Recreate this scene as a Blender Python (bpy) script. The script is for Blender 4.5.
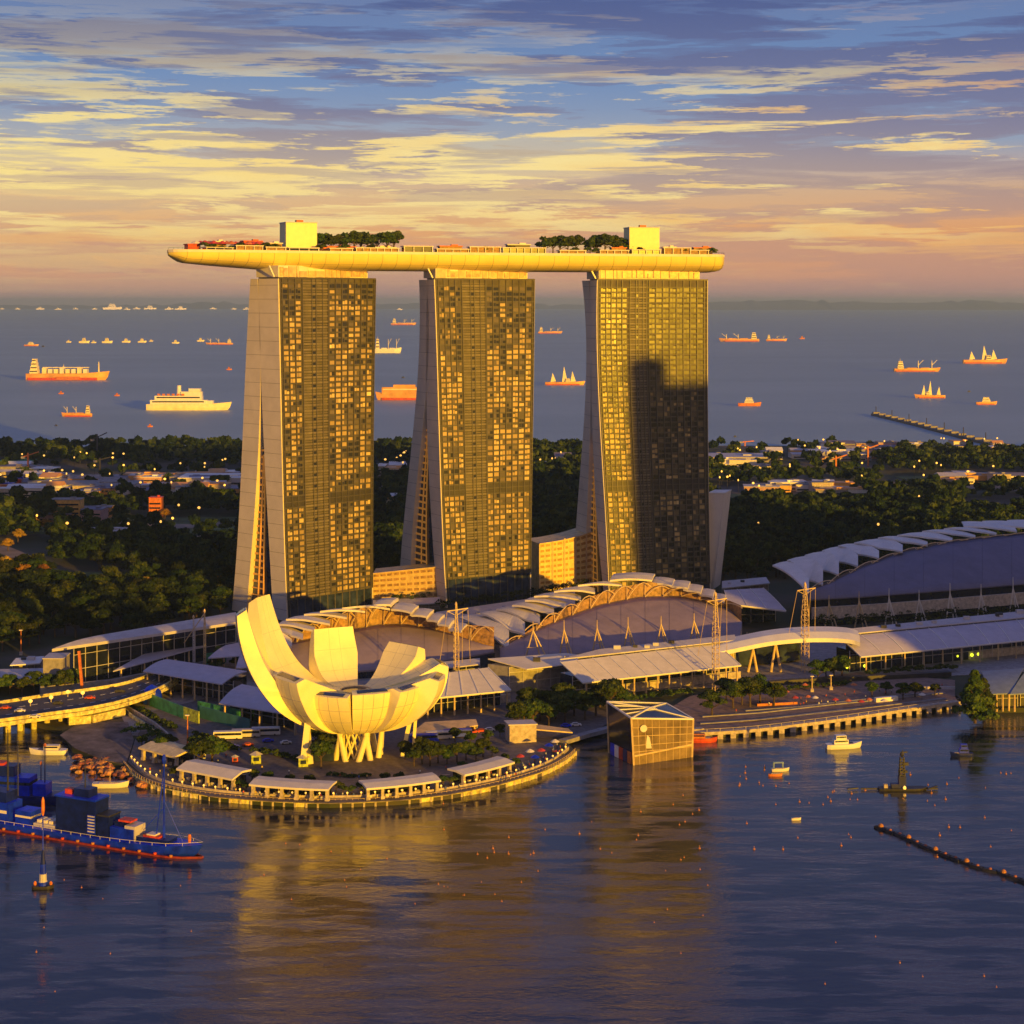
import bpy, math, random
import numpy as np
from mathutils import Vector, Matrix
random.seed(7); np.random.seed(7)
R = math.radians
for o in list(bpy.data.objects): bpy.data.objects.remove(o)
sc = bpy.context.scene
COL = sc.collection
F = 1733.33; HZ = 302.0; H = 178.0      # focal length in pixels, eye level row, eye height in metres

# ------------------------------------------------------------ camera
cd = bpy.data.cameras.new("camera"); cam = bpy.data.objects.new("camera", cd); COL.objects.link(cam)
cam.location = (0, 0, H); cam.rotation_euler = (R(90), 0, 0)
cd.sensor_width = 36; cd.lens = F/1024*36; cd.shift_y = -(512-HZ)/1024
cd.clip_start = 1; cd.clip_end = 300000
sc.camera = cam
# ------------------------------------------------------------ sun
SUN_EL = 6.5; SX, SY = 0.51, -0.86
l = math.hypot(SX, SY); SX /= l; SY /= l
SV = Vector((SX*math.cos(R(SUN_EL)), SY*math.cos(R(SUN_EL)), math.sin(R(SUN_EL))))
sd = bpy.data.lights.new("sun", 'SUN'); sun = bpy.data.objects.new("sun", sd); COL.objects.link(sun)
sd.energy = 5.0; sd.angle = R(0.6); sd.color = (1.0, 0.515, 0.02)
sun.rotation_euler = (-SV).to_track_quat('-Z', 'Y').to_euler(); sun.location = (0, 0, 500)
# ------------------------------------------------------------ colour management
sc.view_settings.view_transform = 'Standard'; sc.view_settings.look = 'None'
sc.view_settings.exposure = 0.38; sc.view_settings.gamma = 1.0
sc.render.resolution_x = 1024; sc.render.resolution_y = 1024

def lin(c):
    r = []
    for x in c[:3]:
        x = x/255.0
        r.append(x/12.92 if x <= 0.04045 else ((x+0.055)/1.055)**2.4)
    return (r[0], r[1], r[2], 1.0)

# ------------------------------------------------------------ world
w = bpy.data.worlds.new("World"); sc.world = w; w.use_nodes = True
nt = w.node_tree; nt.nodes.clear()
def N(t, tree=None, **k):
    n = (tree or nt).nodes.new(t)
    for a, b in k.items(): setattr(n, a, b)
    return n
def L(a, b, tree=None): (tree or nt).links.new(a, b)
def mathn(op, a, b=None, tree=None, clamp=False):
    n = N('ShaderNodeMath', tree, operation=op, use_clamp=clamp)
    for i, x in enumerate((a, b)):
        if x is None: continue
        if isinstance(x, (int, float)): n.inputs[i].default_value = x
        else: L(x, n.inputs[i], tree)
    return n.outputs[0]
def ramp(fac, stops, tree=None, interp='LINEAR'):
    n = N('ShaderNodeValToRGB', tree); cr = n.color_ramp; cr.interpolation = interp
    while len(cr.elements) < len(stops): cr.elements.new(0.5)
    for e, (p, c) in zip(cr.elements, stops):
        e.position = p; e.color = c if len(c) == 4 else (*c, 1)
    L(fac, n.inputs[0], tree); return n.outputs[0]
def mix(f, a, b, tree=None, blend='MIX'):
    n = N('ShaderNodeMix', tree, data_type='RGBA', blend_type=blend)
    for i, x in ((0, f), (6, a), (7, b)):
        if isinstance(x, (int, float)): n.inputs[i].default_value = x
        elif isinstance(x, tuple): n.inputs[i].default_value = x
        else: L(x, n.inputs[i], tree)
    return n.outputs[2]
tc = N('ShaderNodeTexCoord'); sep = N('ShaderNodeSeparateXYZ'); L(tc.outputs['Generated'], sep.inputs[0])
dx, dy, dz = sep.outputs
el = mathn('MULTIPLY', dz, 2.0, clamp=True)      # 0..0.5 of direction z -> 0..1
base = ramp(el, [(0.0, lin((172,136,136))), (0.03, lin((212,152,124))), (0.08, lin((226,158,108))), (0.125, lin((208,166,136))),
    (0.18, lin((142,154,180))), (0.26, lin((100,132,182))), (0.36, lin((96,112,160))), (0.6, lin((112,118,156))), (0.85, lin((72,86,146))), (1.0, lin((78,92,158)))])
# cloud coordinates: long thin streaks hugging the horizon
def streak(sx, sz, det, seed, dist=0.4, rough=0.62):
    m = N('ShaderNodeMapping'); L(tc.outputs['Generated'], m.inputs[0])
    m.inputs['Scale'].default_value = (sx, sx, sz); m.inputs['Location'].default_value = (seed, seed*1.7, seed*0.3)
    m.inputs['Rotation'].default_value = (0, R(0.6), 0)
    n = N('ShaderNodeTexNoise'); L(m.outputs[0], n.inputs[0])
    n.inputs['Scale'].default_value = 1; n.inputs['Detail'].default_value = det
    n.inputs['Roughness'].default_value = rough; n.inputs['Distortion'].default_value = dist
    return n.outputs[0]
d1 = streak(6.5, 80, 7, 3.1, 0.25); d2 = streak(7.5, 95, 9, 11.3, 0.25, 0.68); d3 = streak(5, 34, 5, 21.9)
# dark mauve / slate cloud banks
rightf = mathn('MULTIPLY', mathn('ADD', mathn('MULTIPLY', dx, 1.6), 0.5), 1.0, clamp=True)
darkmask = ramp(mathn('ADD', d1, mathn('MULTIPLY', rightf, 0.045)), [(0.475, (0,0,0)), (0.495, (0.55,)*3), (0.54, (0.75,)*3), (0.56, (1,1,1))])
darkcol = ramp(el, [(0.0, lin((160,132,138))), (0.06, lin((184,142,134))), (0.14, lin((150,130,142))), (0.22, lin((110,108,146))), (0.34, lin((64,76,134))), (0.7, lin((66,78,134))), (1.0, lin((72,86,150)))])
fade = ramp(el, [(0.0, (0.25,)*3), (0.1, (0.6,)*3), (0.2, (0.85,)*3), (1.0, (0.85,)*3)])
sky1 = mix(mathn('MULTIPLY', darkmask, fade), base, darkcol)
# sunlit clouds, cream at the left, apricot at the right
left = mathn('MULTIPLY', mathn('ADD', mathn('MULTIPLY', dx, -1.6), 0.5), 1.0, clamp=True)
goldcol = mix(left, lin((248,184,104)), lin((255,230,136)))
goldcol = mix(ramp(d3, [(0.42, (0,0,0)), (0.6, (1,1,1))]), goldcol, lin((255,228,150)))
thr = mathn('ADD', mathn('MULTIPLY', left, 0.07), d2)
band = ramp(el, [(0.0, (0.0,)*3), (0.05, (0.25,)*3), (0.09, (0.75,)*3), (0.15, (0.95,)*3), (0.21, (0.85,)*3), (0.245, (0.5,)*3), (0.29, (0.2,)*3), (0.36, (0,)*3)])
goldm = ramp(thr, [(0.532, (0,0,0)), (0.542, (0.6,)*3), (0.56, (0.75,)*3), (0.57, (1,1,1))])
d4 = streak(8, 150, 6, 41.3, 0.2); brk = ramp(d4, [(0.43, (0.3,)*3), (0.475, (0.75,)*3), (0.50, (1,)*3)])   # thinner streaks break the bright banks
sky2 = mix(mathn('MULTIPLY', mathn('MULTIPLY', goldm, band), brk), sky1, goldcol)
# broad glow low at the left of the frame and round the setting sun behind the viewer
lowglow = ramp(el, [(0.0, (0.1,)*3), (0.07, (0.15,)*3), (0.11, (0.5,)*3), (0.16, (0.4,)*3), (0.22, (0.05,)*3), (0.3, (0,)*3)])
sky3 = mix(mathn('MULTIPLY', mathn('MULTIPLY', lowglow, left), 0.75), sky2, lin((255,222,146)))
dot = N('ShaderNodeVectorMath', operation='DOT_PRODUCT'); L(tc.outputs['Generated'], dot.inputs[0]); dot.inputs[1].default_value = SV
back = ramp(mathn('ADD', mathn('MULTIPLY', dy, 0.5), 0.5), [(0.0, (1,)*3), (0.55, (0.9,)*3), (0.85, (0,)*3)])   # away from the afterglow the sky is plain slate blue
sky3 = mix(back, sky3, lin((92,100,150)))
glow = ramp(dot.outputs['Value'], [(0.72, (0,)*3), (0.93, (0.3,)*3), (0.985, (0.9,)*3), (1.0, (1,)*3)])
sky4 = mix(glow, sky3, (1.15, 0.62, 0.10, 1))
sky = N('ShaderNodeTexSky', sky_type='NISHITA'); sky.sun_disc = False
sky.sun_elevation = R(SUN_EL); sky.sun_rotation = math.atan2(SX, SY); sky.altitude = 100
try: sky.dust_density = 2.0
except Exception: pass
b1 = N('ShaderNodeBackground'); L(sky.outputs[0], b1.inputs[0]); b1.inputs[1].default_value = 0.05*0.2   # the Nishita part of the mix
b2 = N('ShaderNodeBackground'); L(sky4, b2.inputs[0]); b2.inputs[1].default_value = 0.74
ad = N('ShaderNodeAddShader'); L(b1.outputs[0], ad.inputs[0]); L(b2.outputs[0], ad.inputs[1])
wo = N('ShaderNodeOutputWorld'); L(ad.outputs[0], wo.inputs[0])

# ------------------------------------------------------------ helpers
def G(u, v, z=2.5):            # the point of height z seen at that place of the photograph
    Y = (H-z)*F/(v-HZ); return Vector(((u-512)*Y/F, Y, z))
def A(u, v, Y):                # the point at distance Y
    return Vector(((u-512)*Y/F, Y, H-(v-HZ)*Y/F))
def Yz(v, z): return (H-z)*F/(v-HZ)

def thing(name, label, cat, loc=(0,0,0), rz=0.0, group=None, kind=None):
    o = bpy.data.objects.new(name, None); COL.objects.link(o); o.empty_display_size = 0.5
    o.location = loc; o.rotation_euler = (0,0,rz)
    if label: o['label'] = label
    if cat: o['category'] = cat
    if group: o['group'] = group
    if kind: o['kind'] = kind
    return o
def tag(o, label=None, cat=None, group=None, kind=None):
    if label: o['label'] = label
    if cat: o['category'] = cat
    if group: o['group'] = group
    if kind: o['kind'] = kind
    return o
def rootof(p):
    while p.parent: p = p.parent
    return p
class MB:
    def __init__(s): s.v = []; s.f = []; s.c = []
    def add(s, vs, fs, col=None):
        n = len(s.v); s.v += [tuple(x) for x in vs]; s.f += [tuple(i+n for i in f) for f in fs]
        s.c += [col if col is not None else 0.5]*len(fs)
    def quad(s, a, b, c, d, col=None): s.add([a,b,c,d], [(0,1,2,3)], col)
    def box(s, c, size, rz=0, col=None):
        x, y, z = size[0]/2, size[1]/2, size[2]/2; co, si = math.cos(rz), math.sin(rz)
        vs = []
        for dz_ in (-z, z):
            for (a, b) in ((-x,-y),(x,-y),(x,y),(-x,y)):
                vs.append((c[0]+a*co-b*si, c[1]+a*si+b*co, c[2]+dz_))
        s.add(vs, [(3,2,1,0),(4,5,6,7),(0,1,5,4),(1,2,6,5),(2,3,7,6),(3,0,4,7)], col)
    def slab(s, pts, th, col=None):      # pts: top outline, thickened downwards
        n = len(pts); p = [Vector(q) for q in pts]; q = [a-Vector((0,0,th)) for a in p]
        fs = [tuple(range(n)), tuple(range(2*n-1, n-1, -1))]
        for i in range(n): j = (i+1) % n; fs.append((i, i+n, j+n, j))
        s.add(p+q, fs, col)
    def grid(s, rows, th=0, col=None, nrm=None):
        m = len(rows); n = len(rows[0])
        top = [Vector(p) for r in rows for p in r]
        fs = [(i*n+j, i*n+j+1, (i+1)*n+j+1, (i+1)*n+j) for i in range(m-1) for j in range(n-1)]
        if th:
            off = Vector(nrm)*th if nrm is not None else Vector((0,0,-th))
            bot = [p+off for p in top]; k = m*n
            fs2 = [tuple(reversed([a+k for a in f])) for f in fs]
            ed = []
            for j in range(n-1):
                ed.append((j+1, j, j+k, j+1+k)); a = (m-1)*n+j; ed.append((a, a+1, a+1+k, a+k))
            for i in range(m-1):
                a = i*n; b = (i+1)*n; ed.append((a, b, b+k, a+k))
                a = i*n+n-1; b = (i+1)*n+n-1; ed.append((b, a, a+k, b+k))
            s.add(top+bot, fs+fs2+ed, col)
        else: s.add(top, fs, col)
    def beam(s, a, b, w_, h_=None, col=None):
        a = Vector(a); b = Vector(b); d = (b-a); h_ = h_ or w_
        if d.length < 1e-6: return
        d.normalize(); up = Vector((0,0,1)) if abs(d.z) < 0.95 else Vector((0,1,0))
        x = d.cross(up).normalized()*w_/2; y = x.cross(d).normalized()*h_/2
        vs = [a-x-y, a+x-y, a+x+y, a-x+y, b-x-y, b+x-y, b+x+y, b-x+y]
        s.add(vs, [(3,2,1,0),(4,5,6,7),(0,1,5,4),(1,2,6,5),(2,3,7,6),(3,0,4,7)], col)
    def tube(s, a, b, r0, r1=None, n=8, col=None):
        a = Vector(a); b = Vector(b); r1 = r0 if r1 is None else r1; d = (b-a).normalized()
        up = Vector((0,0,1)) if abs(d.z) < 0.95 else Vector((0,1,0))
        x = d.cross(up).normalized(); y = d.cross(x)
        vs = [a+(x*math.cos(t)+y*math.sin(t))*r0 for t in [2*math.pi*i/n for i in range(n)]]
        vs += [b+(x*math.cos(t)+y*math.sin(t))*r1 for t in [2*math.pi*i/n for i in range(n)]]
        fs = [(i, (i+1)%n, n+(i+1)%n, n+i) for i in range(n)]+[tuple(range(n-1,-1,-1)), tuple(range(n, 2*n))]
        s.add(vs, fs, col)
    def chain(s, pts, r, n=6, col=None):
        for a, b in zip(pts[:-1], pts[1:]): s.tube(a, b, r, r, n, col)
    def lathe(s, prof, c=(0,0,0), n=12, col=None):
        vs = []
        for (r, z) in prof:
            for i in range(n): t = 2*math.pi*i/n; vs.append((c[0]+r*math.cos(t), c[1]+r*math.sin(t), c[2]+z))
        m = len(prof)
        fs = [(i*n+j, i*n+(j+1)%n, (i+1)*n+(j+1)%n, (i+1)*n+j) for i in range(m-1) for j in range(n)]
        fs += [tuple(range(n-1,-1,-1)), tuple(range((m-1)*n, m*n))]
        s.add(vs, fs, col)
    def build(s, name, mat, parent=None, world=False, label=None, smooth=False, attr=False):
        me = bpy.data.meshes.new(name)
        vs = s.v
        if world and parent is not None:
            r = rootof(parent); M = (Matrix.Translation(r.location) @ Matrix.Rotation(r.rotation_euler[2], 4, 'Z')).inverted()
            vs = [tuple(M @ Vector(v)) for v in vs]
        me.from_pydata(vs, [], s.f); me.materials.append(mat); me.update()
        if attr:
            a = me.color_attributes.new('tone', 'FLOAT_COLOR', 'CORNER')
            arr = np.zeros((len(me.loops), 4), dtype=np.float32)
            for p, c in zip(me.polygons, s.c):
                arr[p.loop_start:p.loop_start+p.loop_total] = (c, c, c, 1)
            a.data.foreach_set('color', arr.ravel())
        if smooth:
            me.polygons.foreach_set('use_smooth', [True]*len(me.polygons))
        o = bpy.data.objects.new(name, me); COL.objects.link(o)
        if parent is not None: o.parent = parent
        if label: o['label'] = label
        return o
def copy_tree(o, loc=None, rz=None, scale=None, label=None, group=None, mats=None):
    c = o.copy(); COL.objects.link(c)
    if loc is not None: c.location = loc
    if rz is not None: c.rotation_euler = (0,0,rz)
    if scale is not None: c.scale = scale if isinstance(scale, tuple) else (scale,)*3
    if label: c['label'] = label
    if group: c['group'] = group
    for ch in list(o.children):
        d = ch.copy(); COL.objects.link(d); d.parent = c
        for g in list(ch.children):
            e = g.copy(); COL.objects.link(e); e.parent = d
    return c
ONES = ['','first','second','third','fourth','fifth','sixth','seventh','eighth','ninth','tenth','eleventh','twelfth','thirteenth','fourteenth','fifteenth','sixteenth','seventeenth','eighteenth','nineteenth']
TENS = {2:'twent',3:'thirt',4:'fort',5:'fift',6:'sixt',7:'sevent',8:'eight',9:'ninet'}
def ordw(n):
    if n < 20: return ONES[n]
    if n >= 100: return 'hundred and '+ordw(n-100) if n > 100 else 'hundredth'
    t, o = divmod(n, 10)
    return TENS[t]+'ieth' if o == 0 else TENS[t]+'y-'+ONES[o]

MATS = {}
def M(name, col, rough=0.7, metal=0.0, var=0.15, scale=0.3, bump=0.0, bscale=None, spec=0.5, emit=None, estr=0, rnd=0.0):
    if name in MATS: return MATS[name]
    m = bpy.data.materials.new(name); m.use_nodes = True; t = m.node_tree; b = t.nodes['Principled BSDF']
    c = lin(col) if max(col) > 1.5 else (*col, 1)
    tcn = N('ShaderNodeTexCoord', t)
    n = N('ShaderNodeTexNoise', t); L(tcn.outputs['Object'], n.inputs[0], t); n.inputs['Scale'].default_value = scale
    n.inputs['Detail'].default_value = 6; n.inputs['Roughness'].default_value = 0.65
    lo = tuple(max(0, x*(1-2.2*var)) for x in c[:3])+(1,); hi = tuple(min(1, x*(1+1.6*var)) for x in c[:3])+(1,)
    colo = ramp(n.outputs[0], [(0.3, lo), (0.7, hi)], t)
    if rnd:
        oi = N('ShaderNodeObjectInfo', t); hs = N('ShaderNodeHueSaturation', t)
        L(colo, hs.inputs['Color'], t)
        L(mathn('ADD', mathn('MULTIPLY', oi.outputs['Random'], rnd, t), 1-rnd/2, t), hs.inputs['Value'], t)
        L(mathn('ADD', mathn('MULTIPLY', oi.outputs['Random'], 0.06, t), 0.47, t), hs.inputs['Hue'], t)
        colo = hs.outputs[0]
    L(colo, b.inputs['Base Color'], t)
    b.inputs['Roughness'].default_value = rough; b.inputs['Metallic'].default_value = metal
    b.inputs['Specular IOR Level'].default_value = spec
    if bump:
        bn = N('ShaderNodeBump', t); n2 = N('ShaderNodeTexNoise', t); L(tcn.outputs['Object'], n2.inputs[0], t)
        n2.inputs['Scale'].default_value = bscale or scale*5; n2.inputs['Detail'].default_value = 5
        bn.inputs['Strength'].default_value = bump; bn.inputs['Distance'].default_value = 1.0
        L(n2.outputs[0], bn.inputs['Height'], t); L(bn.outputs[0], b.inputs['Normal'], t)
    if emit:
        b.inputs['Emission Color'].default_value = (*emit, 1); b.inputs['Emission Strength'].default_value = estr
    MATS[name] = m; return m

def leaf_mat(name, c1, c2, c3):
    m = bpy.data.materials.new(name); m.use_nodes = True; t = m.node_tree; b = t.nodes['Principled BSDF']
    at = N('ShaderNodeAttribute', t); at.attribute_name = 'tone'
    oi = N('ShaderNodeObjectInfo', t)
    colo = ramp(at.outputs['Fac'], [(0.0, (*c1,1)), (0.5, (*c2,1)), (1.0, (*c3,1))], t)
    hs = N('ShaderNodeHueSaturation', t); L(colo, hs.inputs['Color'], t)
    L(mathn('ADD', mathn('MULTIPLY', oi.outputs['Random'], 0.7, t), 0.65, t), hs.inputs['Value'], t)
    L(mathn('ADD', mathn('MULTIPLY', oi.outputs['Random'], 0.05, t), 0.475, t), hs.inputs['Hue'], t)
    L(hs.outputs[0], b.inputs['Base Color'], t); b.inputs['Roughness'].default_value = 0.8
    b.inputs['Specular IOR Level'].default_value = 0.15
    MATS[name] = m; return m

# ------------------------------------------------------------ materials
m_leaf = leaf_mat('foliage', (0.014,0.03,0.008), (0.036,0.062,0.012), (0.09,0.11,0.018))
m_leafw = leaf_mat('foliage_woodland', (0.004,0.012,0.005), (0.016,0.030,0.008), (0.058,0.07,0.012))
m_leafo = leaf_mat('foliage_orange', (0.12,0.07,0.01), (0.26,0.14,0.02), (0.4,0.22,0.03))
m_bark = M('bark', (0.09,0.06,0.04), 0.9, var=0.3, scale=2)
m_end = M('tower_end_cladding', (0.70,0.62,0.50), 0.6, var=0.05, scale=0.08)
m_back = M('facade_backing', (0.10,0.088,0.062), 0.62, var=0.22, scale=0.12, spec=0.25)
m_rib = M('facade_band', (0.17,0.145,0.10), 0.55, var=0.18, scale=0.2)
m_fin = M('facade_fin', (0.085,0.078,0.06), 0.5, var=0.1)
m_dark = M('dark_metal', (0.03,0.03,0.035), 0.5, var=0.2)
m_white = M('white_paint', (0.76,0.74,0.70), 0.45, var=0.05, scale=0.15)
m_museum = M('museum_skin', (0.88,0.78,0.40), 0.38, var=0.045, scale=0.12)
m_roofgrey = M('light_grey_roof', (0.52,0.49,0.50), 0.55, var=0.08, scale=0.25)
m_cream = M('cream_fabric', (0.72,0.66,0.56), 0.7, var=0.06, scale=0.2)
m_lav = M('lavender_canopy', (0.50,0.47,0.55), 0.6, var=0.06, scale=0.2)
m_mauve = M('mauve_metal_roof', (0.30,0.235,0.27), 0.55, var=0.08, scale=0.12)
m_indigo = M('slate_blue_roof', (0.15,0.14,0.22), 0.5, var=0.08, scale=0.1)
m_gold = M('warm_steel', (0.62,0.45,0.24), 0.4, metal=0.0, var=0.15)
m_goldwall = M('warm_lattice_wall', (0.34,0.19,0.07), 0.6, var=0.3, scale=0.5)
m_stone = M('pale_stone', (0.50,0.42,0.33), 0.8, var=0.2, scale=0.6, bump=0.2)
m_wallstone = M('quay_stone', (0.80,0.62,0.24), 0.75, var=0.3, scale=0.5, bump=0.4, bscale=1.2)
m_conc = M('concrete', (0.30,0.28,0.28), 0.85, var=0.18, scale=0.4, bump=0.15)
m_asph = M('asphalt', (0.075,0.07,0.08), 0.9, var=0.15, scale=0.5)
m_pave = M('plaza_paving', (0.26,0.17,0.13), 0.85, var=0.2, scale=0.35)
m_deckpave = M('promenade_paving', (0.15,0.125,0.12), 0.8, var=0.2, scale=0.5)
m_glassd = M('dark_glass', (0.015,0.02,0.035), 0.12, var=0.3, scale=0.3, spec=0.9)
m_glassb = M('blue_glass', (0.03,0.045,0.08), 0.15, var=0.4, scale=0.15, spec=0.8)
m_green = M('green_panel', (0.05,0.26,0.12), 0.6, var=0.3, scale=0.4)
m_lime = M('lime_panel', (0.42,0.5,0.05), 0.6, var=0.3, scale=0.6)
m_blue = M('blue_hull_paint', (0.004,0.03,0.95), 0.4, var=0.3, scale=0.25)
m_navy = M('navy_paint', (0.004,0.012,0.14), 0.4, var=0.35, scale=0.3)
m_red = M('red_paint', (0.55,0.06,0.02), 0.5, var=0.25, scale=0.4)
m_orange = M('orange_paint', (0.6,0.17,0.03), 0.5, var=0.2, scale=0.6)
m_hullr = M('rust_red_hull', (0.72,0.36,0.09), 0.5, var=0.2, scale=0.04)
m_hullc = M('cream_superstructure', (0.88,0.76,0.5), 0.5, var=0.1, scale=0.08)
m_boot = M('hull_boot_paint', (0.26,0.03,0.015), 0.5, var=0.3)
m_buoy = M('buoy_orange', (0.42,0.17,0.04), 0.6)
m_rock = M('rock', (0.45,0.2,0.1), 0.9, var=0.35, scale=0.6, bump=0.5, rnd=0.5)
m_lamp = M('lamp_glow', (0.9,0.6,0.2), 0.5, emit=(1.0,0.5,0.08), estr=1.2)
m_lampg = M('lime_lamp_glow', (0.7,0.8,0.1), 0.5, emit=(0.75,0.8,0.03), estr=1.6)
m_warmlit = M('lit_glass', (0.5,0.3,0.1), 0.4, var=0.4, scale=0.4, emit=(1.0,0.42,0.04), estr=0.35)
m_shipglow = M('horizon_ship_glow', (0.8,0.6,0.3), 0.5, emit=(1.0,0.6,0.2), estr=1.6)  # whole hull and deckhouse glow, added so far ships carry through the haze
m_yel = M('yellow_render', (0.86,0.76,0.36), 0.6, var=0.04)
m_skin = M('skin', (0.35,0.2,0.13), 0.7)

# window glass: some panes with drawn curtains, some dark
m_win = bpy.data.materials.new('window_pane'); m_win.use_nodes = True; t = m_win.node_tree; b = t.nodes['Principled BSDF']
at = N('ShaderNodeAttribute', t); at.attribute_name = 'tone'
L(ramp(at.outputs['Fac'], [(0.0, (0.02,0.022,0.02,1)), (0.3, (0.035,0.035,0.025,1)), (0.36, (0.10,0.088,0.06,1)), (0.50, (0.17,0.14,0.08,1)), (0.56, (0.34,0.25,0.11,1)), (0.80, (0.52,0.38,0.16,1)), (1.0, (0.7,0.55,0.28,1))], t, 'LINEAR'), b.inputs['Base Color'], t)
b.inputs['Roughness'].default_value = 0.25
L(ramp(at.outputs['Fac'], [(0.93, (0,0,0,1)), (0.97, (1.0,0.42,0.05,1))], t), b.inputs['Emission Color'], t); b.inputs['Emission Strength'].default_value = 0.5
# ============================================================ SETTING
# ---- water
def water_mat(name, far):
    m = bpy.data.materials.new(name); m.use_nodes = True; t = m.node_tree; b = t.nodes['Principled BSDF']
    tcn = N('ShaderNodeTexCoord', t)
    def nz(sx, sy, sc_, det, rough=0.6):
        mp = N('ShaderNodeMapping', t); L(tcn.outputs['Object'], mp.inputs[0], t); mp.inputs['Scale'].default_value = (sx, sy, 1)
        n = N('ShaderNodeTexNoise', t); L(mp.outputs[0], n.inputs[0], t); n.inputs['Scale'].default_value = sc_
        n.inputs['Detail'].default_value = det; n.inputs['Roughness'].default_value = rough; return n.outputs[0]
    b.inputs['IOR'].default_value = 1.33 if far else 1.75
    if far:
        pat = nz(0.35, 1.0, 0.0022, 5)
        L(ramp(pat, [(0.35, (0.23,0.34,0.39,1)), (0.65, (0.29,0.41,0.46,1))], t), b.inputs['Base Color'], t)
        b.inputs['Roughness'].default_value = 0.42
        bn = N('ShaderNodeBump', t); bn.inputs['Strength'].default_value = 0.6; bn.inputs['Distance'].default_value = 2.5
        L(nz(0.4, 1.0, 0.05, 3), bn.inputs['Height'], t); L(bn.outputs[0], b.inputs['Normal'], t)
    else:
        patch = nz(0.22, 1.0, 0.14, 4, 0.6)
        pm = ramp(patch, [(0.47, (0,)*3), (0.53, (1,)*3)], t)
        L(mix(pm, (0.007,0.011,0.024,1), (0.055,0.055,0.072,1), t), b.inputs['Base Color'], t)
        L(mathn('ADD', mathn('MULTIPLY', pm, 0.09, t), 0.06, t), b.inputs['Roughness'], t)
        w1 = nz(0.45, 1.0, 0.42, 5, 0.6); w2 = nz(0.5, 1.0, 1.3, 3, 0.5); w3 = nz(0.3, 1, 0.09, 2)
        hsum = mathn('ADD', mathn('ADD', w1, mathn('MULTIPLY', w2, 0.25, t), t), mathn('MULTIPLY', w3, 1.6, t), t)
        bn = N('ShaderNodeBump', t); L(hsum, bn.inputs['Height'], t); bn.inputs['Distance'].default_value = 1.0
        L(mathn('ADD', mathn('MULTIPLY', pm, 0.13, t), 0.075, t), bn.inputs['Strength'], t)
        L(bn.outputs[0], b.inputs['Normal'], t)
    return m
w1 = MB(); w1.quad((-3000,-400,0), (3000,-400,0), (3000,1300,0), (-3000,1300,0))
tag(w1.build('bay_water', water_mat('bay_water_surface', False)), kind='structure')
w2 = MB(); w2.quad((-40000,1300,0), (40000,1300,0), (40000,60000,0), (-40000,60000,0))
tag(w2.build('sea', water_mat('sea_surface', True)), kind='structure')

# ---- land with its shoreline
shore = [(-420,708),(-100,712),(20,722),(62,735),(72,752),(100,764),(125,771),(140,783),(165,793),(210,801),(270,806),(330,808),(400,805),(450,799),
         (500,789),(540,777),(562,766),(575,756),(568,748),(562,741),(610,730),(695,729),(760,722),(830,716),(890,709),(930,704),(957,700),(972,716),(990,713),(1200,710),(1500,708)]
sp = [G(u, v, 0.0) for u, v in shore]
land = MB()
far = [Vector((2600,1100,0)), Vector((2600,2000,0)), Vector((700,2095,0)), Vector((350,2120,0)), Vector((60,2130,0)), Vector((-300,2085,0)), Vector((-560,2110,0)), Vector((-2600,2050,0)), Vector((-2600,900,0))]
out = sp + far
top = [Vector((p.x, p.y, 2.0)) for p in out]
land.slab(top, 5.0)
m_ground = bpy.data.materials.new('ground_cover'); m_ground.use_nodes = True; t = m_ground.node_tree; b = t.nodes['Principled BSDF']
tcn = N('ShaderNodeTexCoord', t); n = N('ShaderNodeTexNoise', t); L(tcn.outputs['Object'], n.inputs[0], t); n.inputs['Scale'].default_value = 0.012; n.inputs['Detail'].default_value = 8
L(ramp(n.outputs[0], [(0.3, (0.02,0.03,0.014,1)), (0.48, (0.04,0.05,0.02,1)), (0.6, (0.09,0.075,0.06,1)), (0.75, (0.14,0.12,0.09,1))], t), b.inputs['Base Color'], t); b.inputs['Roughness'].default_value = 0.95
tag(land.build('ground', m_ground), kind='structure')

def flat(name, pts, mat, z, th=0.35, kind='structure'):
    mb = MB(); mb.slab([G(u, v, z) for u, v in pts], th); return tag(mb.build(name, mat), kind=kind)
# plaza round the lotus museum and everything west of the towers
flat('pavement', [(128,762),(150,781),(210,796),(270,801),(330,803),(400,800),(450,794),(500,784),(540,772),(566,756),(556,743),(600,728),(640,700),(560,690),(420,690),(240,690),(150,712),(135,740)], m_deckpave, 2.45)
flat('plaza', [(636,728),(695,727),(760,720),(830,714),(890,707),(930,702),(955,698),(955,680),(860,672),(760,684),(690,696)], m_pave, 2.6, 0.5)
flat('service_yard', [(60,735),(75,748),(104,760),(126,764),(134,740),(128,722),(80,722)], M('worn_tarmac',(0.15,0.12,0.115),0.9,var=0.35,scale=0.15), 2.3, 0.3)
flat('market_street', [(130,735),(240,740),(240,690),(290,660),(200,655),(110,690)], m_conc, 2.2, 0.2)
flat('terrace_paving', [(246,700),(420,700),(760,685),(1100,668),(1100,640),(760,640),(560,655),(470,640),(250,640)], m_conc, 2.22, 0.2)
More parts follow.
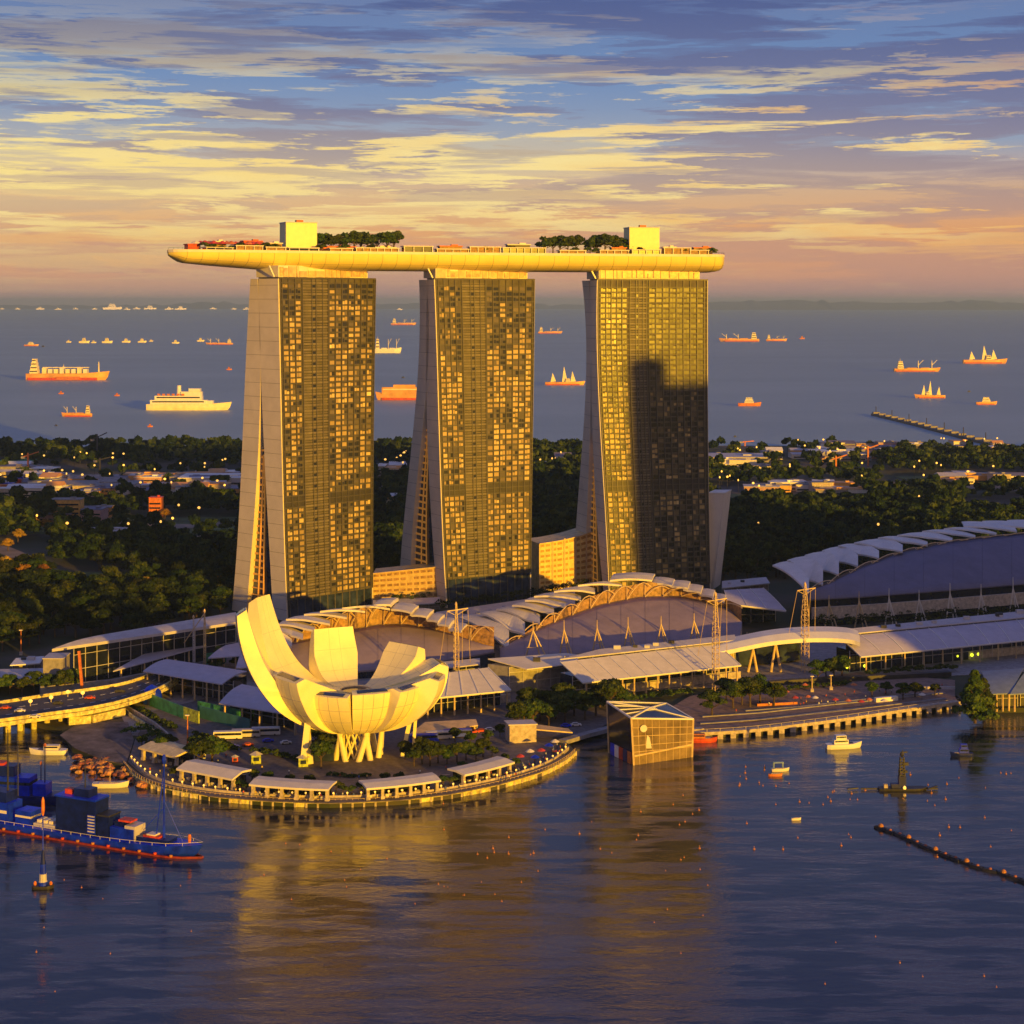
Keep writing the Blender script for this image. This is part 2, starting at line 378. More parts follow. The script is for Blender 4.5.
# light clearings and lanes among the woods
def strip(name, pix, wd, mat, z, th=0.3):
    mb = MB(); P = [G(u, v, z) for u, v in pix]; Lr = []
    for i, p in enumerate(P):
        a = P[max(0, i-1)]; c = P[min(len(P)-1, i+1)]; d = (c-a).normalized(); nn = Vector((-d.y, d.x, 0))*wd/2
        Lr.append((p+nn, p-nn))
    mb.grid([[a, c] for a, c in Lr], th); return tag(mb.build(name, mat), kind='structure')
m_path = M('sandy_path', (0.26,0.2,0.15), 0.9, var=0.2, scale=0.05)
m_lawn = M('lawn', (0.10,0.13,0.04), 0.95, var=0.3, scale=0.05)
CLEAR = [((-20,545),(45,572)), ((45,572),(100,585)), ((60,500),(110,502)), ((130,524),(235,530)), ((0,500),(100,505)), ((180,535),(240,532)), ((715,498),(860,503)), ((890,482),(1030,488)), ((380,478),(410,480))]
strip('path', [(-60,540),(0,548),(30,560),(48,572)], 15, m_path, 2.4)
strip('lawn_strip', [(48,572),(80,580),(120,585)], 22, m_lawn, 2.4)
strip('path', [(100,522),(150,526),(190,526),(240,522)], 26, m_path, 2.4)
strip('path', [(175,540),(240,532)], 16, m_path, 2.4)
strip('path', [(20,503),(60,501),(120,500)], 34, m_path, 2.4)
strip('lawn_strip', [(715,502),(790,500),(860,497)], 50, m_lawn, 2.4)
strip('path', [(880,484),(950,486),(1060,490)], 40, m_path, 2.4)
strip('lawn_strip', [(900,478),(960,477),(1060,480)], 30, m_lawn, 2.4)

# ---- hills on the horizon
CLR = [(40,245,517,533),(-40,48,540,573),(45,130,573,590),(-20,125,494,504),(150,245,537,545),(715,870,494,505),(885,1060,474,490),(960,1024,500,512)]
flat('lawn', [(-60,534),(250,534),(250,517),(-60,517)], m_lawn, 2.25, 0.1)
flat('lawn', [(30,592),(135,590),(130,572),(30,572)], m_lawn, 2.3, 0.1)
flat('lawn', [(700,507),(880,507),(880,494),(700,494)], m_lawn, 2.25, 0.1)
def hills(pts, Yd, name):
    mb = MB(); rows = []
    n = len(pts); a = []; b_ = []; c = []
    for (u, v) in pts:
        p = A(u, v, Yd); a.append(Vector((p.x, Yd-2500, -2))); b_.append(Vector((p.x, Yd, max(p.z, 2)))); c.append(Vector((p.x, Yd+2500, -2)))
    mb.grid([a, b_, c]); return tag(mb.build(name, M('distant_hill', (0.10,0.11,0.15), 0.9, scale=0.0003, var=0.2), smooth=False), kind='structure')
random.seed(3)
rp = []
u = 640
while u < 1150:
    rp.append((u, 302.6+random.uniform(-2.2, 1.4)-2.3*math.exp(-((u-780)/55)**2)-1.2*math.exp(-((u-960)/60)**2))); u += random.uniform(6, 13)
hills(rp, 42000, 'hills')
lp = []; u = -120
while u < 640:
    lp.append((u, 305.5+random.uniform(-1.6, 1.2)-3.2*math.exp(-((u-210)/40)**2)-2*math.exp(-((u-440)/90)**2))); u += random.uniform(6, 14)
hills(lp, 47000, 'hills')

# ============================================================ TREES
def crown_arrays(r, h, nclump, nleaf, ls, seed, conical=False, flat_=1.0):
    rs = np.random.RandomState(seed); V = []; T = []
    for k in range(nclump):
        if conical:
            q = rs.rand(); zc = h*(0.12+0.85*q); rr = r*(1-q)*rs.uniform(0.3, 1); th = rs.uniform(0, 6.283)
            c = np.array([rr*math.cos(th), rr*math.sin(th), zc]); cr = r*(0.42-0.26*q)
        else:
            th = rs.uniform(0, 6.283); q = rs.uniform(-0.4, 1); rr = r*0.72*math.sqrt(max(0, 1-q*q*0.85))*rs.uniform(0.35, 1)
            c = np.array([rr*math.cos(th), rr*math.sin(th), h*0.60+q*h*0.30*flat_]); cr = r*rs.uniform(0.28, 0.46)
        tone = rs.uniform(0.15, 0.85)
        d = rs.normal(size=(nleaf, 3)); d /= np.linalg.norm(d, axis=1)[:, None]; d[:, 2] = np.abs(d[:, 2])*0.9-0.25
        rad = cr*rs.uniform(0.7, 1.12, nleaf)[:, None]
        p = c+d*rad*np.array([1, 1, 0.72])
        nrm = d+rs.normal(size=(nleaf, 3))*0.45; nrm /= np.linalg.norm(nrm, axis=1)[:, None]
        up = np.cross(nrm, rs.normal(size=(nleaf, 3))); up /= np.linalg.norm(up, axis=1)[:, None]; sd_ = np.cross(nrm, up)
        s = ls*rs.uniform(0.6, 1.3, nleaf)[:, None]
        q4 = np.stack([p-up*s-sd_*s*0.6, p+up*s*0.2-sd_*s, p+up*s+sd_*s*0.5, p-up*s*0.3+sd_*s], axis=1)
        V.append(q4.reshape(-1, 3)); T.append(np.clip(tone+rs.normal(size=nleaf)*0.16, 0, 1))
    return np.concatenate(V), np.concatenate(T)
def quads_mesh(name, V, T, mat):
    me = bpy.data.meshes.new(name); n = len(V)//4
    me.vertices.add(len(V)); me.vertices.foreach_set('co', V.astype(np.float32).ravel())
    me.loops.add(n*4); me.loops.foreach_set('vertex_index', np.arange(n*4, dtype=np.int32))
    me.polygons.add(n); me.polygons.foreach_set('loop_start', np.arange(0, n*4, 4, dtype=np.int32))
    me.polygons.foreach_set('loop_total', np.full(n, 4, dtype=np.int32))
    me.materials.append(mat); me.update(calc_edges=True)
    a = me.color_attributes.new('tone', 'FLOAT_COLOR', 'CORNER')
    tt = np.repeat(T, 4).astype(np.float32); a.data.foreach_set('color', np.stack([tt, tt, tt, np.ones_like(tt)], 1).ravel())
    return me
def trunk_mb(r, h, seed):
    rnd = random.Random(seed); mb = MB()
    mb.tube((0,0,-0.5), (0,0,h*0.42), r*0.085, r*0.06, 8); mb.tube((0,0,h*0.42), (r*0.05,0,h*0.8), r*0.06, r*0.02, 6)
    for k in range(6):
        a = k*1.05+rnd.uniform(-0.3, 0.3); z0 = h*rnd.uniform(0.28, 0.5)
        mb.tube((0,0,z0), (math.cos(a)*r*0.62, math.sin(a)*r*0.62, z0+h*rnd.uniform(0.12, 0.3)), r*0.04, r*0.012, 5)
    return mb
PROTO = {}
def tree_proto(key, r, h, nclump, nleaf, ls, seed, mat, con=False, fl=1.0):
    V, T = crown_arrays(r, h, nclump, nleaf, ls, seed, con, fl)
    PROTO[key] = (quads_mesh('crown', V, T, mat), trunk_mb(r, h, seed), r, h)
    me = bpy.data.meshes.new('trunk'); me.from_pydata(PROTO[key][1].v, [], PROTO[key][1].f); me.materials.append(m_bark); PROTO[key] = (PROTO[key][0], me)
for i in range(4): tree_proto('round%d' % i, 5, 9.5, 17, 150, 0.40, 20+i, m_leaf, fl=0.9+0.1*i)
for i in range(4): tree_proto('wood%d' % i, 8, 15, 15, 90, 0.85, 40+i, m_leafw, fl=0.9)
tree_proto('conifer', 7.0, 19, 64, 130, 0.5, 61, m_leaf, True)
for i in range(2): tree_proto('bush%d' % i, 2.4, 3.6, 8, 80, 0.26, 70+i, m_leaf)
tree_proto('orange', 6, 10, 14, 120, 0.5, 80, m_leafo)
def tree(key, loc, label, cat='tree', group=None, s=1.0, name=None, rz=None, zs=1.0):
    o = thing(name or 'tree', label, cat, loc, rz if rz is not None else random.uniform(0, 6.28), group)
    o.scale = (s, s, s*zs)
    for nm, me in (('crown', PROTO[key][0]), ('trunk', PROTO[key][1])):
        c = bpy.data.objects.new(nm, me); COL.objects.link(c); c.parent = o
    return o
# woodland beyond the hotel
def inclear(u, v):
    for (a, b_, c, d) in CLR:
        if a < u < b_ and c < v < d+1 and random.random() < 0.93: return True
    for (a, c) in CLEAR:
        if min(a[0], c[0])-4 <= u <= max(a[0], c[0])+4:
            tt = (u-a[0])/(c[0]-a[0]) if c[0] != a[0] else 0
            vv = a[1]+tt*(c[1]-a[1])
            if abs(v-vv+4) < 5: return True
    return False
random.seed(11); cand = []
Yc = 1085.0
def nearlim(u):      # nearest woodland row, as a picture row
    return np.interp(u, [-100,0,60,150,230,240,376,400,420,530,575,700,715,770,800,1024,1150], [660,655,640,640,615,600,600,600,575,570,560,560,588,584,580,578,578])
while Yc < 2075:
    st = 11.5 if Yc < 1400 else 14
    X = -0.40*Yc
    while X < 0.42*Yc:
        x = X+random.uniform(-4.5, 4.5); y = Yc+random.uniform(-4.5, 4.5)
        cand.append((x, y)); X += st
    Yc += st*1.05
Yc = 870.0
while Yc < 1085:
    X = -0.40*Yc
    while X < -0.15*Yc:
        cand.append((X+random.uniform(-4, 4), Yc+random.uniform(-4, 4))); X += 11
    Yc += 12
TOWN = [(-30,246,464,499),(372,416,466,476),(535,578,462,470),(704,880,446,478),(704,850,484,500),(880,1060,474,492),(850,1060,446,456)]
keep = []
for (x, y) in cand:
    u = 512+x*F/y; v = HZ+(H-2.5)*F/y
    if v > nearlim(u)-2: continue
    if inclear(u, v): continue
    dens = 1.0
    for (a, b_, c, d) in TOWN:
        if a < u < b_ and c < v < d: dens = 0.22
    if random.random() < dens: keep.append((x, y, u, v))
keep.sort(key=lambda k: k[1])
# the 300 that show largest stand alone, the rest of the wood is one mass
vis = [k for k in keep if not (240 < k[2] < 374 or 408 < k[2] < 532 or 590 < k[2] < 712) and -12 < k[2] < 1036]
ind = vis[:300]; inds = set(ind); rest = [k for k in keep if k not in inds]
for (x, y, u, v) in ind:
    side = 'left of the three towers' if u < 260 else ('between the towers' if u < 700 else 'right of the three towers')
    og = random.random() < 0.02 and u < 250
    tree('orange' if og else 'wood%d' % random.randrange(4), (x, y, 2.2), 'amber leaved tree standing out among dark green woodland '+side if og else 'dark green broad tree at near edge of the woodland '+side,
         group=('amber trees in the woodland' if og else 'trees at the near edge of the woodland '+side), s=random.uniform(0.62, 1.12), zs=random.uniform(0.85, 1.15), name='woodland_tree')
for k, (u, v, s_) in enumerate([(3,578,1.5),(24,584,1.4),(33,580,1.2),(42,583,1.3),(51,586,1.1),(104,594,0.9),(148,590,1.0),(156,587,1.0),(18,540,1.0),(34,530,1.2),(46,529,1.0),(8,548,0.9),(222,590,1.0),(219,585,0.8),(165,517,0.9),(128,562,0.9),(100,516,0.8)]):
    tree('orange', G(u, v+3, 2.2), '%s amber sunlit tree from the left in the dark woods at the left' % ordw(k+1), group='amber sunlit trees', s=s_, name='amber_tree')
VV = []; TT = []
vars_ = [crown_arrays(8, 15, 10, 34, 1.35, 90+i) for i in range(5)]
varf = [crown_arrays(8, 14, 7, 16, 2.1, 100+i) for i in range(4)]
rs = np.random.RandomState(5)
for (x, y, u, v) in rest:
    V, T = (vars_[rs.randint(5)] if y < 1500 else varf[rs.randint(4)])
    s = rs.uniform(0.65, 1.15); a = rs.uniform(0, 6.28); ca, sa = math.cos(a), math.sin(a)
    W = np.empty_like(V); W[:, 0] = (V[:, 0]*ca-V[:, 1]*sa)*s+x; W[:, 1] = (V[:, 0]*sa+V[:, 1]*ca)*s+y; W[:, 2] = V[:, 2]*s*rs.uniform(0.8, 1.2)+2.2
    VV.append(W); TT.append(np.clip(T+rs.normal()*0.22, 0, 1))
wood = bpy.data.objects.new('woodland', quads_mesh('woodland', np.concatenate(VV), np.concatenate(TT), m_leafw)); COL.objects.link(wood)
tag(wood, 'dark green woodland mass stretching from the towers back to the sea', 'woodland', kind='stuff')
# ============================================================ HOTEL TOWERS
def solve(Ax, Ay, dx_, dy_, px):
    k = (px-512)/F; return (k*Ay-Ax)/(dx_-k*dy_)
TZ = [191, 121, 64, 3]
def hotel(idx, label, Y0, ang, dd, ff, fi, bi, ob, RR, cols, bay, podium):
    """front-left corner at distance Y0, facade running at ang; pixel columns of each edge at the four TZ levels"""
    c, s = math.cos(R(ang)), math.sin(R(ang)); r = Vector((c, s)); n = Vector((s, -c))
    pf = lambda arr: np.polyfit(TZ, arr, 3)
    cd_, cff, cfi, cbi, cob, cR = map(pf, (dd, ff, fi, bi, ob, RR))
    B = Vector(((ff[0]-512)/F*Y0, Y0))
    root = thing('hotel_tower', label, 'tower', (B.x, B.y, 2.0), 0, 'the three hotel towers under the roof deck')
    def lev(z):
        q = B+n*float(np.polyval(cd_, z)); t = solve(q.x, q.y, r.x, r.y, np.polyval(cff, z)); FL = q+r*t
        FR = FL+r*solve(FL.x, FL.y, r.x, r.y, np.polyval(cR, z))
        res = [FL]
        for cc in (cfi, cbi, cob):
            e = -n; res.append(FL+e*solve(FL.x, FL.y, e.x, e.y, np.polyval(cc, z)))
        FLi, BI, OB = res[1], res[2], res[3]
        return FL, FR, FLi, FR+(FLi-FL), BI, FR+(BI-FL), OB, FR+(OB-FL)
    ZT = 191.0; zs = [2.0+(ZT-2.0)*i/44 for i in range(45)]
    LV = {z: lev(z) for z in zs}
    def v3(p, z): return Vector((p.x, p.y, z))
    # slabs: closed loops through the levels
    for (nm, ids) in (('front_wing', (0,1,3,2)), ('rear_wing', (4,5,7,6))):
        mb = MB(); ring = [[v3(LV[z][i], z) for i in ids] for z in zs]
        vs = [p for rr in ring for p in rr]; fs = []
        for k in range(len(zs)-1):
            for j in range(4): fs.append((k*4+j, k*4+(j+1)%4, (k+1)*4+(j+1)%4, (k+1)*4+j))
        fs.append((3,2,1,0)); m_ = (len(zs)-1)*4; fs.append((m_, m_+1, m_+2, m_+3)); mb.add(vs, fs)
        mb.build(nm, m_end, root, world=True)
    n3 = Vector((n.x, n.y, 0)); r3 = Vector((r.x, r.y, 0))
    def FP(sf, z, out=0.0):
        l_ = lev(z); p = l_[0].lerp(l_[1], sf); return v3(p, z)+n3*out
    # facade backing 0.2 m proud of the wing
    mb = MB(); mb.grid([[FP(0.012, z, 0.22), FP(0.5, z, 0.22), FP(0.988, z, 0.22)] for z in zs], 0.15, nrm=-n3)
    mb.build('facade', m_back, root, world=True)
    # podium glass
    mb = MB(); zz = [2.0, 8, podium]; mb.grid([[FP(0.02, z, 0.5), FP(0.98, z, 0.5)] for z in zz], 0.2, nrm=-n3)
    mb.build('podium_glass', m_glassb, root, world=True)
    mb = MB()
    for sf in np.linspace(0.03, 0.97, 12): mb.beam(FP(sf, 2.0, 0.7), FP(sf, podium, 0.7), 0.5)
    mb.build('podium_mullions', m_fin, root, world=True)
    # storey bands and fins
    FL_H = 3.12; z0 = podium+1; nfl = int((ZT-1.2-z0)/FL_H); mech = [int((66-z0)/FL_H), int((66-z0)/FL_H)+1]
    mb = MB(); mb2 = MB(); mbr = MB()
    for k in range(nfl+1):
        z = z0+k*FL_H
        mb.beam(FP(0.014, z, 0.55), FP(bay[0], z, 0.55), 0.55, 0.42); mbr.beam(FP(bay[1], z, 0.55), FP(0.986, z, 0.55), 0.55, 0.42)
        mb2.beam(FP(bay[0], z, 0.5), FP(bay[1], z, 0.5), 0.5, 0.95); mb2.beam(FP(bay[0], z+1.5, 0.42), FP(bay[1], z+1.5, 0.42), 0.35, 0.35)
    mb.build('storey_bands', m_fin, root, world=True); mbr.build('storey_bands', m_fin, root, world=True); mb2.build('bay_cladding', m_rib, root, world=True)
    mb = MB()
    edges = sorted(set([0.013, bay[0], bay[1], 0.987]+[c_[0]-c_[1]/2 for c_ in cols]+[cols[-1][0]+cols[-1][1]/2]+[bay[0]+(bay[1]-bay[0])*q for q in (0.36, 0.52, 0.78)]))
    zsub = [podium+0.2+(ZT-0.2-podium)*i/10 for i in range(11)]
    for sf in edges: mb.grid([[FP(sf-0.0035, z, 0.95), FP(sf+0.0035, z, 0.95)] for z in zsub], 0.7, nrm=-n3)
    mb.build('vertical_fins', m_fin, root, world=True)
    # windows; the hundred nearest the viewer each a part of its own, the rest one part
    rnd = random.Random(idx*13+5); allw = []
    phase = [rnd.uniform(0, 6) for _ in cols]
    for ci, (sc_, wd) in enumerate(cols):
        run = 0
        for k in range(nfl):
            if k in mech: continue
            z = z0+k*FL_H+0.5
            if run <= 0: run = rnd.randint(1, 4); state = rnd.random()
            run -= 1
            cl = 0.5+0.5*math.sin(k*0.31+phase[ci])*math.sin(ci*0.9+k*0.07+idx)
            tt = state*0.5+rnd.random()*0.38+cl*0.26
            if k >= nfl-3: tt = rnd.random()*0.75
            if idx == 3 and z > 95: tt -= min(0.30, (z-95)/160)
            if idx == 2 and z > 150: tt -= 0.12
            if idx == 3 and sc_ > 0.45: tt -= 0.2  # right-hand columns toned darker, standing in for the shade on that side
            tt = max(0.0, tt)
            tt = min(0.999, max(0.0, tt))
            if tt > 0.93 and rnd.random() > 0.25: tt = 0.85
            if rnd.random() < 0.6:      # a bay of two sashes, each drawn differently
                t2 = min(0.92, max(0.0, tt+rnd.uniform(-0.45, 0.3)))
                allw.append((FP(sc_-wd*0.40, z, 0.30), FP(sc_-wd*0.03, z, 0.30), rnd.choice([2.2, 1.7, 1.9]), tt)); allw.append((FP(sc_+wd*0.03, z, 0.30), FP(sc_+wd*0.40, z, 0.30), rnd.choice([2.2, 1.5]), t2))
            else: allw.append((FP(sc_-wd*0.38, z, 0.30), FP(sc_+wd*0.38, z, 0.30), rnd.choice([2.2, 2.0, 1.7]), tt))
    for k in range(nfl):   # the narrow opening column in the plain bay
        if k % 2 == idx % 2 and k not in mech:
            z = z0+k*FL_H+0.55; sf = bay[0]+(bay[1]-bay[0])*0.44
            allw.append((FP(sf-0.014, z, 0.72), FP(sf+0.014, z, 0.72), 1.5, rnd.choice([0.05, 0.1, 0.25])))
    allw.sort(key=lambda q: q[0].y)
    big = MB()
    def pane(mb, q):
        a, b_, hh, tt = q; up = Vector((0,0,hh)); lean = -n3*rnd.uniform(0.0, 0.06)
        mb.add([a, b_, b_+up+lean, a+up+lean, a-n3*0.07, b_-n3*0.07, b_+up-n3*0.07+lean, a+up-n3*0.07+lean], [(0,1,2,3),(4,7,6,5),(0,4,5,1),(3,2,6,7),(0,3,7,4),(1,5,6,2)], tt)
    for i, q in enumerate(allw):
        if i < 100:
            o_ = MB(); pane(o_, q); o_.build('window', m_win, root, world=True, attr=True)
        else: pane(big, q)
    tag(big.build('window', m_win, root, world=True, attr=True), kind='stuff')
    # dark louvres of the plant storeys
    for (a_, b_) in ((0.02, bay[0]-0.01), (bay[1]+0.01, 0.98)):
        mb = MB()
        for k in mech:
            for j in range(4):
                z = z0+k*FL_H+0.5+j*0.65; mb.beam(FP(a_, z, 0.5), FP(b_, z, 0.5), 0.25, 0.38)
        mb.build('plant_louvres', m_dark, root, world=True)
    # parapet
    l_ = lev(ZT); mb = MB()
    cs = [v3(l_[0], ZT+0.9), v3(l_[1], ZT+0.9), v3(l_[3], ZT+0.9), v3(l_[2], ZT+0.9)]
    mb.slab(cs, 0.85); mb.build('parapet', m_fin, root, world=True)
    mb = MB(); mb3 = MB()
    for z in np.arange(8, ZT-2, 7.8):
        l2 = lev(z); mb.beam(v3(l2[0], z)-r3*0.04, v3(l2[2], z)-r3*0.04, 0.10, 0.12); mb3.beam(v3(l2[4], z)-r3*0.04, v3(l2[6], z)-r3*0.04, 0.10, 0.12)
    mb.build('panel_joints', m_fin, root, world=True); mb3.build('panel_joints', m_fin, root, world=True)
    # atrium glass and its lattice between the two wings, set in from the end
    zt = [z for z in zs if (LV[z][2]-LV[z][4]).length > 0.8 and z < 125]
    if zt:
        mb = MB(); mb.grid([[v3(LV[z][4], z)+r3*3.2, v3(LV[z][2], z)+r3*3.2] for z in zt], 0.3, nrm=r3); mb.build('atrium_glass', m_glassb, root, world=True)
        mb = MB(); z = 5.0
        while z < max(z_ for z_ in zt if (LV[z_][2]-LV[z_][4]).length > 5.0):
            l_ = lev(z); a = v3(l_[4], z)+r3*2.7; b_ = v3(l_[2], z)+r3*2.7
            mb.beam(a, a.lerp(b_, 0.5), 0.5, 1.1 if z > 18 else 0.6); z += 3.9
        for q in (0.28, 0.5):
            pts = []
            for z in [z_ for z_ in zt if (LV[z_][2]-LV[z_][4]).length > 5.5]:
                l_ = lev(z); pts.append(v3(l_[4], z).lerp(v3(l_[2], z), q)+r3*2.6)
            for a, b_ in zip(pts[:-1], pts[1:]): mb.beam(a, b_, 0.8)
        mb.build('atrium_lattice', M('atrium_lattice_glow', (0.62,0.30,0.07), 0.5, emit=(1.0,0.4,0.04), estr=0.12), root, world=True)  # bars give off a faint orange glow in place of low sunlight
    # set-back lit storey under the roof deck
    l_ = lev(ZT); FLp, FRp = l_[0], l_[1]; dep = (l_[6]-l_[0]).length
    def RP(sf, df, z): p = FLp.lerp(FRp, sf); return v3(p, z)-n3*(dep*df)
    mb = MB(); zt0, zt1 = ZT+0.92, ZT+7.4
    mb.slab([RP(0.03, 0.10, zt1), RP(0.94, 0.10, zt1), RP(0.94, 0.9, zt1), RP(0.03, 0.9, zt1)], zt1-zt0)
    mb.build('crown_storey', m_cream, root, world=True)
    rnd2 = random.Random(idx)
    q = 0.04
    while q < 0.92:
        mb = MB(); mg = MB()
        wq = rnd2.uniform(0.03, 0.1); qq = min(0.93, q+wq); hz = rnd2.uniform(3.5, 6.8)
        if rnd2.random() < 0.5: mb.slab([RP(q, 0.075, zt0+hz), RP(qq-0.01, 0.075, zt0+hz), RP(qq-0.01, 0.098, zt0+hz), RP(q, 0.098, zt0+hz)], hz-0.1)
        else: mg.slab([RP(q, 0.06, zt0+hz*0.9), RP(qq-0.01, 0.06, zt0+hz*0.9), RP(qq-0.01, 0.098, zt0+hz*0.9), RP(q, 0.098, zt0+hz*0.9)], hz*0.8)
        q = qq
        if mb.v: mb.build('crown_panel', m_gold, root, world=True)
        else: mg.build('crown_glazing', m_warmlit, root, world=True)
    mb = MB(); a = RP(0.015, 0.2, ZT+1.0); mb.beam(a, a+Vector((-3.4*r.x, -3.4*r.y, 6.2)), 0.8, 0.8)
    mb.build('roof_strut', m_white, root, world=True)
    return root
def colset(a, b_, n_): w_ = (b_-a)/n_; return [(a+w_*(i+0.5), w_) for i in range(n_)]
hotel(1, 'leftmost hotel tower with the widest splayed legs and white end wall', 960, 46, [0,2,4,7.5],
      [278,280.6,283,287], [258.5,262,267,273], [257.5,260,255,246.5], [250.5,244,239.6,232], [376,374,373,373],
      colset(0.03,0.22,3)+colset(0.50,0.97,7), (0.23,0.49), 13)
hotel(2, 'middle hotel tower standing between the other two with a dark gap in its legs', 1004, 30, [0,3,6,10],
      [434,438,441,446.5], [427,426.5,430,438], [426.5,425.5,415.5,411], [419,416,406.7,399], [535,533.5,532,531],
      colset(0.03,0.25,4)+colset(0.50,0.97,7), (0.26,0.49), 18)
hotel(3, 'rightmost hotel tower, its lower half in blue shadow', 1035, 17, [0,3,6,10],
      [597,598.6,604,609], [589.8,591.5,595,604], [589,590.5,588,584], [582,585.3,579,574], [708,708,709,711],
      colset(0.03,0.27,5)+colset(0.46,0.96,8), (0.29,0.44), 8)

# ============================================================ ROOF DECK
ctl = [(-188.7,951), (-152,975), (-112,995), (-66,1013.5), (-20.6,1029), (31,1044.5), (82,1057.6), (129,1067.5)]
def cat(P, t):
    n = len(P)-1; x = t*n; i = min(int(x), n-1); f = x-i
    g = lambda k: P[max(0, min(n, k))]
    p0, p1, p2, p3 = g(i-1), g(i), g(i+1), g(i+2)
    return tuple(0.5*((2*p1[k])+(-p0[k]+p2[k])*f+(2*p0[k]-5*p1[k]+4*p2[k]-p3[k])*f*f+(-p0[k]+3*p1[k]-3*p2[k]+p3[k])*f**3) for k in range(2))
DN = 120
cl = [Vector(cat(ctl, i/DN)) for i in range(DN+1)]
deck = thing('roof_deck', 'long boat shaped roof deck lying across all three hotel towers', 'roof deck', (cl[60].x, cl[60].y, 198))
def dframe(i):
    a = cl[max(0, i-1)]; b_ = cl[min(DN, i+1)]; d = (b_-a).normalized(); return cl[i], Vector((d.y, -d.x))   # normal towards the viewer
DZ = 206.6
mb = MB(); rows = []
acc = 0; LEN = sum((cl[i+1]-cl[i]).length for i in range(DN)); ZB = 195.9
for i in range(DN+1):
    if i: acc += (cl[i]-cl[i-1]).length
    tl = min(1, acc/62.0); tr = min(1, (LEN-acc)/14.0)
    wl = math.sqrt(max(0.0, 1-(1-tl)**2.2)); wr = math.sqrt(max(0.0, 1-(1-tr)**2.6))
    hw = 19.5*max(0.03, wl)*max(0.05, wr); dp = (DZ-1.2-ZB)*(0.52+0.48*min(1, (acc/60.0))**0.8)*(0.6+0.4*wr)*min(1.0, 0.12+(acc/9.0))**0.6
    p, nn = dframe(i); row = []
    for k in range(17):
        a = math.pi*k/16; x = math.cos(a); zz_ = -abs(math.sin(a))**0.74*dp
        q = p+nn*(hw*(abs(x)**0.8)*(1 if x > 0 else -1)); row.append(Vector((q.x, q.y, DZ-1.2+zz_)))
    rows.append(row)
mb.grid(rows); mb.build('hull', M('deck_hull_cladding', (0.80,0.64,0.15), 0.36, var=0.05, scale=0.06), deck, world=True, smooth=True)
mb = MB()
for i in range(4, DN-1, 3):
    for k in range(8): mb.beam(rows[i][k], rows[i][k+1], 0.14)
for k in (3, 5):
    for i in range(2, DN-1): mb.beam(rows[i][k], rows[i+1][k], 0.12)
mb.build('hull_joints', m_fin, deck, world=True)
def hwid(i):
    return (rows[i][0]-rows[i][16]).length/2
mb = MB(); mb.grid([[rows[i][0]+Vector((0,0,0.6)), rows[i][16]+Vector((0,0,0.6))] for i in range(DN+1)], 0.6); mb.build('deck_floor', m_pave, deck, world=True)
mb = MB()
for i in range(DN):
    for sgn, k in ((1,0), (-1,16)):
        a = rows[i][k]; b_ = rows[i+1][k]; mb.beam(a+Vector((0,0,0.65)), b_+Vector((0,0,0.65)), 0.5, 1.5)
mb.build('rim', m_cream, deck, world=True)
mb = MB()
for i in range(0, DN, 1):
    a = rows[i][0]+Vector((0,0,1.4)); b_ = rows[i+1][0]+Vector((0,0,1.4)); mb.beam(a+Vector((0,0,1.1)), b_+Vector((0,0,1.1)), 0.12); mb.beam(a, a+Vector((0,0,1.1)), 0.12)
mb.build('railing', m_dark, deck, world=True)
def dk(u, off, z=DZ-0.55):       # a place on the deck in that picture column, off metres forward of its centre line
    best = min(range(DN), key=lambda i: abs(512+cl[i].x/cl[i].y*F-u)); p, nn = dframe(best); q = p+nn*off
    d = Vector((-nn.y, nn.x)); t_ = solve(q.x, q.y, d.x, d.y, u); q = q+d*t_
    return Vector((q.x, q.y, z)), math.atan2(-nn.x*-1, nn.y*-1)*1.0, d, nn
def dbox(u0, u1, off, dep, z0_, z1_, mat, name, label, cat, group=None, extra=None):
    a, _, d, nn = dk(u0, off); b_ = dk(u1, off)[0]; c0 = (a+b_)/2; rz = math.atan2((b_-a).y, (b_-a).x); w_ = (b_-a).length
    o = thing(name, label, cat, (c0.x, c0.y, DZ-0.55), rz, group)
    m_ = MB(); m_.box((0, dep/2, (z0_+z1_)/2), (w_, dep, z1_-z0_)); m_.build('body' if extra is None else 'wall', mat, o)
    return o, w_
for (u0, u1, lab) in ((286, 317, 'yellow lit box shaped lift house left of the roof garden trees'), (629.5, 659.5, 'pale lit box shaped lift house near the right end of the roof deck')):
    o, w_ = dbox(u0, u1, -3, 12, 0, 17.2, m_yel, 'lift_house', lab, 'lift house', extra=1)
    m_ = MB(); m_.box((0, 6, 17.5), (w_+0.5, 12.5, 0.6)); m_.build('roof_cap', m_roofgrey, o)
    m_ = MB(); m_.box((0.5, 6, 18.5), (4, 3, 1.4)); m_.build('roof_plant', m_red, o)
    m_ = MB(); m_.box((0, -0.15, 1.6), (w_*0.5, 0.3, 2.6)); m_.build('entrance', m_glassd, o)
# roof garden trees
for cl_ in (([318,324,331,339,347,354,361,368,377,387,394], 'left'), ([545,553,560,568,576,590,597,605,613,620,627], 'right')):
    for j, u in enumerate(cl_[0]):
        p = dk(u, random.uniform(-12, 2))[0]
        tree('round%d' % random.randrange(4), p, '%s roof garden tree from the left in the %s grove on the roof deck' % (ordw(j+1), cl_[1]), group='roof garden trees', s=random.uniform(1.05, 1.35), zs=1.1, name='garden_tree')
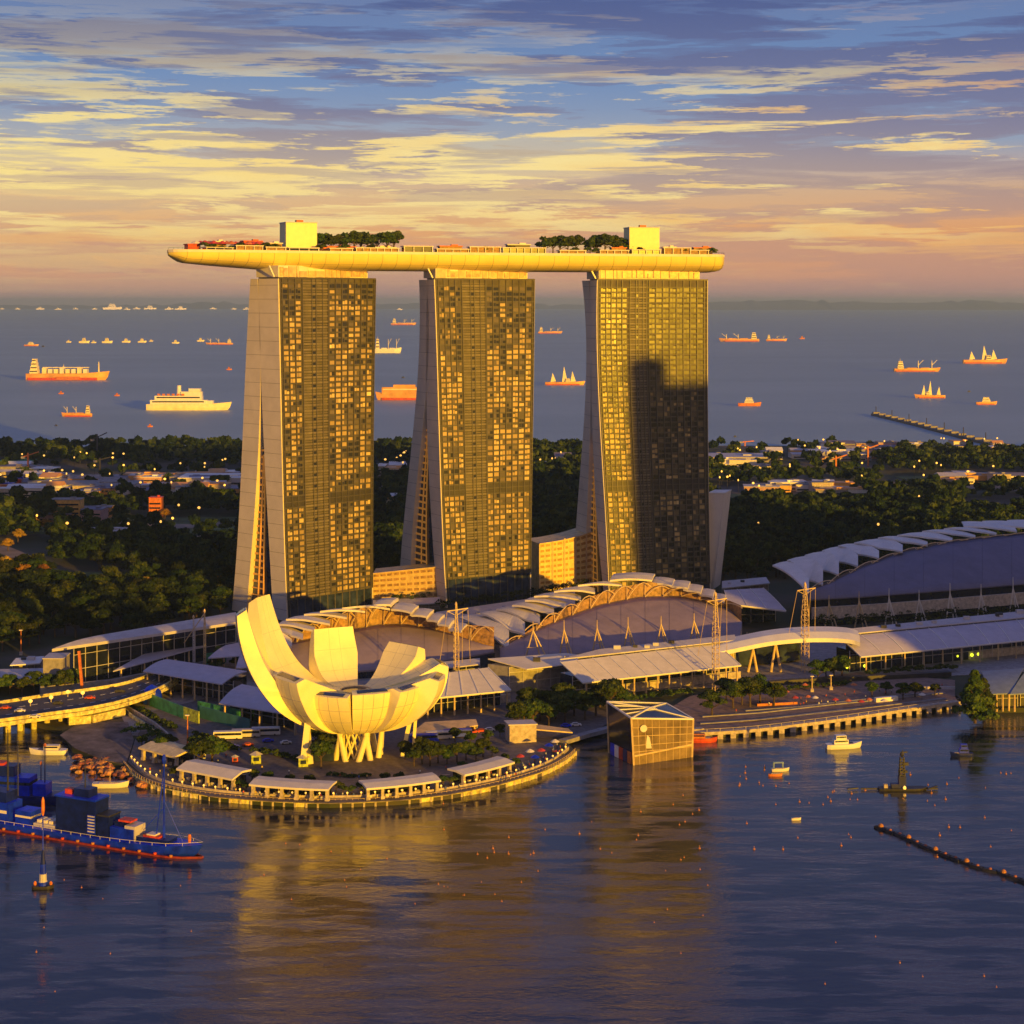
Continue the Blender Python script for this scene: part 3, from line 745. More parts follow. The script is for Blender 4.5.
# low pavilions and planters along the front rim
rnd = random.Random(9); spans = []
u = 247
PAV = [(206,232,2.4),(236,262,4.2),(266,285,3.4),(289,318,3.2),(330,352,3.2),(356,398,3.8),(404,432,5.6),(437,468,3.6),(470,500,5.6),(503,545,5.2),(560,585,3.4),(600,628,3.8),(632,660,4.4),(664,690,6.2),(690,708,4.4)]
for j, (u0, u1, hh) in enumerate(PAV):
    o, w_ = dbox(u0, u1, 10, 5, 0, hh*0.72, m_goldwall if j % 3 else m_glassd, 'deck_pavilion', 'low pavilion, %s from the left along the front rim of the roof deck' % ordw(j+1), 'pavilion', 'low pavilions on the roof deck', extra=1)
    m_ = MB(); m_.box((0, 2.3, hh*0.72+0.28), (w_+1.2, 7, 0.5)); m_.build('roof', m_cream, o)
    m_ = MB()
    for q in np.linspace(-w_/2, w_/2, max(3, int(w_/3.5))): m_.box((q, -1.0, hh*0.36), (0.35, 0.35, hh*0.72-0.02))
    m_.build('posts', m_white, o)
for j, u in enumerate(np.linspace(196, 262, 16)):
    p = dk(u, rnd.uniform(-6, 5))[0]; col = rnd.choice([m_red, m_red, m_cream, m_orange])
    if dk(u, 0)[0].x < cl[3].x: continue
    o = thing('parasol', '%s parasol, %s from the left at the pointed end of the roof deck' % ({'red_paint':'red','cream_fabric':'cream','orange_paint':'orange'}[col.name], ordw(j+1)), 'parasol', p, 0, 'parasols on the roof deck'); o.scale = (1.4, 1.4, 1.25)
    m_ = MB(); m_.tube((0,0,0), (0,0,3.0), 0.1); m_.build('pole', m_dark, o)
    m_ = MB(); m_.lathe([(2.3,3.4),(1.4,4.2),(0.15,4.9)], n=8); m_.build('canopy', col, o)
for j, (u0, u1, hh, mt_) in enumerate([(188,200,3.6,m_red),(212,226,5.4,m_goldwall),(244,262,6.0,m_red),(266,282,5.0,m_goldwall),(322,356,3.6,m_red),(362,396,3.4,m_red),(440,462,4.6,m_goldwall),(508,530,6.0,m_dark),(612,626,4.6,m_goldwall),(664,676,5.2,m_yel),(694,712,5.0,m_goldwall)]):
    o, w_ = dbox(u0, u1, 1, 5, 0, hh, mt_, 'deck_kiosk', 'taller kiosk, %s from the left along the middle of the roof deck' % ordw(j+1), 'kiosk', 'kiosks on the roof deck', extra=1)
    m_ = MB(); m_.box((0, 2.5, hh+0.3), (w_+1.0, 6, 0.55)); m_.box((w_*0.2, 2.5, hh+1.0), (w_*0.3, 2.5, 0.8)); m_.build('roof', m_cream if j % 2 else m_red, o)
for j, u in enumerate([205,214,222,231,240,249,258,266,275,322,345,372,410,420,428,486,512,530,575,588,596,640,668,676,684,700,712]):
    p = dk(u, rnd.uniform(5, 8))[0]
    tree('bush%d' % (j % 2), p, 'clipped bush, %s from the left along the planters of the roof deck' % ordw(j+1), 'bush', 'bushes in the roof deck planters', s=rnd.uniform(0.9, 1.5), name='bush')

# ============================================================ CITY TOWERS BEHIND THE VIEWER (their shadow falls on the right tower and halls)
def office(name, label, edge, t_, w_, d_, h_):
    base2 = Vector(edge)+Vector((SX, SY))*t_; perp = Vector((-SY, SX)); ctr = base2+perp*(w_/2)+Vector((SX, SY))*d_/2
    o = thing(name, label, 'office tower', (ctr.x, ctr.y, 0), math.atan2(perp.y, perp.x))
    m_ = MB(); m_.box((0,0,h_/2), (w_, d_, h_)); m_.build('wall', m_conc, o)
    m_ = MB()
    for k in range(int(h_/8)): m_.box((0,0,6+k*8), (w_+0.5, d_+0.5, 3.4))
    m_.build('window_bands', m_glassb, o)
    m_ = MB(); m_.box((0,0,h_+1.5), (w_*0.5, d_*0.5, 3)); m_.build('roof_plant', m_dark, o)
    return o
tn = math.tan(R(SUN_EL))
eg = Vector((67, 1042))
office('office_tower', 'tall slab office tower far behind the viewer', eg, 980, 24, 40, 143+980*tn)
office('office_tower', 'broad office tower beside the slab tower behind the viewer', eg+Vector((-SY, SX))*24, 1010, 275, 40, 128+1010*tn)
# ============================================================ LOTUS MUSEUM
MC = Vector((-60.5, 671, 0)); mz0 = 2.6
mus = thing('lotus_museum', 'white lotus shaped museum with ten upturned petals on the round waterfront', 'museum', (MC.x, MC.y, 2.45))
PET = [  # azimuth, reach, tip height, tip half width, maximum half width
 (-144,31,34.5,9.2,11), (-110,23.5,28.5,7.4,9.6), (-68,22.5,29.5,8.2,10), (-32,27,30,8.0,10.2), (-8,34,32,6.6,10.0),
 (17,35.5,34.5,6.2,10), (49,30,39,8.2,11), (114,31,44.5,8.2,11), (155,46,58.5,4.8,11.5), (190,45.5,58,3.4,10.5)]
zb = 10.0
for pi_, (az, rch, tip, wt, wm) in enumerate(PET):
    a = R(az); er = Vector((math.cos(a), math.sin(a), 0)); et = Vector((-math.sin(a), math.cos(a), 0)); NT = 30
    def under(t):
        th = t*math.pi/2*0.97; return 4.0+(rch-4.0)*math.sin(th)**0.9, zb+(tip-zb)*(1-math.cos(th))**0.92
    def hw_(t):
        rho, _ = under(t); g = rho*0.335+0.6; u_ = max(0.0, (t-0.45)/0.55); cap = wm*(1-u_**1.6)+wt*u_**1.6
        return min(g, cap)
    Zc = 25.5
    def inner(t):
        rho = 2.5+(rch-3.2-2.5)*t; zi = Zc+(tip-0.3-Zc)*t**(1.9 if tip > 38 else 1.3); zu = under(t)[1]
        return rho, max(zi, zu+0.8) if t < 0.95 else zi
    rows_o = []; rows_i = []
    NX = 8
    for k in range(NT+1):
        t_ = k/NT; rho, z = under(t_); w_ = hw_(t_); ro = []; ri = []
        for j in range(NX+1):
            x = -1+2*j/NX; bul = (1-x*x)*w_*0.13
            p = Vector((0,0,0))+er*(rho+bul*t_)+et*(x*w_); ro.append(Vector((p.x, p.y, z-bul*(1-t_)*0.9)))
        # inner surface hangs from the rims of the outer one
        rho2 = 2.5+(rch-3.6-2.5)*t_; zi = Zc-0.6+(tip+0.2-Zc+0.6)*t_**(5.0 if tip > 42 else 2.6 if tip > 38 else 1.25)
        w_ = min(w_, 0.34*rho2+0.9)
        for j in range(NX+1):
            x = -1+2*j/NX; dip = (1-x*x)*w_*0.10
            p = er*(rho2+dip*0.4*t_)+et*(x*w_*0.99); ri.append(Vector((p.x, p.y, zi-dip*(1-t_)*0.7)))
        rows_o.append(ro); rows_i.append(ri)
    mb = MB()
    m_, n_ = NT+1, NX+1
    vo = [p for r_ in rows_o for p in r_]; vi = [p for r_ in rows_i for p in r_]; K = len(vo)
    fs = [(i*n_+j, (i+1)*n_+j, (i+1)*n_+j+1, i*n_+j+1) for i in range(m_-1) for j in range(n_-1)]
    fs += [(K+i*n_+j, K+i*n_+j+1, K+(i+1)*n_+j+1, K+(i+1)*n_+j) for i in range(m_-1) for j in range(n_-1)]
    for i in range(m_-1):
        fs.append((i*n_, K+i*n_, K+(i+1)*n_, (i+1)*n_)); e = n_-1; fs.append((i*n_+e, (i+1)*n_+e, K+(i+1)*n_+e, K+i*n_+e))
    for j in range(n_-1): e = (m_-1)*n_; fs.append((e+j, K+e+j, K+e+j+1, e+j+1))
    mb.add(vo+vi, fs); pet = mb.build('petal', m_museum, mus, smooth=False)
    pet.data.polygons.foreach_set('use_smooth', [i < 2*(m_-1)*(n_-1) for i in range(len(fs))]); 
    pet.data.set_sharp_from_angle(angle=R(40)) if hasattr(pet.data, 'set_sharp_from_angle') else None
    # skylight in the cut tip
    mb = MB(); o0 = rows_o[-1]; i0 = rows_i[-1]; up = Vector((0,0,0.25))
    q = [o0[1].lerp(i0[1], 0.22)+up, o0[-2].lerp(i0[-2], 0.22)+up, o0[-2].lerp(i0[-2], 0.8)+up, o0[1].lerp(i0[1], 0.8)+up]
    mb.slab(q, 0.2); mb.build('skylight', m_glassb, pet)
    # standing seams running down the outer skin
    mb = MB()
    for j in (2, 4, 6):
        for k in range(4, NT): mb.beam(rows_o[k][j], rows_o[k+1][j], 0.16)
    for k in (12, 18, 24):
        for j in range(NX): mb.beam(rows_o[k][j], rows_o[k][j+1], 0.14)
    for k in (10, 16, 22, 27):
        for j in range(NX): mb.beam(rows_i[k][j], rows_i[k][j+1], 0.07)
    for j in (3, 5):
        for k in range(6, NT): mb.beam(rows_i[k][j], rows_i[k+1][j], 0.07)
    mb.build('seams', M('seam_grey',(0.42,0.38,0.32),0.6), pet)
mb = MB(); mb.lathe([(1.5,zb-0.6),(7,zb+0.2),(10.5,zb+2.2),(13,zb+6),(14,Zc-3),(13,Zc-1),(3.2,Zc-1.1)], n=40); mb.build('bowl', m_museum, mus, smooth=True)
mb = MB(); mb.lathe([(6.2,Zc-0.9),(6.2,Zc+0.2),(5.6,Zc+0.2),(5.6,Zc-0.4)], n=32); mb.build('oculus_ring', m_gold, mus)
mb = MB(); mb.lathe([(5.5,Zc-0.8),(5.5,Zc-0.3)], n=32); mb.build('pool', m_glassb, mus)
for k in range(12):
    a = 2*math.pi*k/12+0.2; b_ = a+(0.4 if k % 2 else -0.3)
    mb = MB(); mb.tube((9.5*math.cos(a), 9.5*math.sin(a), -0.2), (10.5*math.cos(b_), 10.5*math.sin(b_), zb+3.2), 1.15, 0.9, 10); mb.build('leg', m_museum, mus)
mb = MB()
for k in range(12):
    a = 2*math.pi*k/12; b_ = a+0.8
    mb.tube((5.5*math.cos(a), 5.5*math.sin(a), -0.2), (5.5*math.cos(b_), 5.5*math.sin(b_), zb+1), 0.42, 0.42, 6); mb.tube((5.5*math.cos(a), 5.5*math.sin(a), -0.2), (5.5*math.cos(a-0.8), 5.5*math.sin(a-0.8), zb+1), 0.42, 0.42, 6)
mb.build('core_lattice', m_yel, mus)
for (u, v0, u1, v1, w_) in ((303,766,308,722,2.4),(311,764,307,724,2.0),(402,757,412,712,1.6),(413,754,416,714,1.2)):
    a = G(u, v0, 2.6); b_ = A(u1, v1, a.y+3); mb = MB(); mb.beam(a, b_, w_, w_*0.7); mb.build('leg', m_museum, mus, world=True)
mb = MB(); mb.box((-12.5,-6,3.4), (10,6,6.5)); mb.build('entrance_glass', m_glassb, mus)

# ============================================================ PROMENADE WALL, LIGHTS, PAVILIONS
edge_px = [(127,768),(140,782),(165,792),(210,800),(270,805),(330,807),(400,804),(450,798),(500,788),(540,776),(562,765),(573,755)]
EP = [G(u, v, 0.0) for u, v in edge_px]
def resamp(P, st):
    out_ = [P[0]]; d = 0; carry = st
    for a, b_ in zip(P[:-1], P[1:]):
        l_ = (b_-a).length; t_ = carry
        while t_ <= l_: out_.append(a.lerp(b_, t_/l_)); t_ += st
        carry = t_-l_
    return out_
def smoothp(P, k=2):
    for _ in range(k):
        Q = [P[0]]
        for a, b_ in zip(P[:-1], P[1:]): Q += [a.lerp(b_, 0.25), a.lerp(b_, 0.75)]
        P = Q+[P[-1]]
    return P
ES = smoothp(EP); ER = resamp(ES, 2.0); pctr = Vector((-62, 700, 0))
wall_ = thing('promenade_wall', 'curved golden quay wall and railing round the front of the lotus museum', 'quay wall', (ER[40].x, ER[40].y, 0))
def offp(p, d, z): q = (pctr-p); q.z = 0; q.normalize(); r_ = p+q*d; return Vector((r_.x, r_.y, z))
mb = MB(); mb.grid([[offp(p, -1.2, -1.5), offp(p, -1.2, 1.7)] for p in ER], 1.4, nrm=(0, 0.7, 0)); mb.build('lower_wall', m_wallstone, wall_, world=True)
mb = MB(); mb.grid([[offp(p, -1.6, 1.75), offp(p, 1.6, 1.75)] for p in ER], 0.35); mb.build('walkway', m_wallstone, wall_, world=True)
mb = MB()
for a, b_ in zip(ER[:-1], ER[1:]): mb.beam(offp(a, 1.7, 2.6), offp(b_, 1.7, 2.6), 0.5, 1.5)
mb.build('upper_wall', m_stone, wall_, world=True)
mb = MB()
for a, b_ in zip(ER[:-1], ER[1:]): mb.beam(offp(a, -1.2, 2.9), offp(b_, -1.2, 2.9), 0.12); mb.beam(offp(a, -1.2, 1.7), offp(a, -1.2, 2.9), 0.14); mb.beam(offp(a, -1.2, 2.3), offp(b_, -1.2, 2.3), 0.07)
mb.build('railing', m_gold, wall_, world=True)
mb = MB()
for i in range(0, len(ER), 2):
    p = offp(ER[i], -1.3, 0.2); mb.box((p.x, p.y, 0.3), (0.7, 0.9, 2.6))
mb.build('buttresses', m_stone, wall_, world=True)
lampP = resamp(ES, 5.0)
for j, p in enumerate(lampP):
    q = offp(p, 1.7, 3.36)
    o = thing('wall_lamp', '%s from the left of the round lamps on the promenade wall' % ordw(j+1), 'lamp', q, 0, 'lamps on the promenade wall')
    m_ = MB(); m_.lathe([(0.35,0.0),(0.25,0.5)], n=8); m_.build('base', m_stone, o)
    m_ = MB(); m_.lathe([(0.12,0.5),(0.34,0.7),(0.36,0.9),(0.2,1.15)], n=8); m_.build('lamp_globe', m_lamp, o)
def pavilion(u0, v0, u1, v1, dep, hh, label, npost=6, z=2.45, mat=None, curve=0.0, name='waterfront_pavilion', rise=0.6):
    a = G(u0, v0, z); b_ = G(u1, v1, z); c0 = (a+b_)/2; d = b_-a; w_ = d.length; rz = math.atan2(d.y, d.x)
    o = thing(name, label, 'pavilion', (c0.x, c0.y, z), rz, 'waterfront pavilions')
    rows_ = []
    for i in range(9):
        x = -w_/2-1+(w_+2)*i/8; s_ = -curve*(1-(2*i/8-1)**2)
        rows_.append([Vector((x, -1.5+s_, hh)), Vector((x, dep*0.5+s_, hh+rise)), Vector((x, dep+1+s_, hh+rise*0.7))])
    m_ = MB(); m_.grid(rows_, 0.7); m_.build('roof', mat or m_cream, o)
    for k in range(npost):
        x = -w_/2+w_*k/(npost-1); s_ = -curve*(1-(2*k/(npost-1)-1)**2)
        m_ = MB(); m_.box((x, 0.3+s_, hh/2-0.37), (1.1, 1.1, hh-0.74)); m_.box((x, 0.3+s_, 0.5), (1.5, 1.5, 1.0)); m_.build('post', m_stone, o)
    m_ = MB(); m_.box((0, dep-0.5-curve*0.3, hh*0.42), (w_*0.96, 0.6, hh*0.84)); m_.build('rear_glass', m_glassd, o)
    m_ = MB()
    rr = random.Random(int(u0))
    for k in range(int(w_/3)): m_.box((-w_/2+1.5+k*3, 2.5+rr.uniform(-.5,.5)-curve*0.6, 0.5), (1.3, 0.9, 1.0))
    m_.build('tables', m_cream, o)
    return o
pavilion(253,796,327,801,7,4.6,'long flat pavilion on the promenade left of the museum foot',6,curve=1.0)
pavilion(368,800,437,792,7,4.6,'long flat pavilion on the promenade right of the museum foot',6,curve=1.0)
pavilion(464,786,510,774,7,4.6,'pale curved pavilion near the right end of the promenade',5,curve=0.7)
pavilion(181,781,233,791,8,4.8,'wave roofed pale pavilion, second from the left on the promenade',5,rise=1.6)
pavilion(143,760,176,769,9,5.0,'bright yellow canopy pavilion at the left end of the promenade',4,rise=1.2,mat=M('yellow_canvas',(0.74,0.62,0.33),0.6))
# low curved kerb walls and hedges
def hedge(pix, wd, hh, label, z=2.5, mat=None, group='hedges'):
    P = resamp([G(u, v, z) for u, v in pix], wd*0.75); o = thing('hedge', label, 'hedge', tuple(P[len(P)//2]), 0, group)
    V = []; T = []; rs_ = np.random.RandomState(int(pix[0][0]))
    for p in P:
        v_, t_ = crown_arrays(wd*0.75, hh*1.25, 5, 34, 0.33, rs_.randint(9999)); v_ = v_+np.array([p.x-o.location.x+rs_.normal()*0.3, p.y-o.location.y+rs_.normal()*0.3, p.z-o.location.z-hh*0.3])
        V.append(v_); T.append(np.clip(t_+rs_.normal()*0.12, 0, 1))
    c_ = bpy.data.objects.new('foliage', quads_mesh('foliage', np.concatenate(V), np.concatenate(T), mat or m_leaf)); COL.objects.link(c_); c_.parent = o
    return o
def strip_thing(name, label, cat_, pix, z0_, z1_, mat, th=0.5, group=None, pname=None):
    P = [G(u, v, z0_) for u, v in pix]; mb_ = MB()
    for a, b_ in zip(P[:-1], P[1:]): mb_.beam(Vector((a.x, a.y, (z0_+z1_)/2)), Vector((b_.x, b_.y, (z0_+z1_)/2)), th, z1_-z0_)
    o = tag(mb_.build(name, mat), label, cat_, group); return o

# ============================================================ SHELL ROOFED HALLS
def theatre(name, label, roofmat, front, back, plates, platem, wallm, truss=True, zback=None, depth=16, lowwall=None):
    """front/back: (u, v, Y) polylines of the big sloping roof; plates: (uL,vL,uT,vT,YT)"""
    P0 = A(*front[len(front)//2]); o = thing(name, label, 'hall', (P0.x, P0.y, 2.3))
    NF = 40
    def poly(pl, t_):
        us = [p[0] for p in pl]; u_ = us[0]+(us[-1]-us[0])*t_
        return A(u_, float(np.interp(u_, us, [p[1] for p in pl])), float(np.interp(u_, us, [p[2] for p in pl])))
    rows_ = []
    for i in range(NF+1):
        a = poly(front, i/NF); b_ = poly(back, i/NF); row = []
        for j in range(9):
            q = a.lerp(b_, j/8); q.z += math.sin(math.pi*j/8)*1.6; row.append(q)
        rows_.append(row)
    mb_ = MB(); mb_.grid(rows_, 0.6); mb_.build('sloping_roof', roofmat, o, world=True, smooth=True)
    mb_ = MB()
    for j in (0, 8):
        for i in range(NF): mb_.beam(rows_[i][j]+Vector((0,0,0.12)), rows_[i+1][j]+Vector((0,0,0.06)), 0.14)
    for i in range(0, NF+1, 4):
        for j in range(8): mb_.beam(rows_[i][j]+Vector((0,0,0.05)), rows_[i][j+1]+Vector((0,0,0.05)), 0.12)
    mb_.build('roof_ribs', M(roofmat.name+'_rib', tuple(x*0.75 for x in roofmat.node_tree.nodes['Color Ramp'].color_ramp.elements[0].color[:3]), 0.6), o, world=True)
    # wall under the eave
    mb_ = MB()
    for i in range(NF):
        a, b_ = rows_[i][0], rows_[i+1][0]; a2, b2 = a+Vector((0.4,1.2,-0.7)), b_+Vector((0.4,1.2,-0.7))
        mb_.quad(Vector((a2.x, a2.y, 2.2)), Vector((b2.x, b2.y, 2.2)), b2, a2)
    mb_.build('front_wall', m_glassd, o, world=True)
    # clerestory behind the top of the sloping roof
    PTc = []
    mb_ = MB(); tb = MB(); pts = []
    for (uL, vL, uT, vT, YT) in plates: pts.append(A(uT, vT, YT))
    hb = []
    for i in range(NF+1):
        b_ = rows_[i][8]; u_ = 512+b_.x/b_.y*F
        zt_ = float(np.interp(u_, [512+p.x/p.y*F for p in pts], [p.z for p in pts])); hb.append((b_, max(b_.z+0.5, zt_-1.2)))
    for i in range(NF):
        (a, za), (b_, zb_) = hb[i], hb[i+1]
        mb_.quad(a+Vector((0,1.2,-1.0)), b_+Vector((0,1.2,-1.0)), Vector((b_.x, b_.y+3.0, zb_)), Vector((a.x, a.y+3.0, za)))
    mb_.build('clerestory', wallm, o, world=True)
    if truss:
        for i in range(0, NF-2, 3):
            (a, za), (b_, zb_) = hb[i], hb[min(NF, i+4)]; prev = None
            for k in range(7):
                q = k/6; p = Vector((a.x+(b_.x-a.x)*q, a.y+(b_.y-a.y)*q-0.2, a.z+(zb_-a.z)*math.sin(q*math.pi*0.75)/0.95))
                if prev is not None: tb.tube(prev, p, 0.26, 0.26, 6)
                prev = p
            tb.tube((a.x, a.y-0.1, a.z), (a.x, a.y+2.2, za), 0.22, 0.22, 6)
        tb.build('roof_truss', m_gold, o, world=True)
    n_ = len(plates)
    for i, (uL, vL, uT, vT, YT) in enumerate(plates):
        T_ = A(uT, vT, YT); zl = T_.z+ (6.5 if i == 0 and name == 'theatre_hall' else (3.5 if i == 1 and name == 'theatre_hall' else 1.0 if i < 5 else 0.4))
        if vL > vT: TLp = A(uL, vL, YT+4)
        else: Yl = (H-zl)*F/(vL-HZ); TLp = A(uL, vL, min(Yl, YT+60))
        dvec = Vector((0.18*depth, depth, 0.6)) if uL < uT else Vector((0, depth, 0.4))
        rws = []; nxt = plates[i+1] if i+1 < n_ else None
        asc = nxt is not None and nxt[1] < vL-0.8 and nxt[0] < uT
        if asc:      # the plate runs back to just below the front edge of the next one
            def edge(pl, u_):
                q_ = (u_-pl[0])/(pl[2]-pl[0]); vv = pl[1]+(pl[3]-pl[1])*q_; return vv
            TN = A(nxt[2], nxt[3], nxt[4]); vb_ = edge(nxt, uT); BRp = A(uT, vb_, nxt[4]+6+(nxt[2]-uT)*0.2); BRp.z -= 2.0
            BLp = A(nxt[0], nxt[1]-0.4, TLp.y+(TLp.y-T_.y)*0.15+10); BLp = A(nxt[0], nxt[1]+1.0, BLp.y)
        for k in range(17):
            q = k/16; p = TLp.lerp(T_, q)
            if 0 < i and uL < uT and uL < plates[i-1][2] < uT and vL < vT:      # stepped lower edge: level beyond the tip of the plate before
                up_ = plates[i-1][2]; uu = uL+(uT-uL)*q; vm = vT-1.2
                vv_ = vm+(vT-vm)*(uu-up_)/(uT-up_) if uu > up_ else vL+(vm-vL)*((uu-uL)/(up_-uL))**1.3
                p = A(uu, vv_, p.y)
            bl_ = math.sin(math.pi*q)*0.10*(TLp-T_).length*0.35; p.z += bl_
            if asc: e_ = BLp.lerp(BRp, q); e_.z += bl_; rws.append([p, p.lerp(e_, 0.5)+Vector((0,0,0.4)), e_])
            else: rws.append([p, p+dvec*0.5+Vector((0,0,0.5)), p+dvec])
        mb_ = MB(); mb_.grid(rws, 0.95); mb_.build('roof_plate', platem, o, world=True)
    return o
cr = lambda x, y: (230+x/4.452, 590+y/4.452)
theatre('theatre_hall', 'smaller mauve shell roofed hall with stepped gold edge behind the lotus museum', m_mauve,
        [(262,668,822),(330,674,805),(400,668,812),(450,660,822),(494,652,835)],
        [(262,650,845),(301,641,835),(345,631,850),(380,624.5,856),(405,624,856),(430,628,852),(455,635,846),(494,648,838)],
        [(240,648,282,655,800),(262,640,292,646,808),(278,630.4,303,638,815),(278,624,315,630.4,822),(286,619,330,623.7,828),(304,614,346.8,617.4,834),(320,611,365,611,838),(342,607.8,390,608.4,842),(374,604.8,391,605.7,846),
         (391,609,411.5,612.3,840),(410,613.5,427,616.3,838),(426,618,438,621.2,835),(437,622.5,449,625.5,830),(448,627,461,631,824)], m_cream, m_goldwall, depth=15)
theatre('theatre_hall', 'larger mauve shell roofed hall with stepped cream plates in front of the right tower', m_mauve,
        [(500,662,830),(560,655,838),(640,650,848),(700,646,855),(742,641,862)],
        [(500,648,850),(528,634,866),(560,620,884),(600,605,900),(640,597,912),(680,596,916),(710,602,908),(730,610,900),(742,622,885)],
        [(459,617,509,650,845),(479.5,613,525,634,858),(496,609,540,623,869),(512,605,554,613.5,880),(525,600,566,606.5,888),(534,596,581,599.5,895),(554,591,595,592.5,902),(578,585,622,585,910),(610,580,652,580,915),
         (652,583,672,585.3,913),(670,585.5,688,587.8,910),(683,589,701,592,905),(698,592.5,713,596.5,900),(712,597,724,601.5,893)], m_cream, m_goldwall, depth=17)
theatre('exhibition_hall', 'largest slate blue shell roofed hall with white stepped plates at the right edge', m_indigo,
        [(806,600,935),(860,597,945),(940,591,965),(1024,584,990),(1100,578,1010)],
        [(806,592,936),(828,584,948),(862,567,972),(900,553,1004),(950,542,1018),(1000,536,1034),(1050,532,1048),(1100,531,1060)],
        [(772.3,565,809,593,930),(787,560,823,584.5,944),(804.6,555,838.9,574.8,959),(822,550.4,858,566,975),(838,545.4,879,558,987),(854,542.5,902.7,551.4,999),(878,537.5,927.6,545,1010),(897,535,952.5,540.7,1019),(922,531,975.4,537,1028),
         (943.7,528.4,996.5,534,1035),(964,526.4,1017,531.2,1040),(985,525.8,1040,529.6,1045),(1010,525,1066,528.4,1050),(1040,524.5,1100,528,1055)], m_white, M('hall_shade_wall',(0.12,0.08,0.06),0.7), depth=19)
# rounded shoulder closing the left end of the two big halls, and the flat roofs behind them
def roofpoly(name, label, pts, mat, th=1.0, cat_='roof', posts=None, wallmat=None, z0_=2.3, group=None, seams=0, bulge=0.0):
    """pts: (u,v,Y) four corners front-left, front-right, back-right, back-left"""
    P = [A(*p) for p in pts]; c0 = sum(P, Vector())/len(P); o = thing(name, label, cat_, (c0.x, c0.y, z0_), 0, group)
    rws = []
    NU = 16
    for i in range(NU+1):
        a = P[0].lerp(P[1], i/NU); b_ = P[3].lerp(P[2], i/NU); row = []
        for j in range(7): q = a.lerp(b_, j/6); q.z += math.sin(math.pi*j/6)*bulge; row.append(q)
        rws.append(row)
    mb_ = MB(); mb_.grid(rws, th*0.5); mb_.build('roof', mat, o, world=True, smooth=False)
    if seams:
        mb_ = MB(); mb_.beam(P[0]+Vector((0,0,0.1)), P[1]+Vector((0,0,0.1)), 0.35)
        for k in range(seams+1):
            i = k/seams; a = P[0].lerp(P[1], i); b_ = P[3].lerp(P[2], i); pr = None
            for j in range(7):
                q = a.lerp(b_, j/6); q.z += math.sin(math.pi*j/6)*bulge+0.12
                if pr is not None: mb_.beam(pr, q, 0.35)
                pr = q
        mb_.build('roof_seams', m_white, o, world=True)
    if posts:
        for k in range(posts):
            a = P[0].lerp(P[1], (k+0.3)/(posts-0.4)); a = a+Vector((0, 2.0, -th*0.5)); mb_ = MB(); mb_.tube((a.x, a.y, z0_), a, 0.45, 0.35, 8)
            mb_.build('post', m_gold, o, world=True)
    if wallmat:
        mb_ = MB(); a, b_ = P[0]+(P[3]-P[0])*0.45, P[1]+(P[2]-P[1])*0.45
        q = [Vector((a.x, a.y, a.z-th-0.2)), Vector((b_.x, b_.y, b_.z-th-0.2)), Vector((P[2].x, P[2].y-1, min(P[2].z, b_.z)-th-0.2)), Vector((P[3].x, P[3].y-1, min(P[3].z, a.z)-th-0.2))]
        vs = q+[Vector((p.x, p.y, z0_)) for p in q]; mb_.add(vs, [(0,1,2,3),(0,4,5,1),(1,5,6,2),(2,6,7,3),(3,7,4,0)]); mb_.build('wall', wallmat, o, world=True)
        mb_ = MB(); nn_ = max(4, int((b_-a).length/6))
        for k in range(nn_+1):
            p = a.lerp(b_, k/nn_); mb_.beam(Vector((p.x, p.y-0.25, z0_)), Vector((p.x, p.y-0.25, p.z-th-0.3)), 0.3)
        for k in (0.35, 0.7): mb_.beam(Vector((a.x, a.y-0.25, z0_+(a.z-z0_)*k)), Vector((b_.x, b_.y-0.25, z0_+(b_.z-z0_)*k)), 0.25)
        mb_.build('mullions', m_roofgrey, o, world=True)
    if wallmat is m_conc:
        rr = random.Random(int(P[0].x)); 
        for k in range(max(2, int((P[1]-P[0]).length/16))):
            q = P[0].lerp(P[1], rr.uniform(0.1, 0.9)).lerp(P[3].lerp(P[2], rr.uniform(0.1, 0.9)), rr.uniform(0.35, 0.75)); sz = rr.uniform(1.0, 2.4)
            mb_ = MB(); mb_.box((q.x, q.y, q.z+sz*0.35+bulge), (sz*1.6, sz, sz*0.8)); mb_.build('roof_plant', m_dark if k % 2 else m_roofgrey, o, world=True)
    return o
def Yr(v, z): return (H-z)*F/(v-HZ)
def RPz(name, label, pts, mat, **k):   # corners given as (u, v, height)
    return roofpoly(name, label, [(u, v, Yr(v, z)) for (u, v, z) in pts], mat, **k)
RPz('link_roof', 'long grey flat roof behind the smaller shell hall, under the middle tower', [(430,628,9),(575,604,9),(575,592,10),(436,612,10)], m_roofgrey, wallmat=m_conc)
RPz('link_roof', 'grey folded roof between the larger shell hall and the slate hall', [(728,604,16),(786,611,12),(763,588,16),(724,590,18)], m_lav, seams=3, th=1.2, bulge=0.5, wallmat=m_glassd)
RPz('link_roof', 'low grey roof at the foot of the woods left of the slate hall', [(722,588,10),(770,583,10),(766,577,11),(722,581,11)], m_roofgrey, wallmat=m_conc)
RPz('link_roof', 'dark end roof at the left flank of the larger shell hall', [(452,622,9),(508,655,6),(500,662,4),(440,630,7)], m_fin, th=0.8)
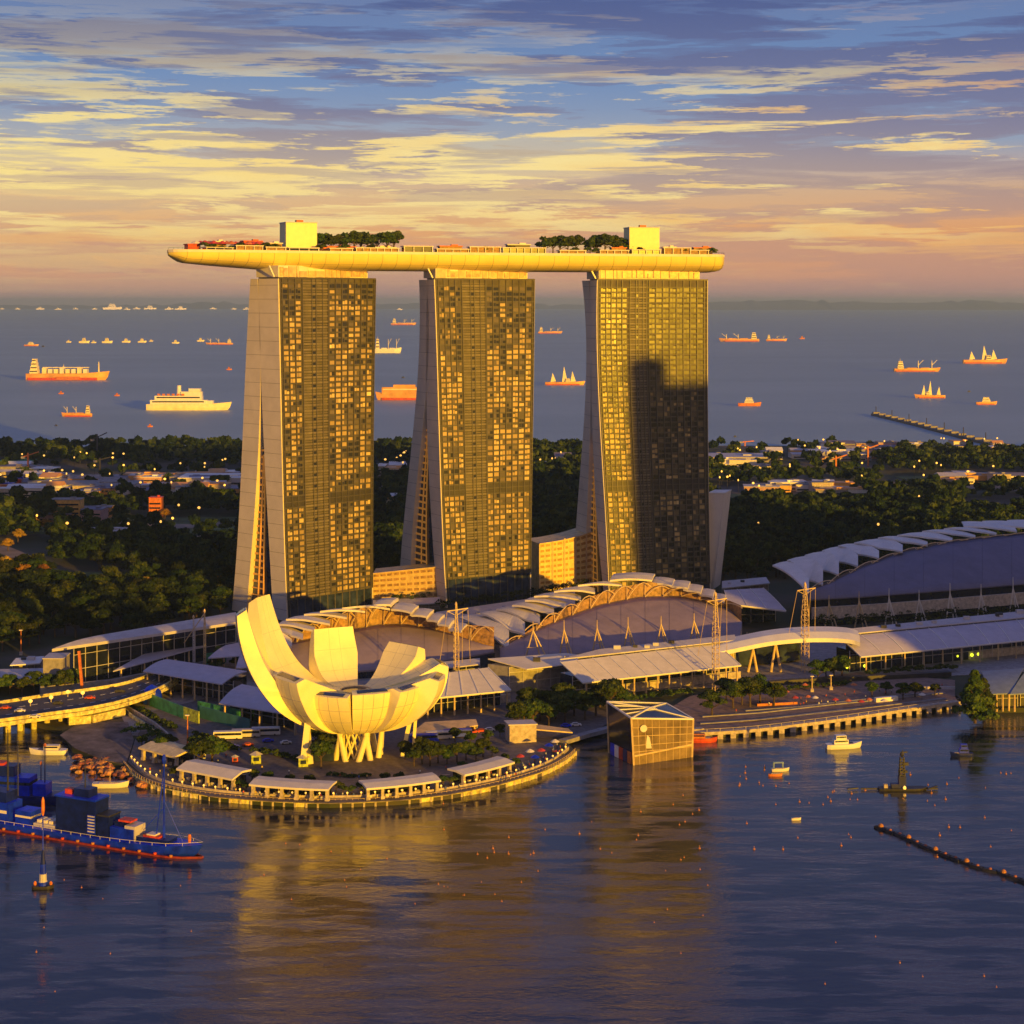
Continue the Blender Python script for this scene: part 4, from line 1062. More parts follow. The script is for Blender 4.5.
# shopping gallery canopies
RPz('gallery_canopy', 'long cream awning of the shopping gallery left of the tall lattice mast', [(583,683,11),(741,665.5,11),(716,643.5,17),(560,662,17)], m_cream, posts=14, wallmat=m_glassd, seams=10, group='gallery canopies')
RPz('gallery_canopy', 'short cream awning of the shopping gallery just right of the museum', [(396,702,11),(511,690.5,11),(488,667.5,16),(420,676,16)], m_cream, posts=9, wallmat=m_glassd, seams=7, group='gallery canopies')
RPz('gallery_canopy', 'long lavender canopy of the shopping gallery running out of the right edge', [(861,657,11),(1110,632,11),(1100,612,17),(836,637,17)], m_lav, posts=14, wallmat=m_glassd, seams=12, bulge=0.8, group='gallery canopies')
RPz('gallery_roof', 'narrow grey roof strip behind the long cream awning', [(560,659,18),(735,640,18),(735,634.5,19),(600,649,19)], m_roofgrey, wallmat=m_conc, z0_=2.4)
RPz('gallery_roof', 'pointed pale roof at the left end of the long cream awning', [(527,669,14),(612,659,14),(566,653,16),(488,658.5,16)], m_cream, wallmat=m_conc)
RPz('gallery_roof', 'narrow grey roof strip behind the lavender canopy', [(846,634,18),(1100,610,18),(1100,603,19),(846,629,19)], m_roofgrey, wallmat=m_conc, z0_=2.4)
RPz('gallery_roof', 'small grey roof between the museum and the smaller shell hall', [(410,672,12),(480,664,12),(480,658,13),(410,665,13)], m_roofgrey, wallmat=m_glassd)
# planted terrace walls in front of the gallery
for (px, lab) in (([(584,697),(640,691),(740,679)], 'pale planter wall below the long cream awning'), ([(862,668),(940,662),(1060,650)], 'grey planter wall below the lavender canopy'), ([(400,713),(450,708),(510,702)], 'pale planter wall below the short cream awning')):
    strip_thing('planter_wall', lab, 'planter wall', px, 2.3, 6.0, m_stone, 1.2, 'planter walls')
# arched entrance canopy
arch = thing('entrance_arch', 'bright arched entrance canopy between the two long gallery canopies', 'canopy', tuple(G(780,665,2.4)))
pts = [(706,651,14),(722,648,15),(745,643,16.5),(770,638,18),(800,635,18.6),(830,634.5,18.4),(852,636,18),(860,639,17)]
rws = []
for (u, v, z) in pts:
    Yf = Yr(v+3.5, z); p = A(u, v+3.5, Yf); rws.append([p, p+Vector((1,6,2.0)), p+Vector((2,16,2.6))])
sm = lambda k: smoothp([r_[k] for r_ in rws], 2)
mb = MB(); mb.grid([list(x) for x in zip(sm(0), sm(1), sm(2))], 1.9); mb.build('roof', m_white, arch, world=True)
for (u, v0, v1, du) in ((728,672,650,4),(735,672,648,-3),(748,672,645,6),(757,672,643,-5),(771,672,640,5),(781,672,640,-6)):
    a = G(u, v0, 2.4); b_ = A(u+du, v1, a.y+1); mb = MB(); mb.tube(a, b_, 0.7, 0.5, 8); mb.build('rib', m_gold, arch, world=True)
mb = MB(); a = G(722,668,2.4); b_ = G(800,662,2.4); a2 = a+Vector((3,9,0)); b2 = b_+Vector((3,9,0))
mb.slab([a+Vector((0,0,12)), b_+Vector((0,0,13)), b2+Vector((0,0,13)), a2+Vector((0,0,12))], 12); mb.build('glass_wall', m_glassb, arch, world=True)

# ============================================================ MASTS
def lattice_mast(u, v0, v1, label, wd=3.2, cross=True, z=2.45, mat=None):
    a = G(u, v0, z); hh = H-(v1-HZ)*a.y/F-z; o = thing('lattice_mast', label, 'mast', tuple(a), 0.3, 'tall masts'); mt = mat or m_gold
    pts = [(wd*0.5,0), (wd*0.5,hh*0.6), (wd*0.12,hh)]
    mb_ = MB()
    for k in range(3):
        an = 2*math.pi*k/3
        for (r0, z0_), (r1, z1_) in zip(pts[:-1], pts[1:]): mb_.tube((r0*math.cos(an), r0*math.sin(an), z0_), (r1*math.cos(an), r1*math.sin(an), z1_), 0.2, 0.17, 6)
    mb_.build('mast_tubes', mt, o)
    mb_ = MB(); nz_ = int(hh/2.4)
    for i in range(nz_):
        za, zb__ = hh*i/nz_, hh*(i+1)/nz_; ra = np.interp(za, [p[1] for p in pts], [p[0] for p in pts]); rb = np.interp(zb__, [p[1] for p in pts], [p[0] for p in pts])
        for k in range(3):
            a0 = 2*math.pi*k/3; a1 = 2*math.pi*(k+1)/3
            mb_.tube((ra*math.cos(a0), ra*math.sin(a0), za), (rb*math.cos(a1), rb*math.sin(a1), zb__), 0.08, 0.08, 4)
            mb_.tube((rb*math.cos(a0), rb*math.sin(a0), zb__), (rb*math.cos(a1), rb*math.sin(a1), zb__), 0.1, 0.1, 4)
    mb_.build('bracing', mt, o)
    if cross:
        mb_ = MB(); mb_.beam((-4,0,hh*0.93), (5.5,0,hh*0.95), 0.5, 0.4); mb_.beam((-4,0,hh*0.93), (0,0,hh*0.88), 0.2); mb_.beam((5.5,0,hh*0.95), (0,0,hh*0.88), 0.2); mb_.build('cross_arm', mt, o)
        mb_ = MB()
        for x in (-4, 5.5, 3): mb_.tube((x,0,hh*0.93), (x*1.5,6,hh*0.35), 0.12, 0.12, 4)
        mb_.build('cables', mt, o)
    mb_ = MB(); mb_.lathe([(0.5,hh-0.6),(0.6,hh),(0.2,hh+1.0)], n=8); mb_.build('mast_head', m_gold, o)
    return o
lattice_mast(715.5,692,594,'tallest lattice mast with a cross arm at the right end of the cream awning',3.6)
lattice_mast(456,700,604,'slim lattice mast right behind the museum with an orange head',2.6)
lattice_mast(805,672,584,'broad lattice mast lit at its head beside the arched entrance',4.2)
lattice_mast(204.5,668,611,'slender mast with slanting stays rising among the grey canopies at the left',1.2,False)
lattice_mast(193.5,668,617,'thin grey mast beside the slender stayed mast at the left',0.9,False,mat=m_roofgrey)
# stay cables of the left mast
for (nm, pts_, mat_, lab) in (('stay_cable', [(196,620),(184,642)], m_gold, 'stay cable slanting left from the left mast'),):
    a = A(204, 614, 830); b_ = A(184, 643, 832); mb = MB(); mb.tube(a, b_, 0.25, 0.25, 5); tag(mb.build(nm, mat_), lab, 'cable')
def aframe(u, v0, v1, label, z=6.0, wd=2.6, mat=None, Y=None):
    a = G(u, v0, z) if Y is None else A(u, v0, Y); z = a.z; hh = H-(v1-HZ)*a.y/F-z; o = thing('support_mast', label, 'mast', tuple(a), 0.0, 'row masts'); mt = mat or m_gold
    for (x, y) in ((-wd,0), (wd,0), (wd*1.9,-2.0)):
        mb_ = MB(); mb_.tube((x, y, -3.8), (0,0,hh*0.72), 0.42, 0.3, 6); mb_.build('leg', mt, o)
    mb_ = MB(); mb_.tube((0,0,hh*0.68), (0,0,hh), 0.3, 0.15, 6); mb_.beam((-wd*0.7,0,hh*0.22), (wd*0.7,0,hh*0.22), 0.25); mb_.build('spike', mt, o)
    return o
aframe(533,655,621,'large twin legged mast at the left shoulder of the larger shell hall',wd=4.2,Y=826)
for i, (u, v0, v1) in enumerate([(564,654,620),(597,650,620),(628,648,617),(661,645,616),(694,641,613)]):
    aframe(u, v0, v1, Y=830+i*3.5, label= '%s from the left of the five gold tripod masts before the larger shell hall' % ordw(i+1))
for i, (u, v0, v1) in enumerate([(829,626,595),(859,626,591),(889,625,588),(919,622,590),(950,621,583),(981,620,584),(1013,618,577)]):
    aframe(u, v0, v1, '%s from the left of the seven pale tripod masts before the slate hall' % ordw(i+1), mat=m_gold if i < 2 else m_cream)
for i, (u, v0, v1) in enumerate([(741,648,628),(747,648,632)]): aframe(u, v0, v1, '%s small gold mast beside the grey folded roof' % ('left' if i == 0 else 'right'), wd=1.2)
# terrace wall and hedges under the slate hall
mb = MB(); PW = [A(812,606,926), A(870,603,936), A(940,600,952), A(1024,593,975), A(1090,588,990)]
for a, b_ in zip(PW[:-1], PW[1:]): mb.beam(Vector((a.x, a.y, 11.5)), Vector((b_.x, b_.y, 11.5)), 1.2, 6.5)
tag(mb.build('terrace_wall', m_stone), 'olive lit terrace wall below the eave of the slate hall', 'wall')
strip_thing('terrace_wall', 'low terrace wall behind the gold tripod masts', 'wall', [(500,668),(600,661),(700,651),(742,646)], 2.4, 6.5, m_stone, 1.0)
hedge([(815,631),(900,627),(1040,618)], 7, 9.5, 'tall dark hedge behind the pale tripod masts of the slate hall', z=6)
hedge([(555,664),(640,655),(735,647)], 3.4, 3.5, 'low olive hedge behind the gold tripod masts', z=6)
hedge([(380,610),(436,604)], 7, 9, 'dark hedge at the foot of the gap between left and middle towers', z=3)
hedge([(440,612),(536,600),(610,586)], 7, 8, 'dark hedge along the foot of the middle tower', z=3)
hedge([(610,587),(640,584),(712,590)], 5, 6, 'dark hedge along the foot of the right tower', z=3)

# ============================================================ LOW BUILDINGS BETWEEN THE TOWERS
def lowblock(name, label, cf, zt_, dep, mat, nf, mats, curved=0):
    a = G(cf[0], cf[1], 2.4); b_ = G(cf[2], cf[3], 2.4); d = b_-a; rz = math.atan2(d.y, d.x); c0 = (a+b_)/2; w_ = d.length
    o = thing(name, label, 'building', tuple(c0), rz)
    mb_ = MB(); h0, h1 = zt_[0]-2.4, zt_[1]-2.4
    N_ = 10; F0 = []; B0 = []
    for i in range(N_+1):
        x = -w_/2+w_*i/N_; hh = h0+(h1-h0)*i/N_+curved*math.sin(math.pi*i/N_)*-1; F0.append((x, hh))
    vs = []; 
    for (x, hh) in F0: vs += [(x,0,0), (x,0,hh), (x,dep,hh), (x,dep,0)]
    fs = []
    for i in range(N_):
        for j in range(3): fs.append((i*4+j, (i+1)*4+j, (i+1)*4+j+1, i*4+j+1))
    fs += [(0,1,2,3), (N_*4+3, N_*4+2, N_*4+1, N_*4)]; mb_.add(vs, fs); mb_.build('wall', mat, o)
    for k in range(nf):
        mb_ = MB()
        for i in range(N_):
            (x, ha), (x2, hb_) = F0[i], F0[i+1]; za = ha*(k+0.55)/nf; zb__ = hb_*(k+0.55)/nf; th_ = min(ha, hb_)/nf*0.45
            if i == 5 and k % 3 == 1: continue
            mb_.beam((x+0.5, -0.12, za), (x2-0.5, -0.12, zb__), 0.2, th_)
        mb_.build('window_band', mats, o)
    mb_ = MB()
    for i in range(N_): (x, ha), (x2, hb_) = F0[i], F0[i+1]; mb_.beam((x, -0.5, ha+0.25), (x2, -0.5, hb_+0.25), 1.4, 0.45)
    mb_.build('cornice', m_gold, o)
    if nf > 6:
        mb_ = MB()
        for q in (-0.49, -0.27, -0.07, 0.12, 0.30, 0.49): mb_.beam((w_*q, -0.35, 0.3), (w_*q, -0.35, (h0+(h1-h0)*(q+0.5))-0.2), 0.9, 0.35)
        mb_.build('piers', m_gold, o)
    return o
lowblock('low_building', 'low amber banded building between the left and middle towers', (373,604,440,604), (20,24), 20, M('amber_wall',(0.6,0.42,0.16),0.5), 6, m_goldwall)
lowblock('low_building', 'bright yellow many windowed building between the middle and right towers', (539,591,598,588), (31,38), 25, M('yellow_wall',(0.74,0.56,0.22),0.5), 9, M('amber_window',(0.42,0.22,0.05),0.3), curved=1.2)
RPz('low_roof', 'small grey roof before the low amber building', [(373,606,7),(440,603,7),(440,597,8),(373,600,8)], m_roofgrey, wallmat=m_conc)
# pale wedge shaped stair tower right of the right hotel tower
o = thing('wedge_tower', 'slim pale wedge shaped tower widening upwards beside the right hotel tower', 'tower', tuple(A(717,590,1040)))
mb = MB(); b0, b1 = A(710.5,589,1052), A(713.5,589,1050); t0, t1 = A(708.5,493.5,1052), A(724.5,493.5,1048)
off = Vector((6,16,0)); vs = [b0, b1, b1+off, b0+off, t0, t1, t1+off, t0+off]; mb.add(vs, [(0,1,5,4),(1,2,6,5),(2,3,7,6),(3,0,4,7),(4,5,6,7),(3,2,1,0)]); mb.build('wall', m_end, o, world=True)
mb = MB(); mb.slab([t0+Vector((-.3,-.3,.6)), t1+Vector((.3,-.3,.6)), t1+off+Vector((.3,.3,.6)), t0+off+Vector((-.3,.3,.6))], 0.55); mb.build('coping', m_white, o, world=True)

# ============================================================ LEFT EXHIBITION BUILDING AND GREY CANOPIES
eb = RPz('glass_gallery_building', 'long glass fronted building with a wavy pale roof at the left', [(52,649,21),(236,622,21),(236,612,21),(100,635,22)], m_roofgrey, th=2.6, bulge=0.7, wallmat=m_glassd)
strip_thing('plinth_wall', 'grey plinth wall below the glass fronted building', 'wall', [(40,697),(110,690),(185,675)], 2.3, 7, m_conc, 1.5)
o = thing('slanted_column', 'orange lit slanted column at the left corner of the glass fronted building', 'column', tuple(G(83,697,2.4)))
mb = MB(); a = G(83,698,2.4); mb.beam(a, A(79,651,a.y+2), 1.1); mb.build('shaft', m_orange, o, world=True)
mb = MB(); mb.box((0,0,0.6), (2,2,1.2)); mb.build('base', m_stone, o)
o = thing('side_wing', 'blank grey side wing left of the glass fronted building', 'building', tuple(G(53,690,2.4)))
mb = MB(); mb.box((0,6,7), (9,12,14)); mb.build('wall', m_conc, o); mb = MB(); mb.box((0,6,14.2), (9.6,12.6,0.4)); mb.build('roof', m_roofgrey, o)
RPz('low_shed', 'low white roofed shed left of the glass fronted building', [(10,665,9),(40,663,9),(44,656,9.5),(16,658,9.5)], m_white, wallmat=m_conc)
RPz('low_shed', 'long grey low shed behind the bushes at the left edge', [(-40,684,7),(46,680,7),(46,668,7.5),(-40,670,7.5)], m_roofgrey, wallmat=m_conc)
RPz('grey_canopy', 'long narrow grey canopy sweeping up to the right in front of the glass building', [(113,671,9),(236,637,10),(236,629,11),(168,643,11)], m_lav, bulge=0.6, posts=6, group='grey canopies')
RPz('grey_canopy', 'broad pale grey canopy over the market left of the museum', [(143,671,12),(222,684,12),(247,671,13),(167,659,13)], m_lav, bulge=1.0, posts=7, wallmat=m_glassd, group='grey canopies')
RPz('grey_canopy', 'rounded grey canopy half hidden behind the museum petals', [(219,703,11),(300,716,11),(290,694,13),(242,684,13)], m_lav, bulge=1.2, posts=5, wallmat=m_glassd, group='grey canopies')
RPz('grey_canopy', 'small grey canopy behind the tall left petal', [(208,658,10),(250,655,10),(250,640,12),(226,645,12)], m_lav, bulge=0.6, posts=4, group='grey canopies')
RPz('grey_canopy', 'low grey canopy just left of the smaller shell hall', [(236,668,9),(290,664,9),(290,650,10),(240,655,10)], m_lav, bulge=0.6, posts=4, group='grey canopies')
RPz('tan_canopy', 'low tan canopy at ground level right of the museum', [(408,735,5.5),(478,725,5.5),(476,719,6.5),(425,722,6.5)], m_gold, posts=6, wallmat=m_glassd)
for i, (px, mt, lab) in enumerate((([(146,704),(166,712),(184,719)], m_green, 'green hoarding below the broad pale canopy'), ([(184,719),(199,724)], m_lime, 'lime green hoarding panel at the market corner'), ([(200,718),(250,732)], M('teal_panel',(0.04,0.16,0.15),0.5), 'dark teal hoarding right of the lime panel'),
      ([(206,664),(226,662)], m_green, 'green awning wall behind the masts'), ([(198,713),(240,722)], m_green, 'green market stall wall under the broad pale canopy'))):
    strip_thing('hoarding', lab, 'hoarding', px, 2.3, 7.5, mt, 0.5, 'hoardings')
o = thing('blue_sculpture', 'blue rounded shelter on the slope below the broad pale canopy', 'shelter', tuple(G(152,703,2.4)))
mb = MB(); mb.lathe([(4.2,0),(4.6,2),(4.0,5),(2.4,7),(0.5,8)], n=14); mb.build('shell', m_blue, o, smooth=True); mb = MB(); mb.box((0.5,-4.3,1.6), (3,1.0,3)); mb.build('doorway', m_navy, o)
for i, (u, v) in enumerate([(228,725),(246,727),(262,728)]):
    pass
for i, (u, v, mt, lab) in enumerate([(256,763,m_lime,'yellow and teal kiosk on the paving left of the museum'), (235,762,m_red,'red market stall left of the kiosk'), (203,758,m_white,'white stall near the tree left of the museum'), (303,766,m_lime,'green kiosk by the left leg of the museum')]):
    o = thing('kiosk', lab, 'kiosk', tuple(G(u, v, 2.5)), 0.2)
    sz = 2.2 if i in (1, 2) else 3.6
    mb = MB(); mb.box((0,0,sz*0.45), (sz,sz*0.8,sz*0.9)); mb.build('wall', mt, o); mb = MB(); mb.lathe([(sz*0.75,sz*0.9),(sz*0.1,sz*1.25)], n=4); mb.build('roof', m_roofgrey, o)
    mb = MB(); mb.box((0,-sz*0.41,sz*0.5), (sz*0.6,0.1,sz*0.4)); mb.build('counter', m_glassb, o)

# ============================================================ BRIDGE AND ROADS AT THE LEFT
def ribbon(name, A0, B0, mat, th, kind='structure'):
    mb_ = MB(); mb_.grid([[a, b_] for a, b_ in zip(A0, B0)], th); return tag(mb_.build(name, mat), kind=kind)
zr = 8.0
farE = [G(u, v, zr) for u, v in [(-60,712),(0,704),(50,696),(96,690),(130,684),(160,672),(176,662)]]
nearE = [G(u, v, zr) for u, v in [(-60,730),(0,722),(50,715),(96,709),(140,698),(172,684),(188,670)]]
farE, nearE = smoothp(farE), smoothp(nearE)
mb = MB(); mb.grid([[a, b_] for a, b_ in zip(farE, nearE)], 1.4)
brd = thing('road_bridge', 'road bridge with golden piers crossing the inlet at the left edge', 'bridge', tuple(G(40,735,0)))
mb.build('deck', m_asph, brd, world=True)
for nm, E, mt in (('far_parapet', farE, m_wallstone), ('near_parapet', nearE, m_wallstone)):
    mb = MB()
    for a, b_ in zip(E[:-1], E[1:]): mb.beam(a+Vector((0,0,0.65)), b_+Vector((0,0,0.65)), 0.6, 1.3); mb.beam(a+Vector((0,-0.4,-1.0)), b_+Vector((0,-0.4,-1.0)), 0.9, 1.6)
    mb.build(nm, mt, brd, world=True)
mb = MB()
for a, b_, c_, d_ in zip(farE[:-1], farE[1:], nearE[:-1], nearE[1:]):
    for q in (0.33, 0.66): mb.beam(a.lerp(c_, q)+Vector((0,0,0.02)), a.lerp(c_, q).lerp(b_.lerp(d_, q), 0.5)+Vector((0,0,0.02)), 0.35, 0.04)
mb.build('lane_marking', m_white, brd, world=True)
for i, u in enumerate([-30,-8,8,20,34,47,61]):
    v = np.interp(u, [-60,0,50,96], [742,733,727,721]); a = G(u, v, 0.0); hh = 6.2
    for q in (0, 1):
        p = a+Vector((2*q, 13*q, 0)); mb = MB(); mb.tube((p.x, p.y, -2), (p.x, p.y, hh-1.2), 1.2, 1.2, 10); mb.box((p.x, p.y, hh-0.8), (4.4, 3.4, 1.2)); mb.build('pier', m_wallstone, brd, world=True)
# quayside terrace lit gold beside the bridge
strip_thing('quay_terrace', 'golden quay terrace wall below the bridge end', 'quay wall', [(68,724),(90,722),(122,715)], 2.3, 5.6, m_wallstone, 5.0)
rb = [(120,724),(140,737),(160,752),(176,768)]; ra = [(112,712),(150,722),(176,738),(190,764)]
strip_thing('kerb_wall', 'curved pale kerb wall beside the ramp down to the promenade', 'kerb wall', [(108,700),(125,708),(140,717),(155,726),(168,737),(178,750),(182,764)], 2.3, 3.8, m_stone, 0.8)
strip_thing('kerb_wall', 'golden kerb wall on the left side of the ramp', 'kerb wall', [(120,706),(132,718),(148,728),(160,738),(168,752)], 2.3, 3.6, m_wallstone, 0.7)
ribbon('road', [G(u, v, 2.42) for u, v in [(110,701),(126,709),(141,718),(156,727),(169,738),(179,752),(183,766)]], [G(u, v, 2.42) for u, v in [(124,700),(143,708),(158,716),(172,727),(186,740),(194,755),(196,768)]], m_asph, 0.15)
hedge([(128,735),(140,732),(152,736),(162,745)], 5, 4.5, 'olive bushes on the bank between ramp and inlet')
hedge([(140,712),(155,722),(175,731)], 3, 3, 'dark hedge below the green hoarding')

hedge([(522,722),(560,714),(600,707),(640,701),(690,694)], 4, 3.5, 'dark green shrub belt between the long awning and the waterfront')
hedge([(410,757),(440,753),(480,749)], 3.2, 2.6, 'olive shrub belt along the coach road right of the museum')
hedge([(196,736),(220,744),(238,752)], 3, 2.2, 'dark shrub bed left of the museum beside the ramp')
hedge([(255,752),(285,757),(300,762)], 3.2, 2.2, 'dark shrub bed between kiosk and museum leg')
hedge([(330,775),(352,777),(372,776)], 2.2, 1.0, 'low flower bed in front of the museum columns')
hedge([(760,692),(800,689),(850,685)], 3, 2.2, 'dark shrub belt behind the event plaza')
hedge([(870,676),(910,672),(955,670)], 4, 3.2, 'tall dark shrubs below the lavender canopy')
hedge([(596,690),(650,684),(700,680)], 2.4, 1.6, 'olive creeper along the pale planter wall')
for i, (px, lab) in enumerate((([(700,724),(760,720),(830,712),(900,704),(945,699)], 'lowest step line of the event plaza'), ([(702,717),(760,713),(830,705),(900,698),(945,693)], 'middle step line of the event plaza'), ([(745,711),(800,707),(860,700),(920,694)], 'upper step line of the event plaza'))):
    strip_thing('step', lab, 'step', px, 2.6, 3.0-0.0*i, m_conc, 1.4, 'steps of the event plaza')
# ============================================================ CRYSTAL PAVILION
cp = thing('crystal_pavilion', 'faceted golden glass pavilion standing in the water right of the promenade', 'pavilion', tuple(G(650,760,0)))
Yc0 = 668
m_tan = M('golden_glass', (0.24,0.17,0.075), 0.22, var=0.25, scale=0.12, spec=0.8)
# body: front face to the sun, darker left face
fl = A(634,770,Yc0-2); fr = A(692,768,Yc0+10); lb = A(609,765,Yc0+16); rb2 = fr+(lb-fl)
def at(p, z): return Vector((p.x, p.y, z))
hl, hr, hb_ = 18.0, 14.8, 20.2
tl, tr = at(fl+Vector((-1,0,0)), hl), at(fr+Vector((0.5,0,0)), hr); tb_ = at(lb+Vector((-0.8,0,0)), hb_); tbr = at(rb2+Vector((0,0,0)), hr+2)
mb = MB(); b4 = [at(p, -1) for p in (fl, fr, rb2, lb)]; mb.add(b4+[tl, tr, tbr, tb_], [(0,1,5,4),(1,2,6,5),(2,3,7,6),(3,2,1,0)]); mb.build('glass_front', m_tan, cp, world=True)
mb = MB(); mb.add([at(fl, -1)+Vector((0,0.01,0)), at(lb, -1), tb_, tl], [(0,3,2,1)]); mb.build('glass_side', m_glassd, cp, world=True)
mb = MB(); up = Vector((0,0,0.05)); mid = (tl+tr+tbr+tb_)/4+Vector((0,0,1.0))
mb.add([tl+up, tr+up, tbr+up, tb_+up, mid], [(0,1,4),(1,2,4),(2,3,4),(3,0,4)]); mb.build('roof_glass', m_glassb, cp, world=True)
mb = MB()
for a, b_ in ((tl, tr), (tr, tbr), (tbr, tb_), (tb_, tl), (tl, mid), (tr, mid), (tb_, mid), (tbr, mid)): mb.beam(a+up, b_+up, 0.6)
for q in (0.25, 0.5, 0.75): mb.beam(tl.lerp(tb_, q)+up*4, mid.lerp(tr.lerp(tbr, q), 0.2)+up*6, 0.35)
mb.build('roof_frame', m_white, cp, world=True)
mb = MB()
for a, b_ in ((at(fl, -1), tl), (at(fr, -1), tr), (at(lb, -1), tb_)): mb.beam(a, b_, 0.7)
for q in np.linspace(0.1, 0.9, 8): mb.beam(at(fl.lerp(fr, q), -1)+Vector((0,-0.1,0)), tl.lerp(tr, q)+Vector((0,-0.1,0)), 0.14)
for q in (0.28, 0.42, 0.62, 0.8): mb.beam(at(fl, 0).lerp(tl, q)+Vector((0,-0.12,0)), at(fr, 0).lerp(tr, q)+Vector((0,-0.12,0)), 0.16)
mb.beam(at(fl, 3.6)+Vector((0,-.3,0)), at(fr, 5.0)+Vector((0,-.3,0)), 0.6)
mb.build('glazing_bars', m_gold, cp, world=True)
mb = MB(); q0 = at(fl, 0).lerp(at(fr, 0), 0.13); mb.lathe([(1.4,0),(1.4,0.3)], n=16)
o_ = mb.build('round_light', m_cream, cp); o_.rotation_euler = (R(90), 0, R(12)); pp = at(fl.lerp(fr, 0.16), 13.8)+Vector((0,-0.5,0)); o_.location = pp-cp.location
mb = MB(); q = at(fl.lerp(fr, 0.24), 8.0)+Vector((0,-0.35,0)); mb.add([q+Vector((-1,0,-2.2)), q+Vector((1.4,0.2,-2.2)), q+Vector((0.6,0.1,2)), q+Vector((-0.4,0,3))], [(0,1,2,3)]); mb.build('figure_panel', m_cream, cp, world=True)
for i, mt in enumerate((m_blue, m_white, m_red, m_navy, m_orange)):
    a = at(lb.lerp(fl, 0.1+0.17*i), 2.4)+Vector((-0.35,-0.3,0)); b_ = at(lb.lerp(fl, 0.26+0.17*i), 2.4)+Vector((-0.35,-0.3,0)); mb = MB(); mb.beam(a, b_, 0.3, 4.6); mb.build('base_banner', mt, cp, world=True)
strip_thing('footbridge', 'grey footbridge linking the promenade to the glass pavilion', 'footbridge', [(562,744),(585,737),(612,730)], 1.6, 3.2, m_conc, 3.5)
strip_thing('footbridge', 'short footbridge from the glass pavilion to the event plaza', 'footbridge', [(690,734),(702,732)], 1.6, 3.4, m_stone, 3.0)
o = thing('white_block', 'pale sloping entrance block at the right end of the promenade', 'building', tuple(G(530,742,2.45)), 0.25)
mb = MB(); mb.box((-3,3,3.5), (11,7,7)); mb.build('wall', m_stone, o); mb = MB(); mb.slab([(2.6,0,5.0), (18,1,2.6), (18,7,2.6), (2.6,7,5.5)], 0.5); mb.build('ramp_roof', m_gold, o); mb = MB(); mb.slab([(-9,-0.6,7.6), (3,-0.6,7.2), (3,7,7.2), (-9,7,7.6)], 0.5); mb.build('roof', m_roofgrey, o)
# ============================================================ EVENT PLAZA QUAY
qe = [(693,732),(720,731),(760,728),(800,723),(840,718),(880,712),(920,706),(958,701)]
QE = resamp(smoothp([G(u, v, 2.6) for u, v in qe]), 5.6)
qw = thing('plaza_quay', 'long pale quay edge of the event plaza carried on square piers', 'quay wall', tuple(Vector((QE[10].x, QE[10].y, 0))))
mb = MB()
for a, b_ in zip(QE[:-1], QE[1:]): mb.beam(a+Vector((0,-1.4,-0.2)), b_+Vector((0,-1.4,-0.2)), 3.0, 1.3)
mb.build('edge_beam', m_stone, qw, world=True)
mb = MB()
for a, b_ in zip(QE[:-1], QE[1:]): mb.beam(a+Vector((0,-2.5,1.6)), b_+Vector((0,-2.5,1.6)), 0.16); mb.beam(a+Vector((0,-2.5,0.4)), a+Vector((0,-2.5,1.6)), 0.2)
mb.build('railing', m_stone, qw, world=True)
mbq = MB(); mbq.grid([[a+Vector((0,0,0.03)), a+Vector((1.5,11,0.03))] for a in QE], 0.3); mbq.build('walkway', m_pave, qw, world=True)
for a in QE: mb = MB(); mb.box((a.x, a.y-2.2, 0.2), (2.2, 2.0, 3.4)); mb.build('pier', m_stone, qw, world=True)
mb = MB()
for a, b_ in zip(QE[:-1], QE[1:]): mb.beam(a+Vector((0,0.6,-2.2)), b_+Vector((0,0.6,-2.2)), 0.3, 3.4)
mb.build('rear_wall', m_dark, qw, world=True)
strip_thing('low_wall', 'thin grey rail wall along the back of the event plaza', 'wall', [(901,689),(955,689)], 3.4, 4.6, m_roofgrey, 0.6)
strip_thing('low_wall', 'dark stepped wall between gallery and event plaza', 'wall', [(720,690),(790,684),(870,680),(950,676)], 2.4, 4.6, m_dark, 3)
strip_thing('bench_row', 'orange lit bench row in front of the plaza trees', 'bench', [(757,706),(797,704)], 2.6, 3.6, m_orange, 1.0)
strip_thing('white_van_shelter', 'long white shelter on the event plaza', 'shelter', [(875,702),(897,700)], 2.6, 4.4, m_white, 2.0)
# tents at the right edge
for (nm, lab, pts) in (('blue_tent', 'blue grey tent on posts at the right edge of the quay', [(990,694,10),(1012,693,10),(1024,668,16),(981,671,14)]), ('blue_tent', 'larger pale blue tent at the right edge beside the first', [(1010,694,10),(1080,690,10),(1090,660,17),(1032,664,17)])):
    RPz(nm, lab, pts, M('blue_grey_canvas',(0.16,0.21,0.32),0.5,var=0.1), posts=4, wallmat=m_dark, z0_=1.8, group='tents at the right edge', bulge=0.8)

